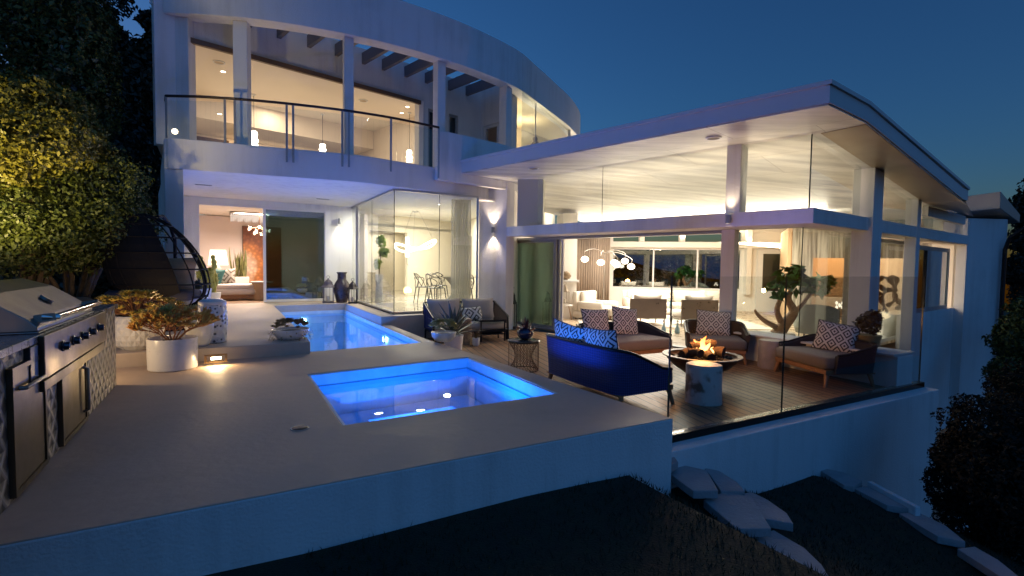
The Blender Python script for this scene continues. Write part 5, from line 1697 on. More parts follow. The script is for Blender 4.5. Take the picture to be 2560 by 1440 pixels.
# ------------------------------------------------------------------ vases and lanterns by the dining bay
def lathe_thing(name, label, cat, c, prof, mt, seg=32, part='body', grp=None):
    t = thing(name, label, cat, c, 0, grp)
    MB().lathe(prof, seg).build(part, mt, t, smooth=45)
    return t
M_VASE = mat('dark_glazed_stoneware', (.05, .035, .045), .3, var=.4, vscale=9)
c = G(853, 769, .17) + Vector((0, .1, 0))
t = lathe_thing('floor_vase', 'tall dark glazed floor vase with flared neck under the wall light', 'vase', c, [(.13, 0), (.15, .02), (.22, .30), (.235, .42), (.19, .55), (.12, .66), (.115, .80), (.15, .86), (.14, .86), (.10, .78), (.001, .70)], M_VASE)
def lantern(label, c, w, h, grp, round_=False, body=None):
    t = thing('lantern', label, 'lantern', c, R(20), grp)
    bm_ = body or mat('dark_lantern_metal', (.04, .035, .04), .5, metal=.5)
    s = w / 2
    MB().box(-s, s, -s, s, 0, h * .06).build('base', bm_, t, bevel=.005)
    for sx in (-1, 1):
        for sy in (-1, 1):
            MB().beam((sx * s * .88, sy * s * .88, h * .06), (sx * s * .88, sy * s * .88, h * .62), .02, .02).build('corner_post', bm_, t)
    m = MB()
    for i in range(4):
        for j in range(4):
            q = -s * .8 + 2 * s * .8 * j / 3
            z0, z1 = h * .06, h * .62
            if i == 0: m.beam((q, -s * .88, z0), (q, -s * .88, z1), .006, .006)
            if i == 1: m.beam((q, s * .88, z0), (q, s * .88, z1), .006, .006)
            if i == 2: m.beam((-s * .88, q, z0), (-s * .88, q, z1), .006, .006)
            if i == 3: m.beam((s * .88, q, z0), (s * .88, q, z1), .006, .006)
    m.build('lattice', bm_, t)
    MB().lathe([(s * 1.25, h * .62), (s * 1.3, h * .64), (s * .9, h * .72), (s * .75, h * .80), (s * .8, h * .82), (s * .3, h * .93), (.02, h * .95), (.001, h)], 4 if not round_ else 20).build('roof', bm_, t)
    MB().tube([(.04 * math.cos(R(a)), 0, h + .02 + .04 * math.sin(R(a))) for a in range(0, 360, 30)], .006, 5, closed=True).build('ring_handle', bm_, t)
    MB().lathe([(.001, h * .06), (s * .35, h * .06), (s * .35, h * .28), (.001, h * .29)], 16).build('candle', mat('wax_candle', (.6, .55, .45), .6) if 'wax_candle' not in bpy.data.materials else bpy.data.materials['wax_candle'], t)
    return t
c = G(818, 771, .17) + Vector((0, .12, 0))
lantern('pagoda shaped grey lantern at the right end of the sliding door', c, .30, .70, 'floor lanterns', True, mat('weathered_lantern_stone', (.13, .11, .12), .7, var=.3, vscale=12))
c = G(881, 770, .17) + Vector((0, .08, 0))
lantern('dark latticed lantern beside the tall floor vase', c, .24, .64, 'floor lanterns')
c = G(1281, 823, ZD) + Vector((0.02, .1, 0))
lantern('tall dark lantern beside the closed living room doors', c, .20, 1.05, 'floor lanterns')

# ------------------------------------------------------------------ lights fixed to the walls
def sconce(label, P, n, r=.045, h=.16, up=True, down=True, pw=18, grp='small cylinder wall lights'):
    n = Vector(n).normalized()
    c = Vector(P) + n * .085
    t = thing('wall_light', label, 'wall light', P, 0, grp)
    l = Vector(c) - Vector(P)
    z0 = 0 if not up else 0
    MB().lathe([(r * .86, -h / 2), (r, -h / 2), (r, h / 2), (r * .86, h / 2)], 20, l, cap=False).build('shade', M_GREYTRIM, t, smooth=40)
    MB().beam(l * .1, l * .7, .05, .05).build('bracket', M_GREYTRIM, t)
    lens = M_BULB
    if down:
        MB().lathe([(.001, -h / 2 + .03), (r * .86, -h / 2 + .03), (r * .86, -h / 2 + .035), (.001, -h / 2 + .035)], 16, l).build('lens', lens, t)
        LAMPS.append(('SPOT', 'wall_lamp', c + Vector((0, 0, -h / 2 - .01)), pw, (1, .78, .55), dict(spot_size=R(78), spot_blend=.8, shadow_soft_size=.03, aim=c + Vector((0, 0, -2)) + n * -.05)))
    if up:
        MB().lathe([(.001, h / 2 - .035), (r * .86, h / 2 - .035), (r * .86, h / 2 - .03), (.001, h / 2 - .03)], 16, l).build('lens', lens, t)
        LAMPS.append(('SPOT', 'wall_lamp', c + Vector((0, 0, h / 2 + .01)), pw, (1, .78, .55), dict(spot_size=R(78), spot_blend=.8, shadow_soft_size=.03, aim=c + Vector((0, 0, 2)) + n * -.05)))
    return t
LAMPS = []
M_BULB = emit('lamp_lens', (1, .80, .55), 14)
P = ONW(843, 566, LL(0), LE); sconce('small grey cylinder light on the wall by the tall vase', P, -LN, up=False, pw=36)
pd = Vector((.70, -.08, 0)).normalized()
P = ONW(1230, 577, Vector(pl[0] + (0,)), pd); sconce('two way cylinder light on the white pilaster beside the dining bay', P, Vector((-.1, -1, 0)), h=.14, pw=46)
P = oA(1820, 545) ; P.z = 2.14
sconce('two way cylinder light on the beam above the fire bowl', P, -NA, h=.14, pw=20)

def ceiling_disc(name, label, cat, P, r, mt, grp, nrm=(0, 0, -1)):
    t = thing(name, label, cat, P, 0, grp)
    MB().lathe([(r, 0), (r * 1.04, -.006), (r, -.016), (r * .82, -.018), (r * .80, -.010)], 32, cap=False).build('trim_ring', M_TRIM, t, smooth=40)
    MB().lathe([(.001, -.009), (r * .81, -.009), (r * .81, -.012), (.001, -.012)], 32).build('grille', mt, t)
    return t
M_GRILL = mat('speaker_grille', (.20, .16, .12), .7)
def zsoff(u, v, dz=0):
    P = G(u, v, 3.42)
    for _ in range(6): P = G(u, v, zr(P) - .006 + dz)
    return P
ceiling_disc('ceiling_speaker', 'round speaker in the roof soffit, nearer the pilaster', 'speaker', zsoff(1325, 419), .12, M_GRILL, 'round speakers in the roof soffit')
ceiling_disc('ceiling_speaker', 'round speaker in the roof soffit above the fire bowl post', 'speaker', zsoff(1773, 330), .12, M_GRILL, 'round speakers in the roof soffit')
ceiling_disc('ceiling_speaker', 'round white speaker inside the living room ceiling behind the clerestory, right one', 'speaker', zsoff(1789, 461), .16, M_TRIM, 'round speakers in the living room ceiling')
ceiling_disc('ceiling_speaker', 'round white speaker inside the living room ceiling behind the clerestory, left one', 'speaker', zsoff(1412, 499), .16, M_TRIM, 'round speakers in the living room ceiling')
for (u, v, lab) in ((502, 484, 'dark slot downlight in the patio ceiling above the camera'), (801, 511, 'dark slot downlight in the patio ceiling near the sliding door corner')):
    P = G(u, v, ZS0 - .002)
    t = thing('slot_downlight', lab, 'downlight', P, TD, 'slot downlights in the patio ceiling')
    MB().gridsolid([-.16, -.14, .14, .16], [-.05, -.035, .035, .05], lambda x, y: abs(x) < .14 and abs(y) < .035, -.008, 0).build('frame', M_GREYTRIM, t)
    MB().box(-.139, .139, -.034, .034, -.003, -.001).build('recess', M_DARK, t)
P = ONW(507, 497, LL(0), LE)
t = thing('security_camera', 'small white dome security camera above the lounge door', 'security camera', P, TD)
MB().lathe([(.001, .05), (.06, .05), (.062, .0), (.05, -.02)], 20, (0, -.12, .02), cap=False).build('housing', M_POT, t, smooth=40)
MB().ball((0, -.12, -.01), .048, 14, 10).build('dome', mat('tinted_dome', (.01, .012, .05), .08), t, smooth=60)
MB().beam((0, -.0, .05), (0, -.10, .05), .035, .04).build('bracket', M_POT, t)

# recessed step light in the riser below the patio
a, b = warp(-3.42, 4.70)
P = ONW(545, 917, DW(-3.4, 4.70), (DW(-2.5, 4.70) - DW(-4, 4.70)).normalized())
sd_ = (DW(-2.5, 4.70) - DW(-4, 4.70)).normalized()
P = G(545, 917, .085)
t = thing('step_light', 'glowing rectangular step light set in the patio riser', 'step light', P + Vector((sd_.y, -sd_.x, 0)) * .006, math.atan2(sd_.y, sd_.x))
MB().gridsolid([-.125, -.10, .10, .125], [-.055, -.035, .035, .055], lambda x, z: abs(x) < .10 and abs(z) < .035, -.012, .0, None).build('frame_flat', mat('brass_plate', (.30, .21, .11), .35, metal=.8), t)
fr = t.children[0]; fr.name = 'frame'; fr.rotation_euler = (R(90), 0, 0)
o = MB().box(-.055, .055, -.002, .003, -.012, .02).build('lens', emit('step_lens', (1, .72, .38), 30), t)
LAMPS.append(('AREA', 'step_lamp', P + Vector((sd_.y, -sd_.x, 0)) * .03 + Vector((0, 0, .02)), 5.0, (1, .68, .34), dict(shape='RECTANGLE', size=.12, size_y=.03, aim=P + Vector((sd_.y, -sd_.x, 0)) * .5 + Vector((0, 0, -.30)))))
# ------------------------------------------------------------------ outdoor kitchen
# local frame: origin at the far front corner, +x out of the front face (towards the pool), -y along the counter towards the viewer
KO = D(-4.40, 3.48, 0)
KR = TD
KIT = thing('outdoor_kitchen', 'tiled outdoor kitchen counter with stainless doors beside the platform', 'outdoor kitchen', KO, KR)
k = NT('woven_relief_tile', .45)
tc = k.n('ShaderNodeTexCoord')
mp = k.n('ShaderNodeMapping'); mp.inputs['Scale'].default_value = (1, 1, 1)
k.l(tc.outputs['Object'], mp.inputs['Vector'])
sp = k.n('ShaderNodeSeparateXYZ'); k.l(mp.outputs[0], sp.inputs[0])
yy = k.math('MULTIPLY', sp.outputs[1], 13.0); zz = k.math('MULTIPLY', sp.outputs[2], 13.0)
odd = k.math('MODULO', k.math('ADD', k.math('FLOOR', yy), k.math('FLOOR', zz)), 2.0)
fy = k.math('SUBTRACT', k.math('FRACT', yy), .5); fz_ = k.math('SUBTRACT', k.math('FRACT', zz), .5)
dg = k.math('ABSOLUTE', k.math('ADD', fy, fz_)); dh = k.math('ABSOLUTE', k.math('SUBTRACT', fy, fz_))
od = k.math('ABSOLUTE', odd)
sel = k.n('ShaderNodeMix'); k.l(od, sel.inputs[0]); k.l(dg, sel.inputs[2]); k.l(dh, sel.inputs[3])
k.l(k.ramp(sel.outputs[0], [(.0, (.36, .32, .29)), (.30, (.27, .24, .215)), (.42, (.085, .075, .07)), (1, (.05, .045, .042))]), k.b.inputs['Base Color'])
bp = k.n('ShaderNodeBump'); bp.inputs['Strength'].default_value = .9; bp.inputs['Distance'].default_value = .02
k.l(k.math('SUBTRACT', 1.0, sel.outputs[0]), bp.inputs['Height']); k.l(bp.outputs[0], k.b.inputs['Normal'])
M_TILE = k.m
MB().box(-.80, 0, -4.6, 0, .002, .80).build('tiled_base', M_TILE, KIT)
MB().gridsolid([-.83, -.70, -.09, .025], [-4.62, -2.46, -1.00, .02], lambda x, y: -.70 < x < -.09 and -2.46 < y < -1.0, .803, .85).build('counter_top', mat('dark_stone_counter', (.13, .125, .13), .3, var=.15, vscale=14), KIT, bevel=.005)
M_SSD = mat('stainless_door', (.13, .105, .075), .42, metal=1.0, var=.02, vscale=3)
def ss_door(y0, y1, z0, z1, horiz):
    d = MB().box(.002, .022, y0, y1, z0, z1).build('access_door', M_SSD, KIT, bevel=.004)
    fr = MB().gridsolid([y0 - .03, y0 - .002, y1 + .002, y1 + .03], [z0 - .03, z0 - .002, z1 + .002, z1 + .03], lambda y, z: y0 - .002 < y < y1 + .002 and z0 - .002 < z < z1 + .002, .001, .030)
    fr.v = [(p[2], p[0], p[1]) for p in fr.v]
    fr.build('door_frame', M_SSD, d)
    if horiz:
        hp = [(.022, y0 + .08, z1 - .10), (.05, y0 + .09, z1 - .10), (.05, y1 - .09, z1 - .10), (.022, y1 - .08, z1 - .10)]
    else:
        hp = [(.022, y1 - .06, z0 + .06), (.055, y1 - .06, z0 + .07), (.055, y1 - .06, z1 - .07), (.022, y1 - .06, z1 - .06)]
    MB().tube(hp, .012, 8).build('handle', M_STEEL, d, smooth=50)
    return d
ss_door(-2.95, -2.45, .06, .70, True)
d = ss_door(-2.05, -1.42, .05, .52, False)
# grill with hood
GR = thing('barbecue_grill', 'stainless gas barbecue with sloping closed hood set in the counter', 'barbecue', KO + Matrix.Rotation(KR, 3, 'Z') @ Vector((0, -1.72, .80)), KR)
W2_ = .72
hood = [(-.60, .062), (-.60, .25), (-.54, .33), (-.44, .35), (-.26, .29), (-.05, .14), (.0, .09), (.0, .062)]
m = MB().loft([(x, -W2_, z) for x, z in hood], [(x, W2_, z) for x, z in hood])
m.build('hood', M_STEEL, GR, bevel=.006)
m = MB().box(-.64, .01, -W2_ - .02, W2_ + .02, .052, .0615)
m.build('hood_frame', M_STEEL, GR, bevel=.004)
MB().tube([(.0, -.62, .14), (.07, -.62, .145), (.07, .62, .145), (.0, .62, .14)], .019, 10).build('hood_handle', mat('handle_chrome', (.65, .62, .58), .15, metal=1), GR, smooth=50)
for y in (-.60, .60):
    MB().beam((-.04, y, .13), (.065, y, .145), .055, .05).build('handle_mount', M_STEEL, GR)
MB().lathe([(.001, 0), (.045, 0), (.045, .02), (.001, .022)], 24).build('thermometer', M_STEEL, GR, smooth=40)
th_ = GR.children[-1]; th_.location = (-.14, .05, .212); th_.rotation_euler = (0, R(36), 0)
MB().box(-.05, .055, -.82, .95, -.22, .046).build('control_panel', mat('panel_steel', (.16, .125, .09), .40, metal=1.0, var=.02, vscale=3), GR, bevel=.006)
M_KNOB = mat('black_chrome_knob', (.10, .10, .13), .15, metal=.9)
for i, y in enumerate((-.45, -.18, .08, .34, .62)):
    kb_ = MB().lathe([(.001, 0), (.036, 0), (.036, .008), (.028, .012), (.026, .04), (.001, .043)], 20).build('knob', M_KNOB, GR, smooth=40)
    kb_.location = (.056, y, -.07); kb_.rotation_euler = (0, R(90), 0)
MB().box(-.05, .045, -.80, .90, -.30, -.235).build('drip_tray', M_SSD, GR, bevel=.004)
MB().box(-.07, .03, -.98, -.835, -.23, .0).build('side_box', mat('dark_control_box', (.03, .03, .04), .4), GR, bevel=.006)

# ------------------------------------------------------------------ foliage
def leaf_cloud(name, mt, par, blobs, n, size, seed=0, flat=.35, droop=.2):
    """many small folded leaves gathered on lumpy clumps; blobs = (centre, radii, weight)"""
    rng = np.random.default_rng(seed)
    wts = np.array([b[2] for b in blobs], float); wts /= wts.sum()
    which = rng.choice(len(blobs), n, p=wts)
    C_ = np.array([list(b[0]) for b in blobs])[which]; R_ = np.array([list(b[1]) for b in blobs])[which]
    d = rng.normal(size=(n, 3)); d /= np.linalg.norm(d, axis=1)[:, None]
    rad = 1 - np.abs(rng.normal(0, .16, n)); rad = np.clip(rad, .25, 1.12)
    lump = 1 + .16 * np.sin(d[:, 0] * 7 + which) * np.cos(d[:, 2] * 6 + which * 1.7) + .10 * np.sin(d[:, 1] * 13 + which * 2.3)
    p = C_ + d * R_ * (rad * lump)[:, None]
    nrm = d * .7 + rng.normal(0, .55, (n, 3)) + np.array([0, 0, .35]); nrm /= np.linalg.norm(nrm, axis=1)[:, None]
    t = np.cross(nrm, rng.normal(size=(n, 3))); t /= np.linalg.norm(t, axis=1)[:, None] + 1e-9
    b = np.cross(nrm, t)
    L = size * rng.uniform(.6, 1.4, n); Wd = L * rng.uniform(.42, .62, n)
    a0 = p - t * L[:, None] * .5
    a1 = p + t * L[:, None] * .5 - nrm * (L * droop)[:, None]
    m1 = p + b * Wd[:, None] * .5 + nrm * (Wd * flat)[:, None] * .5
    m2 = p - b * Wd[:, None] * .5 + nrm * (Wd * flat)[:, None] * .5
    v = np.stack([a0, m1, a1, m2], 1).reshape(-1, 3)
    if par is not None: v = v - np.array(par.location)
    me = bpy.data.meshes.new(name)
    me.vertices.add(len(v)); me.vertices.foreach_set('co', v.ravel())
    me.loops.add(n * 4); me.loops.foreach_set('vertex_index', np.arange(n * 4))
    me.polygons.add(n); me.polygons.foreach_set('loop_start', np.arange(0, n * 4, 4))
    me.update(); me.materials.append(mt)
    o = bpy.data.objects.new(name, me); COL.objects.link(o)
    if par is not None: o.parent = par
    return o
def fol(name, c1, c2, rough=.5):
    k = NT(name, rough)
    geo = k.n('ShaderNodeNewGeometry')
    nz = k.n('ShaderNodeTexNoise'); nz.inputs['Scale'].default_value = 2.2; nz.inputs['Detail'].default_value = 3
    k.l(geo.outputs['Position'], nz.inputs['Vector'])
    mixf = k.math('ADD', k.math('MULTIPLY', nz.outputs['Fac'], .7), k.math('MULTIPLY', geo.outputs['Random Per Island'], .3))
    k.l(k.ramp(mixf, [(.3, c1), (.68, c2)]), k.b.inputs['Base Color'])
    return k.m
F_HEDGE = fol('hedge_leaf', (.035, .052, .010), (.095, .115, .018))
F_LIT = fol('yellow_lit_leaf', (.075, .085, .010), (.19, .17, .022))  # yellow of the warm uplight is put into this leaf colour
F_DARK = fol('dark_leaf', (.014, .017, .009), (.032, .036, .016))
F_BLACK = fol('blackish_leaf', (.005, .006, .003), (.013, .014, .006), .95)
F_PINE = fol('pine_needle', (.010, .013, .010), (.022, .026, .018))
def trunk(par, pts, r, mt=None, name='trunk'):
    p0 = par.location
    return MB().tube([Vector(p) - p0 for p in pts], r, 9).build(name, mt or M_BARK, par, smooth=60)
def bush(name, label, cat, blobs, n, size, mt, seed, base, grp=None):
    t = thing(name, label, cat, base, 0, grp)
    leaf_cloud('foliage', mt, t, blobs, n, size, seed)
    b0_ = Vector(base)
    cs = [Vector(b[0]) for b in blobs]
    st = MB()
    for c_ in cs[:6]:
        st.tube([Vector((0, 0, 0)), (c_ - b0_) * .5 + Vector((.1, 0, .1)), (c_ - b0_)], [.05, .035, .015], 6)
    st.build('stems', M_BARK, t, smooth=60)
    return t
def bl(u, v, y, rx, ry, rz, w=1): return (AY(u, v, y), (rx, ry, rz), w)
# clipped rounded hedge against the end of the house, lower
b_ = [bl(150, 610, 7.6, 1.1, .8, .55), bl(250, 600, 8.0, .75, .8, .62, 1), bl(235, 500, 8.1, .72, .7, .60), bl(110, 520, 7.6, .8, .8, .6), bl(290, 560, 8.2, .40, .5, .50, .6), bl(60, 640, 7.2, .8, .7, .5), bl(10, 560, 7.0, .7, .7, .6)]
bush('rounded_hedge', 'dense rounded green hedge behind the barbecue and egg chair', 'hedge', b_, 42000, .055, F_HEDGE, 1, (AY(180, 900, 7.9).x, 7.9, .1))
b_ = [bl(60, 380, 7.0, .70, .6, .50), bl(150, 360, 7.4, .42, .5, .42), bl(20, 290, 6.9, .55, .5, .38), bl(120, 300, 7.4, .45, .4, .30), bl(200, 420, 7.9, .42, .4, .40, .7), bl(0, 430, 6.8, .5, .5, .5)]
bush('yellow_lit_shrub', 'shrub with yellow lit leaves above the rounded hedge on the left', 'shrub', b_, 26000, .062, F_LIT, 2, (AY(60, 800, 7.3).x, 7.3, .1))
b_ = [bl(70, 120, 8.6, 1.1, .9, .95), bl(140, 70, 9.2, .7, .8, .8), bl(160, 200, 9.0, .7, .7, .6), bl(20, 20, 8.4, 1.0, .9, .8), bl(205, 290, 9.4, .5, .6, .7, .6)]
t = bush('tall_shrub', 'tall loose dark green shrub rising above the yellow lit leaves', 'shrub', b_, 24000, .08, F_HEDGE, 3, (AY(60, 800, 9.4).x, 9.4, .1))
# dark trees beyond
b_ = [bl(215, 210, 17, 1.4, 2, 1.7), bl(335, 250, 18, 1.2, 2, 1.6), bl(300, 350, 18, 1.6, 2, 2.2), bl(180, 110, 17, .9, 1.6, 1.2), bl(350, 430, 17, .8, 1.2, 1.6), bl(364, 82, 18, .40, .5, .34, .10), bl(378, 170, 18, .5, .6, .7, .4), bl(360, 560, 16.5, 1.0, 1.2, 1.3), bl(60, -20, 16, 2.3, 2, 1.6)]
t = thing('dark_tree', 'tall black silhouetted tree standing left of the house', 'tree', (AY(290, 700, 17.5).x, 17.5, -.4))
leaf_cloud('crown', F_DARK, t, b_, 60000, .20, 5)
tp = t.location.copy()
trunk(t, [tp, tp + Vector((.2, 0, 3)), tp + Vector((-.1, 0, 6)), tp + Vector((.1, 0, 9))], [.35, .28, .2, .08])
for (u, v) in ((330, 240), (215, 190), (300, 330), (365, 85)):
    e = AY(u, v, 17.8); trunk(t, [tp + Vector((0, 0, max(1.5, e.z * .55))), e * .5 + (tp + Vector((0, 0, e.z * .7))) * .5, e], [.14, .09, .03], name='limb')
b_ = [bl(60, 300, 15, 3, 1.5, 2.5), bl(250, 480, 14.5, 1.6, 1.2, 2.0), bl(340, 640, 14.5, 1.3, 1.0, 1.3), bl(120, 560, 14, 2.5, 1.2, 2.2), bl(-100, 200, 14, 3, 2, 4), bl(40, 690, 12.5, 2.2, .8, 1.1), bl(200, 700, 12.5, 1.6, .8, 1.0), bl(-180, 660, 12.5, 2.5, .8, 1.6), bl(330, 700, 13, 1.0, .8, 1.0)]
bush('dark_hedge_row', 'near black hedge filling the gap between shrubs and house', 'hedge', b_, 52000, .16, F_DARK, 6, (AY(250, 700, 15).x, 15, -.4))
b_ = [(Vector((3.5 + 2.2 * i, 26 - .3 * i, .3 + .25 * (i % 2))), (1.6, 1.0, 1.7), 1) for i in range(7)]
bush('rear_hedge', 'dim hedge outside the back windows of the living room', 'hedge', b_, 9000, .22, F_HEDGE, 21, (10, 25, -2))
# rock edge by the hedge
t = thing('garden_rock', 'warm lit boulder at the foot of the hedge beside the egg chair', 'rock', AY(215, 745, 7.7) * 1)
t.location.z = .0
MB().ball((0, 0, .25), (.75, .45, .42), 20, 14, .6, 3).build('boulder', mat('brown_boulder', (.20, .14, .09), .9, var=.3, vscale=6, bump=.8, bscale=18), t, smooth=70)

# right side: dark shrubs and a small tree past the house
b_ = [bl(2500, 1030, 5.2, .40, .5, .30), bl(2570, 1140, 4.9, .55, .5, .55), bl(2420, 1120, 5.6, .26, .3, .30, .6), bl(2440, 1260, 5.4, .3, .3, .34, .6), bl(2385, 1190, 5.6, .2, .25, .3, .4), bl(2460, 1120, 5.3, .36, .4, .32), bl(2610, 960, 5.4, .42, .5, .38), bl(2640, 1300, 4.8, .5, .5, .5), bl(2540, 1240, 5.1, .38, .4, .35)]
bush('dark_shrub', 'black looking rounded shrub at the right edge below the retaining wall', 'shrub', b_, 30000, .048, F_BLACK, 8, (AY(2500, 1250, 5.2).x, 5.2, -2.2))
b_ = [bl(2550, 820, 12, .5, .6, .45), bl(2600, 760, 12, .7, .6, .6), bl(2540, 900, 11.5, .45, .5, .4)]
bush('garden_shrub', 'faintly lit leafy shrub beyond the corner of the side wall', 'shrub', b_, 9000, .09, F_HEDGE, 9, (AY(2570, 900, 11.8).x, 11.8, -2.5))
t = thing('slender_tree', 'slender dark tree past the downpipe at the right edge', 'tree', (AY(2556, 900, 15.5).x, 15.5, -4))
b_ = [bl(2548, 490, 15.5, .30, .4, .5), bl(2562, 560, 15.5, .35, .4, .6), bl(2545, 640, 15.3, .28, .4, .5), bl(2575, 700, 15.5, .5, .5, .7), bl(2600, 460, 15.5, .6, .5, .8)]
leaf_cloud('crown', F_DARK, t, b_, 7000, .13, 10)
tp = t.location.copy(); trunk(t, [tp, AY(2560, 640, 15.5), AY(2556, 480, 15.5)], [.14, .08, .02])
# plants on the ledge behind the right sofa
c = D(5.12, .95, .126)
t = thing('ledge_plant', 'dim leafy pot plant standing on the white ledge at the right end', 'potted plant', c)
MB().lathe([(.10, 0), (.14, .03), (.17, .16), (.18, .20), (.165, .20), (.001, .18)], 24).build('pot', mat('ochre_pot', (.20, .16, .07), .6), t, smooth=40)
leaf_cloud('foliage', fol('dim_blue_leaf', (.03, .04, .04), (.07, .08, .06)), t, [(c + Vector((0, 0, .38)), (.16, .16, .16), 1), (c + Vector((.10, .05, .46)), (.12, .12, .12), .6)], 420, .085, 11)
# ------------------------------------------------------------------ lounge behind the sliding door
def Lp(u, v, b, z=None):                      # point in the lounge at depth b behind its glass line
    P = ONW(u, v, LL(0, b), LE)
    if z is not None: P.z = z
    return P
FZ = .18
c = Lp(545, 700, 2.5, FZ)
t = thing('lamp_table', 'small white chest carrying the lit table lamp in the lounge', 'side table', c, R(31))
MB().box(-.30, .30, -.22, .22, .06, .62).build('body', M_TRIM, t, bevel=.006)
MB().box(-.33, .33, -.25, .25, .622, .65).build('table_top', M_TRIM, t, bevel=.004)
t2 = thing('table_lamp', 'lit table lamp with white drum shade in the lounge', 'table lamp', c + Vector((0, 0, .652)))
MB().lathe([(.09, 0), (.10, .015), (.05, .05), (.09, .14), (.10, .2), (.05, .28), (.02, .33), (.02, .36)], 24).build('base', M_POT, t2, smooth=45)
MB().lathe([(.27, .34), (.21, .80)], 36, cap=False).build('lamp_shade', emit('lit_lamp_shade', (1, .78, .56), 3.2), t2, smooth=45)
LAMPS.append(('POINT', 'table_lamp_bulb', c + Vector((0, 0, 1.24)), 16, (1, .72, .46), dict(shadow_soft_size=.12)))
c = Lp(590, 760, 1.35, FZ)
t = thing('daybed', 'white upholstered daybed bench with wooden base in the lounge', 'daybed', c, R(31))
MB().box(-.95, .62, -.42, .42, .03, .16).build('plinth', M_TEAK, t)
MB().slabcushion(-1.0, .66, -.46, .46, .165, .33, .05).build('mattress', M_CREAM, t, smooth=60)
MB().slabcushion(-.98, .64, -.44, .44, .332, .46, .05).build('mattress', M_CREAM, t, smooth=60)
cushion('teal cushion at the left end of the white daybed', c + LE * -.60 + Vector((0, .1, .46)), R(-10), .46, .46, .16, mat('teal_velvet', (.05, .20, .19), .8, sheen=.4), 20, 6, 'cushions on the lounge daybed')
cushion('cream zigzag cushion beside the teal one on the daybed', c + LE * -.28 + Vector((0, .12, .46)), R(0), .48, .48, .16, M_STRIPE, 24, -10, 'cushions on the lounge daybed')
c = Lp(598, 735, 2.9, FZ)
t = thing('snake_plant', 'tall snake plant in a white box planter before the lounge painting', 'potted plant', c, R(31))
MB().box(-.28, .28, -.16, .16, 0, .62).build('pot', M_POT, t, bevel=.006)
m = MB(); rng = random.Random(8)
for i in range(26):
    a = rng.uniform(0, 6.28)
    m.leaf((rng.uniform(-.2, .2), rng.uniform(-.1, .1), .6), Vector((math.cos(a) * .28, math.sin(a) * .28, 1)), Vector((math.cos(a), math.sin(a), .2)), rng.uniform(.55, 1.0), .07, .12, 5, .3)
m.build('leaves', leafmat('snake_plant_leaf', (.07, .075, .025), (.15, .15, .05)), t, smooth=60)
# large canvas, an abstract pale oval on bronze
k = NT('bronze_canvas', .5)
tc = k.n('ShaderNodeTexCoord')
vm = k.n('ShaderNodeVectorMath', operation='LENGTH'); mp = k.n('ShaderNodeMapping'); mp.inputs['Location'].default_value = (-.15, 0, -.78); mp.inputs['Scale'].default_value = (1.5, 0, 1.0)
k.l(tc.outputs['Object'], mp.inputs['Vector']); k.l(mp.outputs[0], vm.inputs[0])
nz = k.n('ShaderNodeTexNoise'); nz.inputs['Scale'].default_value = 5; nz.inputs['Detail'].default_value = 7; k.l(tc.outputs['Object'], nz.inputs['Vector'])
vo = k.n('ShaderNodeTexVoronoi'); vo.inputs['Scale'].default_value = 9; k.l(tc.outputs['Object'], vo.inputs['Vector'])
f_ = k.math('ADD', vm.outputs['Value'], k.math('MULTIPLY', k.math('SUBTRACT', nz.outputs['Fac'], .5), .45))
base_ = k.ramp(f_, [(.25, (.70, .54, .42)), (.46, (.58, .36, .22)), (.54, (.52, .22, .07)), (.75, (.42, .15, .04)), (.95, (.22, .07, .03))])
mx = k.n('ShaderNodeMix', data_type='RGBA', blend_type='MULTIPLY'); mx.inputs[0].default_value = .6
k.l(base_, mx.inputs[6]); k.l(k.ramp(vo.outputs['Distance'], [(.1, (1.3, 1.2, 1.1)), (.6, (.45, .4, .4))]), mx.inputs[7]); k.l(mx.outputs[2], k.b.inputs['Base Color'])
pa_ = Lp(608, 700, LDp - .03); pb_ = Lp(700, 700, LDp - .03)
zt_, zb_ = Lp(610, 586, LDp - .03).z, Lp(612, 742, LDp - .03).z
t = thing('canvas_painting', 'large bronze and orange canvas with a pale oval on the lounge wall', 'painting', LL((pa_ - L0).dot(LE), LDp - .02, zb_), math.atan2(LE.y, LE.x))
Lw = (pb_ - pa_).length
MB().box(0, Lw, -.04, 0, 0, zt_ - zb_).build('canvas', k.m, t)
MB().gridsolid([-.03, -.001, Lw + .001, Lw + .03], [-.03, -.001, zt_ - zb_ + .001, zt_ - zb_ + .03], lambda x, z: -.001 < x < Lw + .001 and -.001 < z < zt_ - zb_ + .001, 0, .05).build('picture_frame', mat('walnut_frame', (.10, .05, .025), .5), t)
t.children[-1].rotation_euler = (R(90), 0, 0)
M_CHR = mat('copper_arm', (.30, .16, .09), .25, metal=1)
M_GLOBE = emit('small_bulb', (1, .78, .52), 12)
c = Lp(645, 586, 2.0); 
t = thing('globe_chandelier', 'small copper chandelier with clear globes and tiny bulbs in the lounge', 'chandelier', (c.x, c.y, 2.81))
MB().tube([(0, 0, 0), (0, 0, c.z - 2.81)], .012, 6).build('stem', M_CHR, t)
for i in range(12):
    a = i * 2.4; r_ = .16 + .18 * ((i * 37) % 10) / 10; z_ = (c.z - 2.81) - .02 - .22 * ((i * 53) % 10) / 10
    e = Vector((r_ * math.cos(a), r_ * math.sin(a), z_))
    ar = MB().tube([(0, 0, c.z - 2.81), e], .006, 5).build('arm', M_CHR, t)
    MB().ball(e, .028, 8, 6).build('bulb', M_GLOBE, ar, smooth=60)
    MB().ball(e, .065, 12, 8).build('globe', sheer('clear_globe', (.97, .95, .93), .06) if i == 0 else bpy.data.materials['clear_globe'], ar, smooth=60)
c = Lp(618, 546, 2.6)
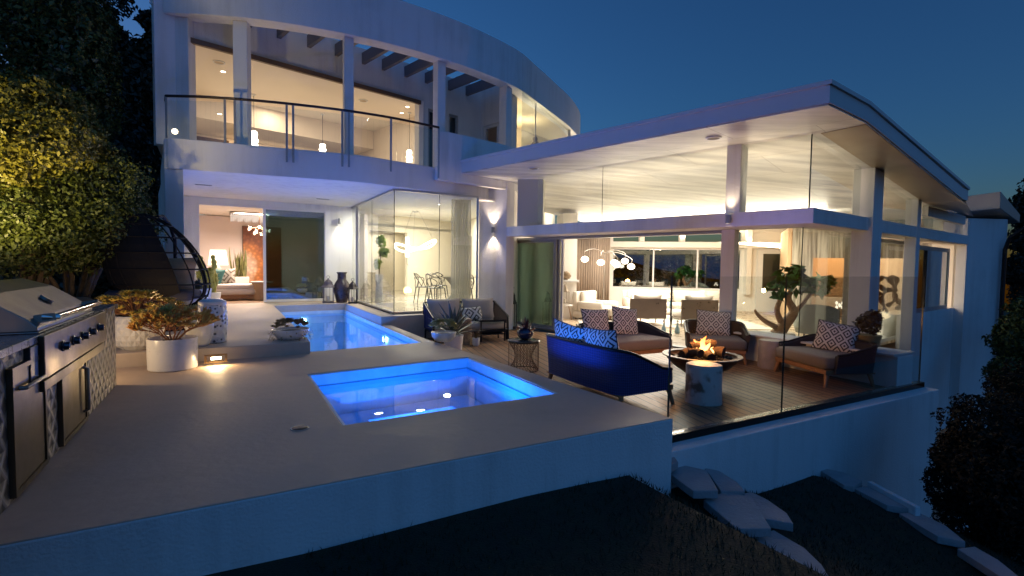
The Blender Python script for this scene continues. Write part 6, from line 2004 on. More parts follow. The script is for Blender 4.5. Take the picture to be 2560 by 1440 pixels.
t = thing('crystal_ceiling_light', 'wide crystal ceiling fitting with hanging glass rods in the lounge', 'ceiling light', (c.x, c.y, 2.80), R(31))
MB().box(-.55, .55, -.3, .3, -.05, 0).build('ceiling_plate', M_STEEL, t)
m = MB()
for i in range(20):
    for j in range(6):
        x, y = -.5 + i * .0526, -.26 + j * .104
        m.beam((x, y, -.05), (x, y, -.12 - .05 * ((i * 7 + j * 3) % 4)), .02, .02)
m.build('glass_rods', emit('lit_crystal', (1, .80, .66), .9), t)
c = Lp(655, 752, 1.0, FZ)
t = thing('lounge_table', 'round tan pedestal table near the edge of the open sliding door', 'side table', c)
MB().lathe([(.22, 0), (.24, .03), (.20, .25), (.26, .50), (.001, .51)], 28).build('pedestal', mat('tan_wood_drum', (.36, .24, .15), .6), t, smooth=45)
MB().lathe([(.001, .511), (.30, .511), (.30, .54), (.001, .545)], 32).build('table_top', M_POT, t, smooth=45)

# ------------------------------------------------------------------ dining bay
DF = .201
dc = Vector((-1.55, 14.55, DF))
t = thing('dining_table', 'round glass dining table on a twisted grey pedestal in the bay', 'dining table', dc)
MB().lathe([(.001, .735), (.78, .735), (.785, .742), (.78, .75), (.001, .75)], 56).build('table_top', sheer('table_glass', (.80, .86, .84), .12, gain=1.5), t, smooth=40)
MB().lathe([(.42, 0), (.44, .02), (.30, .10), (.16, .3), (.15, .45), (.3, .66), (.40, .73), (.001, .732)], 28, wob=lambda a, z: 1 + .16 * math.sin(5 * a + z * 7)).build('pedestal', mat('grey_twisted_root', (.20, .18, .155), .7, var=.3, vscale=8, bump=.6, bscale=30), t, smooth=50)
M_DCH = mat('graphite_plastic', (.045, .045, .042), .35)
def dining_chair(loc, rz, lab):
    t = thing('dining_chair', lab, 'dining chair', loc, rz, 'looped back dining chairs round the glass table')
    MB().lathe([(.20, .44), (.235, .445), (.24, .455), (.22, .468), (.001, .462)], 24, wob=lambda a, z: 1 - .06 * math.sin(2 * a)).build('seat', M_DCH, t, smooth=45)
    for sx, sy in ((-1, -1), (1, -1), (-1, 1), (1, 1)):
        MB().tube([(sx * .17, sy * .16, .45), (sx * .21, sy * .22, 0)], [.017, .011], 7).build('leg', M_DCH, t, smooth=50)
    arcs = [[(-.22, -.02, .45), (-.25, .10, .66), (-.16, .22, .82), (0, .25, .80), (.16, .22, .82), (.25, .10, .66), (.22, -.02, .45)],
            [(-.20, .12, .45), (-.24, .05, .70), (-.10, .24, .74), (.10, .24, .84), (.24, .08, .70), (.18, .14, .45)],
            [(-.12, .20, .45), (-.18, .18, .62), (.0, .25, .72), (.18, .18, .62), (.12, .20, .45)]]
    m = MB()
    for a in arcs: m.tube(spline(a, 5), .010, 6)
    m.build('looped_back', M_DCH, t, smooth=60)
    return t
dlab = ['graphite looped chair nearest the dining bay corner glass', 'graphite looped chair left of the dining table, second from the corner', 'graphite looped chair in front of the dining table near the seam', 'graphite looped chair at the right of the dining table by the curtain', 'graphite looped chair behind the dining table on the right', 'graphite looped chair behind the dining table on the left']
first = None
for i, a in enumerate((205, 240, 285, 335, 30, 130)):
    p = dc + Vector((math.cos(R(a)) * 1.02, math.sin(R(a)) * .95, 0))
    if first is None: first = dining_chair(p, R(a - 90), dlab[0])
    else: copy_thing(first, p, R(a - 90), dlab[i])
# swirl of light over the table
c = AY(1035, 622, 15.6)
t = thing('swirl_chandelier', 'glowing looped ribbon chandelier hanging over the dining table', 'chandelier', (c.x, c.y, 2.895))
zl = c.z - 2.895
M_RIB = emit('led_ribbon', (1, .84, .62), 9)
pts = [Vector((.62 * math.cos(q), .34 * math.sin(q), zl + .12 * math.sin(2 * q + .6) + .08 * math.cos(q))) for q in [i * 2 * math.pi / 60 for i in range(61)]]
MB().tube(pts, .032, 8).build('light_ribbon', M_RIB, t, smooth=60)
for p in (pts[5], pts[25], pts[45]):
    MB().tube([(p.x * .2, p.y * .2, 0), p], .004, 4).build('suspension_wire', M_STEEL, t)
MB().lathe([(.001, -.03), (.10, -.03), (.10, 0), (.001, 0)], 20).build('ceiling_plate', M_TRIM, t)
LAMPS.append(('POINT', 'chandelier_lamp', c + Vector((0, 0, -.2)), 26, (1, .82, .58), dict(shadow_soft_size=.25)))
# wall tube lamp seen to the left of the swirl
c = AY(1015, 625, 16.6)
t = thing('tube_wall_lamp', 'bright vertical tube lamp on the wall behind the dining table', 'wall light', c)
MB().lathe([(.001, -.32), (.055, -.32), (.055, .32), (.001, .32)], 20).build('tube', emit('tube_glow', (1, .88, .70), 9), t, smooth=45)
MB().tube([(0, 0, -.32), (0, 0, -.55), (0, .15, -.6)], .012, 6).build('bracket', M_STEEL, t)
# fiddle leaf plant by the left glass
c = AY(947, 690, 14.4)
t = thing('trailing_plant', 'bright green broad leaved plant on a tall white stand in the bay', 'potted plant', (c.x, c.y, DF))
MB().lathe([(.10, 0), (.12, .02), (.09, .5), (.12, .78), (.001, .78)], 24).build('stand', M_POT, t, smooth=45)
leaf_cloud('foliage', leafmat('fresh_green_leaf', (.20, .32, .05), (.34, .44, .09)), t, [(AY(950, 612, 14.4), (.16, .15, .17), 1), (AY(958, 640, 14.4), (.13, .12, .14), .8), (AY(942, 668, 14.4), (.09, .1, .15), .6)], 150, .15, 4)
MB().tube([Vector((0, 0, .78)), Vector((.02, 0, 1.1)), AY(950, 620, 14.4) - t.location], .015, 6).build('stem', M_BARK, t)

# ------------------------------------------------------------------ living room furniture
LF = ZL + .002
def Lv(u, v): return G(u, v, LF)
def simple_sofa(name, label, cat, loc, rz, w, d, mt, hb=.72, arms=True, grp=None):
    t = thing(name, label, cat, loc, rz, grp)
    MB().slabcushion(-w / 2, w / 2, -d / 2, d / 2, .06, .26, .04).build('base', mt, t, smooth=60)
    n = max(1, round(w / .9))
    for i in range(n):
        x0, x1 = -w / 2 + .14 + (w - .28) * i / n, -w / 2 + .14 + (w - .28) * (i + 1) / n
        MB().slabcushion(x0 + .005, x1 - .005, -d / 2 - .02, d / 2 - .2, .262, .42, .05).build('seat_cushion', mt, t, smooth=60)
        MB().slabcushion(x0 + .005, x1 - .005, d / 2 - .33, d / 2 - .17, .422, hb + .02, .05).build('back_cushion', mt, t, smooth=60)
    MB().slabcushion(-w / 2, w / 2, d / 2 - .165, d / 2, .262, hb, .04).build('backrest', mt, t, smooth=60)
    if arms:
        for sx in (-1, 1):
            x = sx * (w / 2 - .065)
            MB().slabcushion(x - .07, x + .07, -d / 2, d / 2 - .17, .262, .56, .04).build('arm', mt, t, smooth=60)
    for sx in (-1, 1):
        for sy in (-1, 1):
            MB().tube([(sx * (w / 2 - .08), sy * (d / 2 - .08), .07), (sx * (w / 2 - .08), sy * (d / 2 - .08), 0)], .02, 6).build('leg', M_STEEL, t)
    return t
c = Lv(1690, 775)
sofa_l = AY(1688, 772, 17.6); sofa_l.z = LF
simple_sofa('white_sofa', 'long white sofa under the dark back window', 'sofa', sofa_l, R(-2), 3.5, .95, M_CREAM, .80)
cushion('white bow shaped cushion left on the long white sofa', sofa_l + Vector((-1.25, -.05, .43)), R(0), .55, .42, .18, M_POT, 18, 10, 'white cushions on the long sofa')
cushion('white cushion right on the long white sofa by the post', sofa_l + Vector((.85, -.05, .43)), R(0), .55, .42, .18, M_POT, 18, -8, 'white cushions on the long sofa')
c = AY(1490, 780, 15.6); c.z = LF
simple_sofa('lounge_chair', 'deep cream armchair and footrest by the chimney breast', 'armchair', c, R(52), 1.1, 1.0, M_CREAM, .85)
MB_ = thing('footstool', 'low cream footstool in front of the cream armchair', 'footstool', c + Vector((.85, -.35, 0)), R(40))
MB().slabcushion(-.42, .42, -.36, .36, .14, .40, .06).build('seat', M_CREAM, MB_, smooth=60)
for sx in (-1, 1):
    for sy in (-1, 1):
        MB().tube([(sx * .34, sy * .28, .15), (sx * .36, sy * .3, 0)], .02, 6).build('leg', M_TEAK, MB_)
# two metal backed chairs turned away
M_BACKP = mat('pewter_back_panel', (.20, .165, .14), .35, metal=.6, var=.08, vscale=5)
def slab_chair(u, v, lab):
    c = Lv(u, v); t = thing('panel_chair', lab, 'armchair', c + Vector((0, .45, 0)), R(2) + math.pi, 'chairs with pewter back panels')
    w = 1.02
    MB().box(-w / 2, w / 2, .40, .45, .22, .76).build('back_panel', M_BACKP, t, bevel=.008)
    MB().slabcushion(-w / 2 + .03, w / 2 - .03, -.42, .395, .24, .44, .05).build('seat_cushion', M_CREAM, t, smooth=60)
    MB().pillow(.8, .42, .18, Matrix.Translation((0, .30, .44)) @ Matrix.Rotation(R(-10), 4, 'X') @ Matrix.Translation((0, 0, .22))).build('back_cushion', M_CREAM, t, smooth=60)
    MB().gridsolid([-w / 2, -w / 2 + .03, w / 2 - .03, w / 2], [-.42, -.39, .37, .40], lambda x, y: abs(x) < w / 2 - .03 and -.39 < y < .37, .205, .238).build('seat_frame', M_STEEL, t)
    for sx in (-1, 1):
        for sy in (-.38, .38):
            MB().beam((sx * (w / 2 - .03), sy, 0), (sx * (w / 2 - .03), sy, .21), .03, .03).build('leg', M_STEEL, t)
    return t
slab_chair(1621, 806, 'pewter backed chair left of the pair behind the cushions')
slab_chair(1750, 806, 'pewter backed chair right of the pair, beside the lit post')
# rug, coffee table and its ornament
c = Lv(1660, 812)
t = thing('rug', 'pale rug under the living room seats', 'rug', Vector((4.6, 15.6, LF + .001)), R(-3))
MB().box(-2.6, 2.6, -2.0, 2.0, 0, .012).build('rug_pile', mat('pale_wool_rug', (.60, .54, .46), .95, var=.08, vscale=8, bump=.5, bscale=120), t)
c = Vector((4.7, 15.9, LF + .014))
t = thing('coffee_table', 'glass topped coffee table between the white sofa and panel chairs', 'coffee table', c)
MB().box(-.7, .7, -.4, .4, .36, .375).build('glass_top', bpy.data.materials['table_glass'], t)
for sx in (-1, 1):
    MB().box(sx * .5 - .05, sx * .5 + .05, -.3, .3, 0, .358).build('leg', M_STEEL, t)
t = thing('glass_vase', 'small green sprig in a glass vase on the coffee table', 'vase', c + Vector((.25, -.1, .376)))
MB().lathe([(.04, 0), (.05, .1), (.035, .2), (.03, .2), (.04, .1), (.001, .01)], 16).build('vase_body', sheer('bluish_vase_glass', (.7, .85, .9), .06), t, smooth=50)
m = MB(); rng = random.Random(6)
for i in range(26):
    a = rng.uniform(0, 6.28); z_ = .15 + .35 * rng.random()
    m.leaf((.05 * math.cos(a), .05 * math.sin(a), z_), Vector((math.cos(a), math.sin(a), .6)), Vector((0, 0, 1)), .09, .03, .1, 3)
m.tube([(0, 0, .05), (0, 0, .5)], .006, 5)
m.build('sprig', leafmat('sprig_leaf', (.12, .13, .04), (.2, .2, .07)), t)
for u, lab in ((1662, 'clear blue glass bottle on the floor behind the low sofa, left one'), (1696, 'clear blue glass bottle on the floor behind the low sofa, right one')):
    c = Lv(u, 822); t = thing('glass_bottle', lab, 'bottle', c, 0, 'clear blue bottles on the living room floor')
    MB().lathe([(.05, 0), (.07, .03), (.055, .12), (.02, .2), (.02, .26), (.001, .26)], 16).build('body', mat('pale_blue_glass', (.35, .55, .62), .1) if 'pale_blue_glass' not in bpy.data.materials else bpy.data.materials['pale_blue_glass'], t, smooth=50)
    MB().ball((0, 0, .30), .035, 10, 8).build('stopper', M_POT, t, smooth=60)
# arc lamp with white globes
base = AY(1510, 770, 16.4); base.z = LF
t = thing('arc_lamp', 'arching floor lamp with six glowing white globe shades', 'floor lamp', base)
M_GLB = emit('globe_shade_glow', (1, .86, .66), 6)
gl_ = [(1460, 643, 15.2), (1500, 650, 15.4), (1534, 649, 16.2), (1541, 655, 16.8), (1560, 645, 15.8), (1576, 658, 15.5)]
top = Vector((0, 0, 2.05))
MB().tube([(0, 0, .03), (0, 0, 1.2), top], .018, 8).build('stem', M_STEEL, t, smooth=50)
MB().lathe([(.001, 0), (.24, 0), (.24, .03), (.001, .035)], 28).build('base', M_STEEL, t, smooth=40)
for u, v, y in gl_:
    e = AY(u, v, y) - base
    mid = (top + e) / 2 + Vector((0, 0, .22))
    ar = MB().tube(spline([top, mid, e + Vector((0, 0, .24)), e + Vector((0, 0, .08))], 5), .010, 6).build('arm', M_STEEL, t, smooth=60)
    MB().ball(e, (.115, .115, .092), 16, 12).build('globe_shade', M_GLB, ar, smooth=60)
LAMPS.append(('POINT', 'arc_lamp_bulb', AY(1530, 655, 15.6), 22, (1, .80, .55), dict(shadow_soft_size=.3)))
# lantern on a small table, mantel ornament
c = Lv(1413, 796)
t = thing('round_side_table', 'little white table with splayed legs inside the open door', 'side table', c)
MB().lathe([(.001, .44), (.24, .44), (.24, .465), (.001, .468)], 28).build('table_top', M_POT, t, smooth=40)
for i in range(3):
    a = i * 2.09; MB().tube([(.12 * math.cos(a), .12 * math.sin(a), .44), (.22 * math.cos(a), .22 * math.sin(a), 0)], .012, 6).build('leg', M_TEAK, t)
lantern('silver pointed lantern on the little table inside the open door', c + Vector((0, 0, .468)), .22, .62, 'floor lanterns', False, mat('aged_silver_metal', (.35, .30, .24), .4, metal=.7))
c = AY(1413, 683, 15.45)
t = thing('mantel_ornament', 'rounded bronze knot ornament on the white mantel shelf', 'ornament', (c.x, c.y, mz))
MB().ball((0, 0, .13), (.15, .09, .13), 16, 12, .5, 7).build('body', mat('aged_bronze_knot', (.24, .17, .10), .5, var=.3, vscale=20), t, smooth=60)
MB().box(-.06, .06, -.04, .04, 0, .03).build('foot', M_DARK, t)

# fiddle leaf tree on driftwood inside the corner glass
base = Lv(1945, 850); base = AY(1945, 838, 11.6); base.z = LF
t = thing('driftwood_tree', 'fiddle leaf tree growing from a forked driftwood trunk behind the corner glass', 'indoor tree', base)
MB().lathe([(.30, 0), (.34, .03), (.38, .16), (.36, .18), (.001, .16)], 28).build('bowl', M_POT, t, smooth=45)
tk = MB()
def apx(u, v, y=11.6): return AY(u, v, y) - base
tk.tube(spline([Vector((0, 0, .12)), apx(1965, 790), apx(1985, 760), apx(1972, 730), apx(1978, 700)], 5), [.16 - .006 * i for i in range(21)], 10)
tk.tube(spline([apx(1955, 805), apx(1915, 785), apx(1895, 768), apx(1888, 757)], 5), [.07 - .003 * i for i in range(16)], 8)
tk.tube(spline([apx(1962, 800), apx(1944, 760), apx(1950, 730), apx(1945, 718)], 5), [.08 - .003 * i for i in range(16)], 8)
tk.tube(spline([apx(1985, 765), apx(2010, 735), apx(2035, 700)], 5), [.06 - .003 * i for i in range(11)], 8)
tk.build('trunk', M_DRIFT, t, smooth=60)
rb = [(apx(1962, 668) + base, (.28, .25, .20), 1), (apx(2000, 690) + base, (.32, .28, .24), 1.2), (apx(2045, 695) + base, (.26, .25, .22), 1), (apx(1940, 705) + base, (.22, .2, .18), .7), (apx(2070, 680) + base, (.14, .15, .10), .4), (apx(1985, 655) + base, (.18, .15, .08), .5)]
leaf_cloud('crown', leafmat('fiddle_leaf', (.010, .075, .016), (.03, .16, .025), sc=5), t, rb, 190, .26, 15)
# tub chair
c = AY(2040, 790, 11.9); c.z = LF
t = thing('tub_chair', 'pale grey green tub chair with rounded back behind the corner glass', 'armchair', c, R(150))
wobt = None
vs, fs = [], []
n = 28
for j, (r_, z_) in enumerate(((.40, .14), (.46, .35), (.47, 1), (.42, 1), (.40, .40))):
    for i in range(n + 1):
        a = R(-35 + 250 * i / n)
        zz_ = z_ if z_ < .9 else .62 + .22 * max(0, math.sin(a)) ** .7
        vs.append((r_ * math.cos(a), r_ * math.sin(a), zz_))
for j in range(4):
    for i in range(n):
        fs.append((j * (n + 1) + i, j * (n + 1) + i + 1, (j + 1) * (n + 1) + i + 1, (j + 1) * (n + 1) + i))
o = MB().add(vs, fs).build('backrest', mat('sage_velvet', (.34, .38, .35), .85, sheen=.3), t, smooth=60)
so = o.modifiers.new('thickness', 'SOLIDIFY'); so.thickness = .03
MB().lathe([(.38, .14), (.40, .2), (.40, .38), (.36, .43), (.001, .44)], 28).build('seat', bpy.data.materials['sage_velvet'], t, smooth=50)
for i in range(4):
    a = i * 1.57 + .78; MB().tube([(.28 * math.cos(a), .28 * math.sin(a), .15), (.33 * math.cos(a), .33 * math.sin(a), 0)], .018, 6).build('leg', M_TEAK, t)
# driftwood sculpture on a plinth, glowing coral below
c = AY(2222, 770, 12.6); c.z = LF
t = thing('display_plinth', 'low white plinth carrying the driftwood sculpture', 'plinth', c)
MB().box(-.32, .32, -.25, .25, 0, .50).build('plinth_body', M_TRIM, t, bevel=.006)
MB().box(-.34, .34, -.27, .27, .501, .53).build('plinth_top', M_TRIM, t, bevel=.004)
t = thing('driftwood_sculpture', 'dark knotted driftwood sculpture with holes on the white plinth', 'sculpture', c + Vector((0, 0, .531)))
m = MB()
def sp_(u, v): return AY(u, v, 12.6) - (c + Vector((0, 0, .531)))
loops = [[(2222, 765), (2215, 740), (2200, 722), (2212, 700), (2236, 702), (2240, 722), (2222, 738)],
         [(2212, 700), (2196, 684), (2205, 668), (2222, 672), (2232, 690), (2236, 702)],
         [(2222, 672), (2236, 664), (2246, 676), (2240, 694), (2232, 690)], [(2200, 722), (2188, 718), (2196, 704)], [(2240, 722), (2250, 734), (2243, 746)]]
rng = random.Random(2)
for lp in loops:
    pts = spline([sp_(*p) + Vector((0, rng.uniform(-.06, .06), 0)) for p in lp], 4)
    m.tube(pts, [.048 + .02 * math.sin(i * 1.1) for i in range(len(pts))], 8)
m.build('knotted_wood', mat('dark_driftwood', (.09, .04, .025), .6, var=.3, vscale=20), t, smooth=60)
c2 = AY(2212, 748, 12.2)
t = thing('glowing_coral', 'glowing white branching coral lamp beside the plinth', 'lamp', (c2.x, c2.y, LF + .45), 0)
m = MB(); rng = random.Random(5)
for i in range(26):
    a, e = rng.uniform(0, 6.28), rng.uniform(.1, 1.4)
    d = Vector((math.cos(a) * math.cos(e), math.sin(a) * math.cos(e), math.sin(e))) * rng.uniform(.12, .24)
    m.tube([Vector((0, 0, .02)), d * .6 + Vector((0, 0, .02)), d + Vector((rng.uniform(-.03, .03), 0, .03))], [.016, .012, .006], 5)
m.build('branches', emit('coral_glow', (1, .70, .40), 2.2), t, smooth=60)
MB().lathe([(.001, -.45), (.12, -.45), (.10, -.42), (.02, -.38), (.02, 0), (.001, .01)], 16).build('stand', M_TRIM, t, smooth=40)
c = AY(2100, 742, 12.3)
t = thing('glowing_glass_cluster', 'small lit cluster of clear glass shapes beside the tub chair', 'lamp', (c.x, c.y, LF), 0)
MB().lathe([(.001, 0), (.16, 0), (.14, .02), (.02, .04), (.02, c.z - LF - .06), (.001, c.z - LF - .05)], 16).build('stand', M_STEEL, t, smooth=40)
for i in range(6):
    a = i * 1.05
    MB().ball((.07 * math.cos(a), .07 * math.sin(a), c.z - LF + .05 * (i % 3) - .03), (.03, .03, .045), 8, 6).build('glass_bulb', emit('cluster_glow', (1, .8, .6), 3) if i == 0 else bpy.data.materials['cluster_glow'], t, smooth=60)

# ------------------------------------------------------------------ upper floor pieces
def pend(u, v0, v1, b, lab, r=.10):
    P = ONW(u, (v0 + v1) / 2, WL(0, b), WD)
    k0_, k1_ = ONW(u, v0, WL(0, b), WD).z, ONW(u, v1, WL(0, b), WD).z
    t = thing('pendant_lamp', lab, 'pendant lamp', (P.x, P.y, 5.715), 0, 'lit turned pendants in the upper room')
    a, b_ = k1_ - 5.715, k0_ - 5.715
    h = b_ - a
    MB().lathe([(r * .9, a), (r, a + .03), (r * .75, a + h * .2), (r * 1.05, a + h * .34), (r * 1.05, a + h * .42), (r * .75, a + h * .5), (r * .75, a + h * .7), (r * .9, a + h * .75), (r * .7, a + h * .95), (.02, b_)], 20).build('shade', M_PEND, t, smooth=45)
    MB().tube([(0, 0, b_), (0, 0, 0)], .006, 5).build('cord', M_DARK, t)
    MB().lathe([(.05, -.03), (.06, 0), (.001, 0)], 16).build('ceiling_rose', M_TRIM, t)
    LAMPS.append(('POINT', 'pendant_bulb', Vector((P.x, P.y - .3, (k0_ + k1_) / 2)), 5, (1, .80, .55), dict(shadow_soft_size=.12)))
M_PEND = emit('lit_pendant_shade', (1, .85, .64), 9)
pend(625, 345, 384, 3.0, 'lit turned white pendant right of the second balcony column')
pend(797, 373, 396, 3.4, 'short lit pendant left of the middle balcony column')
pend(1014, 382, 412, 1.4, 'bright lit pendant at the right end of the upper room', .09)
P = ONW(431, 354, G(450, 380, 3.5), Vector((1, 0, 0)))
t = thing('globe_wall_lamp', 'small glowing globe lamp on the left balcony column', 'wall light', P)
MB().ball((0, -.05, 0), .05, 16, 12).build('globe', emit('balcony_globe', (1, .80, .52), 7), t, smooth=60)
MB().beam((0, -.03, 0), (0, .06, 0), .04, .04).build('bracket', M_GREYTRIM, t)
for (u, v, lab) in ((543, 199, 'tiny lit downlight in the upper ceiling by the second column'), (537, 305, 'tiny lit downlight under the upper bulkhead on the left'), (1006, 274, 'tiny lit downlight in the upper ceiling at the right, upper one'), (992, 290, 'tiny lit downlight in the upper ceiling at the right, lower one')):
    P = G(u, v, 5.72 if v < 300 else 5.12)
    P.z = (5.72 if v != 305 else 5.119) - .002
    t = thing('recessed_downlight', lab, 'downlight', P, 0, 'recessed downlights of the upper room')
    MB().lathe([(.05, 0), (.065, 0), (.065, -.006), (.05, -.008)], 20, cap=False).build('trim_ring', M_TRIM, t, smooth=40)
    MB().lathe([(.001, -.002), (.05, -.002), (.05, -.005), (.001, -.005)], 20).build('lens', M_BULB, t)
for (u, v, lab) in ((532, 176, 'flat round speaker in the upper ceiling near the left columns'), (895, 262, 'flat round speaker in the upper ceiling right of the middle column')):
    P = G(u, v, 5.718)
    ceiling_disc('ceiling_speaker', lab, 'speaker', P, .12, mat('beige_grille', (.45, .36, .26), .7) if 'beige_grille' not in bpy.data.materials else bpy.data.materials['beige_grille'], 'flat speakers of the upper ceiling')
# picture on the left upper wall and the dark statue in the bay
dv = (URB - URL); dv.z = 0; dv.normalize()
P = URL.lerp(URB, .5) + Vector((dv.y, -dv.x, 0)) * .02 + Vector((0, 0, 4.6))
t = thing('upper_picture', 'dark framed picture on the left wall of the upper room', 'picture', P, math.atan2(dv.y, dv.x))
MB().box(-.9, .9, -.04, -.005, -.55, .45).build('canvas', mat('dark_picture', (.12, .10, .07), .6, var=.4, vscale=4), t)
MB().gridsolid([-.94, -.901, .901, .94], [-.59, -.551, .451, .49], lambda x, z: abs(x) < .901 and -.551 < z < .451, 0, .05).build('picture_frame', M_TEAK, t)
t.children[-1].rotation_euler = (R(90), 0, 0)
P = AY(1325, 352, 15.2)
t = thing('bay_statue', 'small dark bell shaped statue on a stand behind the bay corner glass', 'statue', (P.x + .05, P.y + .35, 3.6))
zt_ = AY(1325, 338, 15.5).z - 3.6
MB().lathe([(.30, zt_ - .42), (.26, zt_ - .36), (.12, zt_ - .22), (.06, zt_ - .14), (.075, zt_ - .09), (.06, zt_ - .04), (.02, zt_)], 20).build('figure', mat('dark_statue_bronze', (.05, .03, .02), .5), t, smooth=50)
MB().lathe([(.18, 0), (.18, zt_ - .42), (.001, zt_ - .42)], 20).build('stand', M_TRIM, t)
for kind, nm, loc, pw, col, kw in LAMPS: pass
# ------------------------------------------------------------------ sky
W = bpy.data.worlds.new('World'); SC.world = W; W.use_nodes = True
nt = W.node_tree
sky = nt.nodes.new('ShaderNodeTexSky'); sky.sky_type = 'NISHITA'; sky.sun_disc = False
SUN_EL, SUN_ROT = R(0.5), R(312)
sky.sun_elevation, sky.sun_rotation = SUN_EL, SUN_ROT
sky.ozone_density = 4.0; sky.air_density = 1.0; sky.dust_density = .3
mul = nt.nodes.new('ShaderNodeMix'); mul.data_type = 'RGBA'; mul.blend_type = 'MULTIPLY'; mul.inputs[0].default_value = 1
mul.inputs[7].default_value = (.80, 1.0, 1.03, 1)
nt.links.new(sky.outputs[0], mul.inputs[6])
bg = nt.nodes['Background']; nt.links.new(mul.outputs[2], bg.inputs[0]); bg.inputs[1].default_value = .34

def lamp(kind, name, loc, power, col=WARM, **kw):
    l = bpy.data.lights.new(name, kind); l.energy = power; l.color = col
    o = bpy.data.objects.new(name, l); COL.objects.link(o); o.location = loc
    aim = kw.pop('aim', None)
    for k_, v_ in kw.items(): setattr(l, k_, v_)
    if aim is not None:
        d = Vector(aim) - Vector(loc)
        o.rotation_euler = d.to_track_quat('-Z', 'Y').to_euler()
    return o
lamp('SUN', 'dusk_sky_fill', (4, -20, 30), .32, (.05, .33, 1.0), angle=R(80), aim=(1, 10, 6))  # soft blue fill added behind the camera, opposite the sky's own sun

BLUE = (.012, .19, 1.0)
SCALE = 1.0
# under water lamps: fittings and light
M_LED = emit('pool_led', (.55, .85, 1.0), 60)
def pool_lamp(P, direction, power, label):
    d = Vector(direction).normalized()
    t = thing('underwater_light', label, 'pool light', P, group='round lights under the water')
    q = d.to_track_quat('Z', 'Y'); t.rotation_euler = q.to_euler()
    MB().lathe([(.05, 0), (.075, 0), (.075, .02), (.055, .025)], 20, cap=False).build('rim', M_STEEL, t, smooth=40)
    MB().lathe([(.001, .008), (.05, .008), (.05, .016), (.001, .02)], 20).build('lens', M_LED, t, smooth=40)
    lamp('AREA', 'underwater_glow', Vector(P) + d * .06, power, BLUE, shape='DISK', size=.12, aim=Vector(P) + d)
nrm_t = DY; 
pool_lamp(DW(-1.62, POOL[3] - .07, -.24), -DY, 60, 'bright round light under water at the far end of the pool')
pool_lamp(DW(POOL[1] - .07, 6.98, -.235), -DX, 60, 'bright round light under water on the right side of the pool')
pool_lamp(DW(-1.45, SPA[2] + .62, -.88), (DY * .35 + Vector((0, 0, 1))), 60, 'bright round light under water in the floor of the spa')
lamp('AREA', 'underwater_glow', DW(POOL[0] + .1, 6.0, -.6), 60, BLUE, shape='DISK', size=.12, aim=DW(0, 6.4, -.6))

lamp('POINT', 'underwater_glow', DW(-1.45, 2.5, -.55), 16, BLUE, shadow_soft_size=.06)  # extra light added in mid water, no fitting, to brighten the spa floor
P_ = DW(SPA[0] + .05, 2.0, -.36)
lamp('SPOT', 'underwater_glow', P_ + DX * .05, 800, BLUE, spot_size=R(29), spot_blend=.9, shadow_soft_size=.22, aim=D(.45, 2.0, .22))
# upper room
for q_ in ((1.2, 2.2), (3.0, 2.4), (4.8, 2.2), (3.0, 3.6)):
    lamp('AREA', 'upper_room_lamp', WL(q_[0], q_[1], 5.70), 23, (1, .78, .55), shape='DISK', size=.16, aim=WL(q_[0], q_[1], 0))
lamp('AREA', 'upper_cove_lamp', WL(3.6, 5.5, 5.0), 14, WARM, shape='RECTANGLE', size=3.0, size_y=.1, aim=WL(3.6, 6.2, 4.3))
lamp('POINT', 'bay_lamp', Vector((.45, 16.6, 5.5)), 55, (1, .80, .50), shadow_soft_size=.2)
lamp('POINT', 'balcony_room_lamp', RL(1.0, .9, 5.2), 34, (1, .85, .6), shadow_soft_size=.15)
# lounge
lamp('AREA', 'lounge_lamp', LL(1.6, 2.0, 2.78), 340, (1, .76, .60), shape='DISK', size=1.2, aim=LL(1.6, 2.0, 0))
# dining: ceiling fill without fittings, last two added to brighten the plant
for q_ in ((.8, -2.6), (1.4, -.9), (-.2, .1), (-.35, -3.0), (.55, -5.0)):
    p_ = (W1 + W2) / 2 + Vector((q_[0], q_[1], 2.86))
    lamp('AREA', 'dining_fill', p_, 80, (1, .90, .76), shape='DISK', size=.22, aim=p_ - Vector((0, 0, 1)))
lamp('AREA', 'hall_lamp', (W1 + W2) / 2 + Vector((-1.2, 1.6, 2.45)), 60, (1, .84, .62), shape='DISK', size=1.0, aim=(W1 + W2) / 2 + Vector((-1.2, 1.6, 0)))
# garden lighting hidden behind the kitchen: warm lamps that reach the hedge and pots
lamp('SPOT', 'hedge_lamp', AY(-200, 620, 5.2), 440, (1, .76, .30), shadow_soft_size=.12, spot_size=R(84), spot_blend=.9, aim=AY(70, 400, 7.4))
lamp('POINT', 'pot_lamp', (-4.72, 5.20, .50), 22, (1, .70, .36), shadow_soft_size=.08)
lamp('POINT', 'pot_lamp', (-4.75, 7.0, .40), 14, (1, .70, .38), shadow_soft_size=.06)
_p = KO + Matrix.Rotation(KR, 3, 'Z') @ Vector((-1.1, -3.1, .95))
lamp('POINT', 'barbecue_lamp', _p, 16, (1, .52, .16), shadow_soft_size=.05)
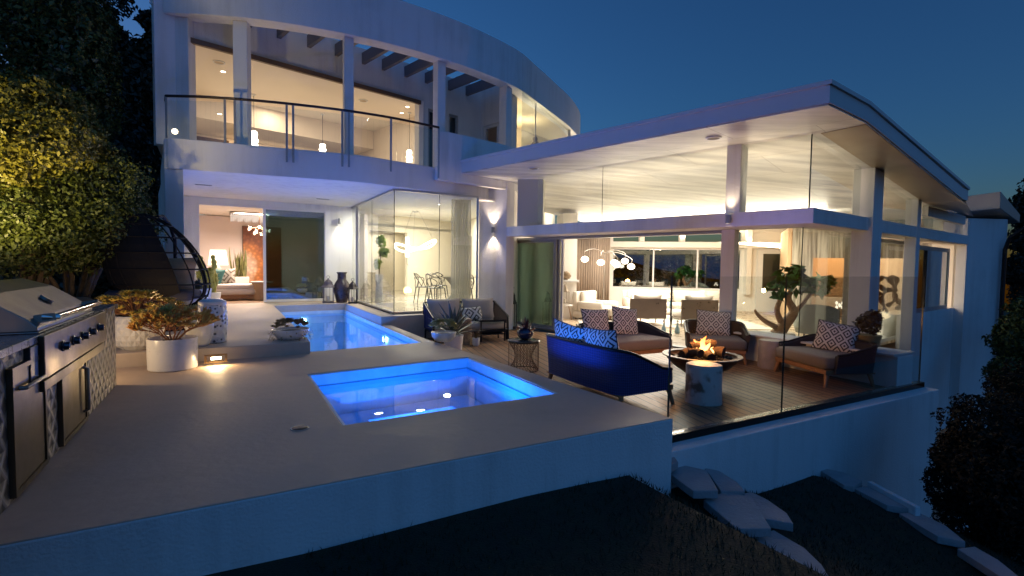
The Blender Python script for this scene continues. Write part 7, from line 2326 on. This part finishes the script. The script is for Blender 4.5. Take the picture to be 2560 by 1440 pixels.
# living room: cove strips on top of the beams and over the back wall, downlights
def strip(P, Q, z, power, up=(0, 0, 1), w=.06, col=(1, .80, .58), name='cove_lamp'):
    P, Q = Vector((P.x, P.y, z)), Vector((Q.x, Q.y, z))
    c = (P + Q) / 2; d = (Q - P); L = d.length; d.normalize()
    l = bpy.data.lights.new(name, 'AREA'); l.energy = power; l.color = col; l.shape = 'RECTANGLE'; l.size = L; l.size_y = w
    o = bpy.data.objects.new(name, l); COL.objects.link(o); o.location = c
    z_ = -Vector(up).normalized(); x_ = d; y_ = z_.cross(x_).normalized(); x_ = y_.cross(z_)
    o.rotation_euler = Matrix((x_, y_, z_)).transposed().to_euler()
    return o
strip(oA(1345) + NA * .45, oA(2000) + NA * .45, 2.33, 48, NA * .55 + Vector((0, 0, 1)))
strip(KB + NB * .5 + BD * .6, oB(2280) + NB * .5, 2.33, 12, NB * .5 + Vector((0, 0, 1)))
strip(BK(1.5, -.35, 0), BK(8.5, -.35, 0), 2.31, 260, Vector((0, -.5, 1)))
strip(P0 + NA * 6 - AD * 2.9, P0 + NA * 6 + AD * 5.5, 2.46, 620, Vector((0, 0, 1)), col=(1, .86, .68))
lc = (PA + KL + BW0 + BW1) / 4
lamp('AREA', 'living_lamp', (lc.x, lc.y, zr(lc) - .08), 620, (1, .91, .77), shape='RECTANGLE', size=4, size_y=3, aim=(lc.x, lc.y, 0))
lamp('AREA', 'living_lamp', (7.6, 14.2, 2.7), 90, (1, .80, .56), shape='DISK', size=1.6, aim=(7.6, 14.2, 0))
kc_ = (k0 + k1) / 2 + kn * 1.4
lamp('AREA', 'kitchen_lamp', (kc_.x, kc_.y, 2.45), 70, (1, .66, .36), shape='DISK', size=1.4, aim=(kc_.x, kc_.y, 0))

# ------------------------------------------------------------------ render settings
SC.render.engine = 'CYCLES'
SC.view_settings.view_transform = 'Standard'
SC.view_settings.look = 'None'
SC.view_settings.exposure = 0.0
SC.view_settings.gamma = 1.0
cy = SC.cycles
cy.use_denoising = True
try: cy.denoiser = 'OPENIMAGEDENOISE'
except Exception: pass
cy.max_bounces = 10; cy.diffuse_bounces = 5; cy.glossy_bounces = 4; cy.transparent_max_bounces = 24; cy.transmission_bounces = 6
cy.sample_clamp_indirect = 4.0
cy.caustics_reflective = False; cy.caustics_refractive = False
cy.use_light_tree = True
for kind, nm, loc, pw, col, kw in LAMPS:
    lamp(kind, nm, loc, pw, col, **kw)
# fire
lamp('POINT', 'fire_glow', (fb.x, fb.y, ZD + fz + .28), 60, (1, .42, .12), shadow_soft_size=.14)
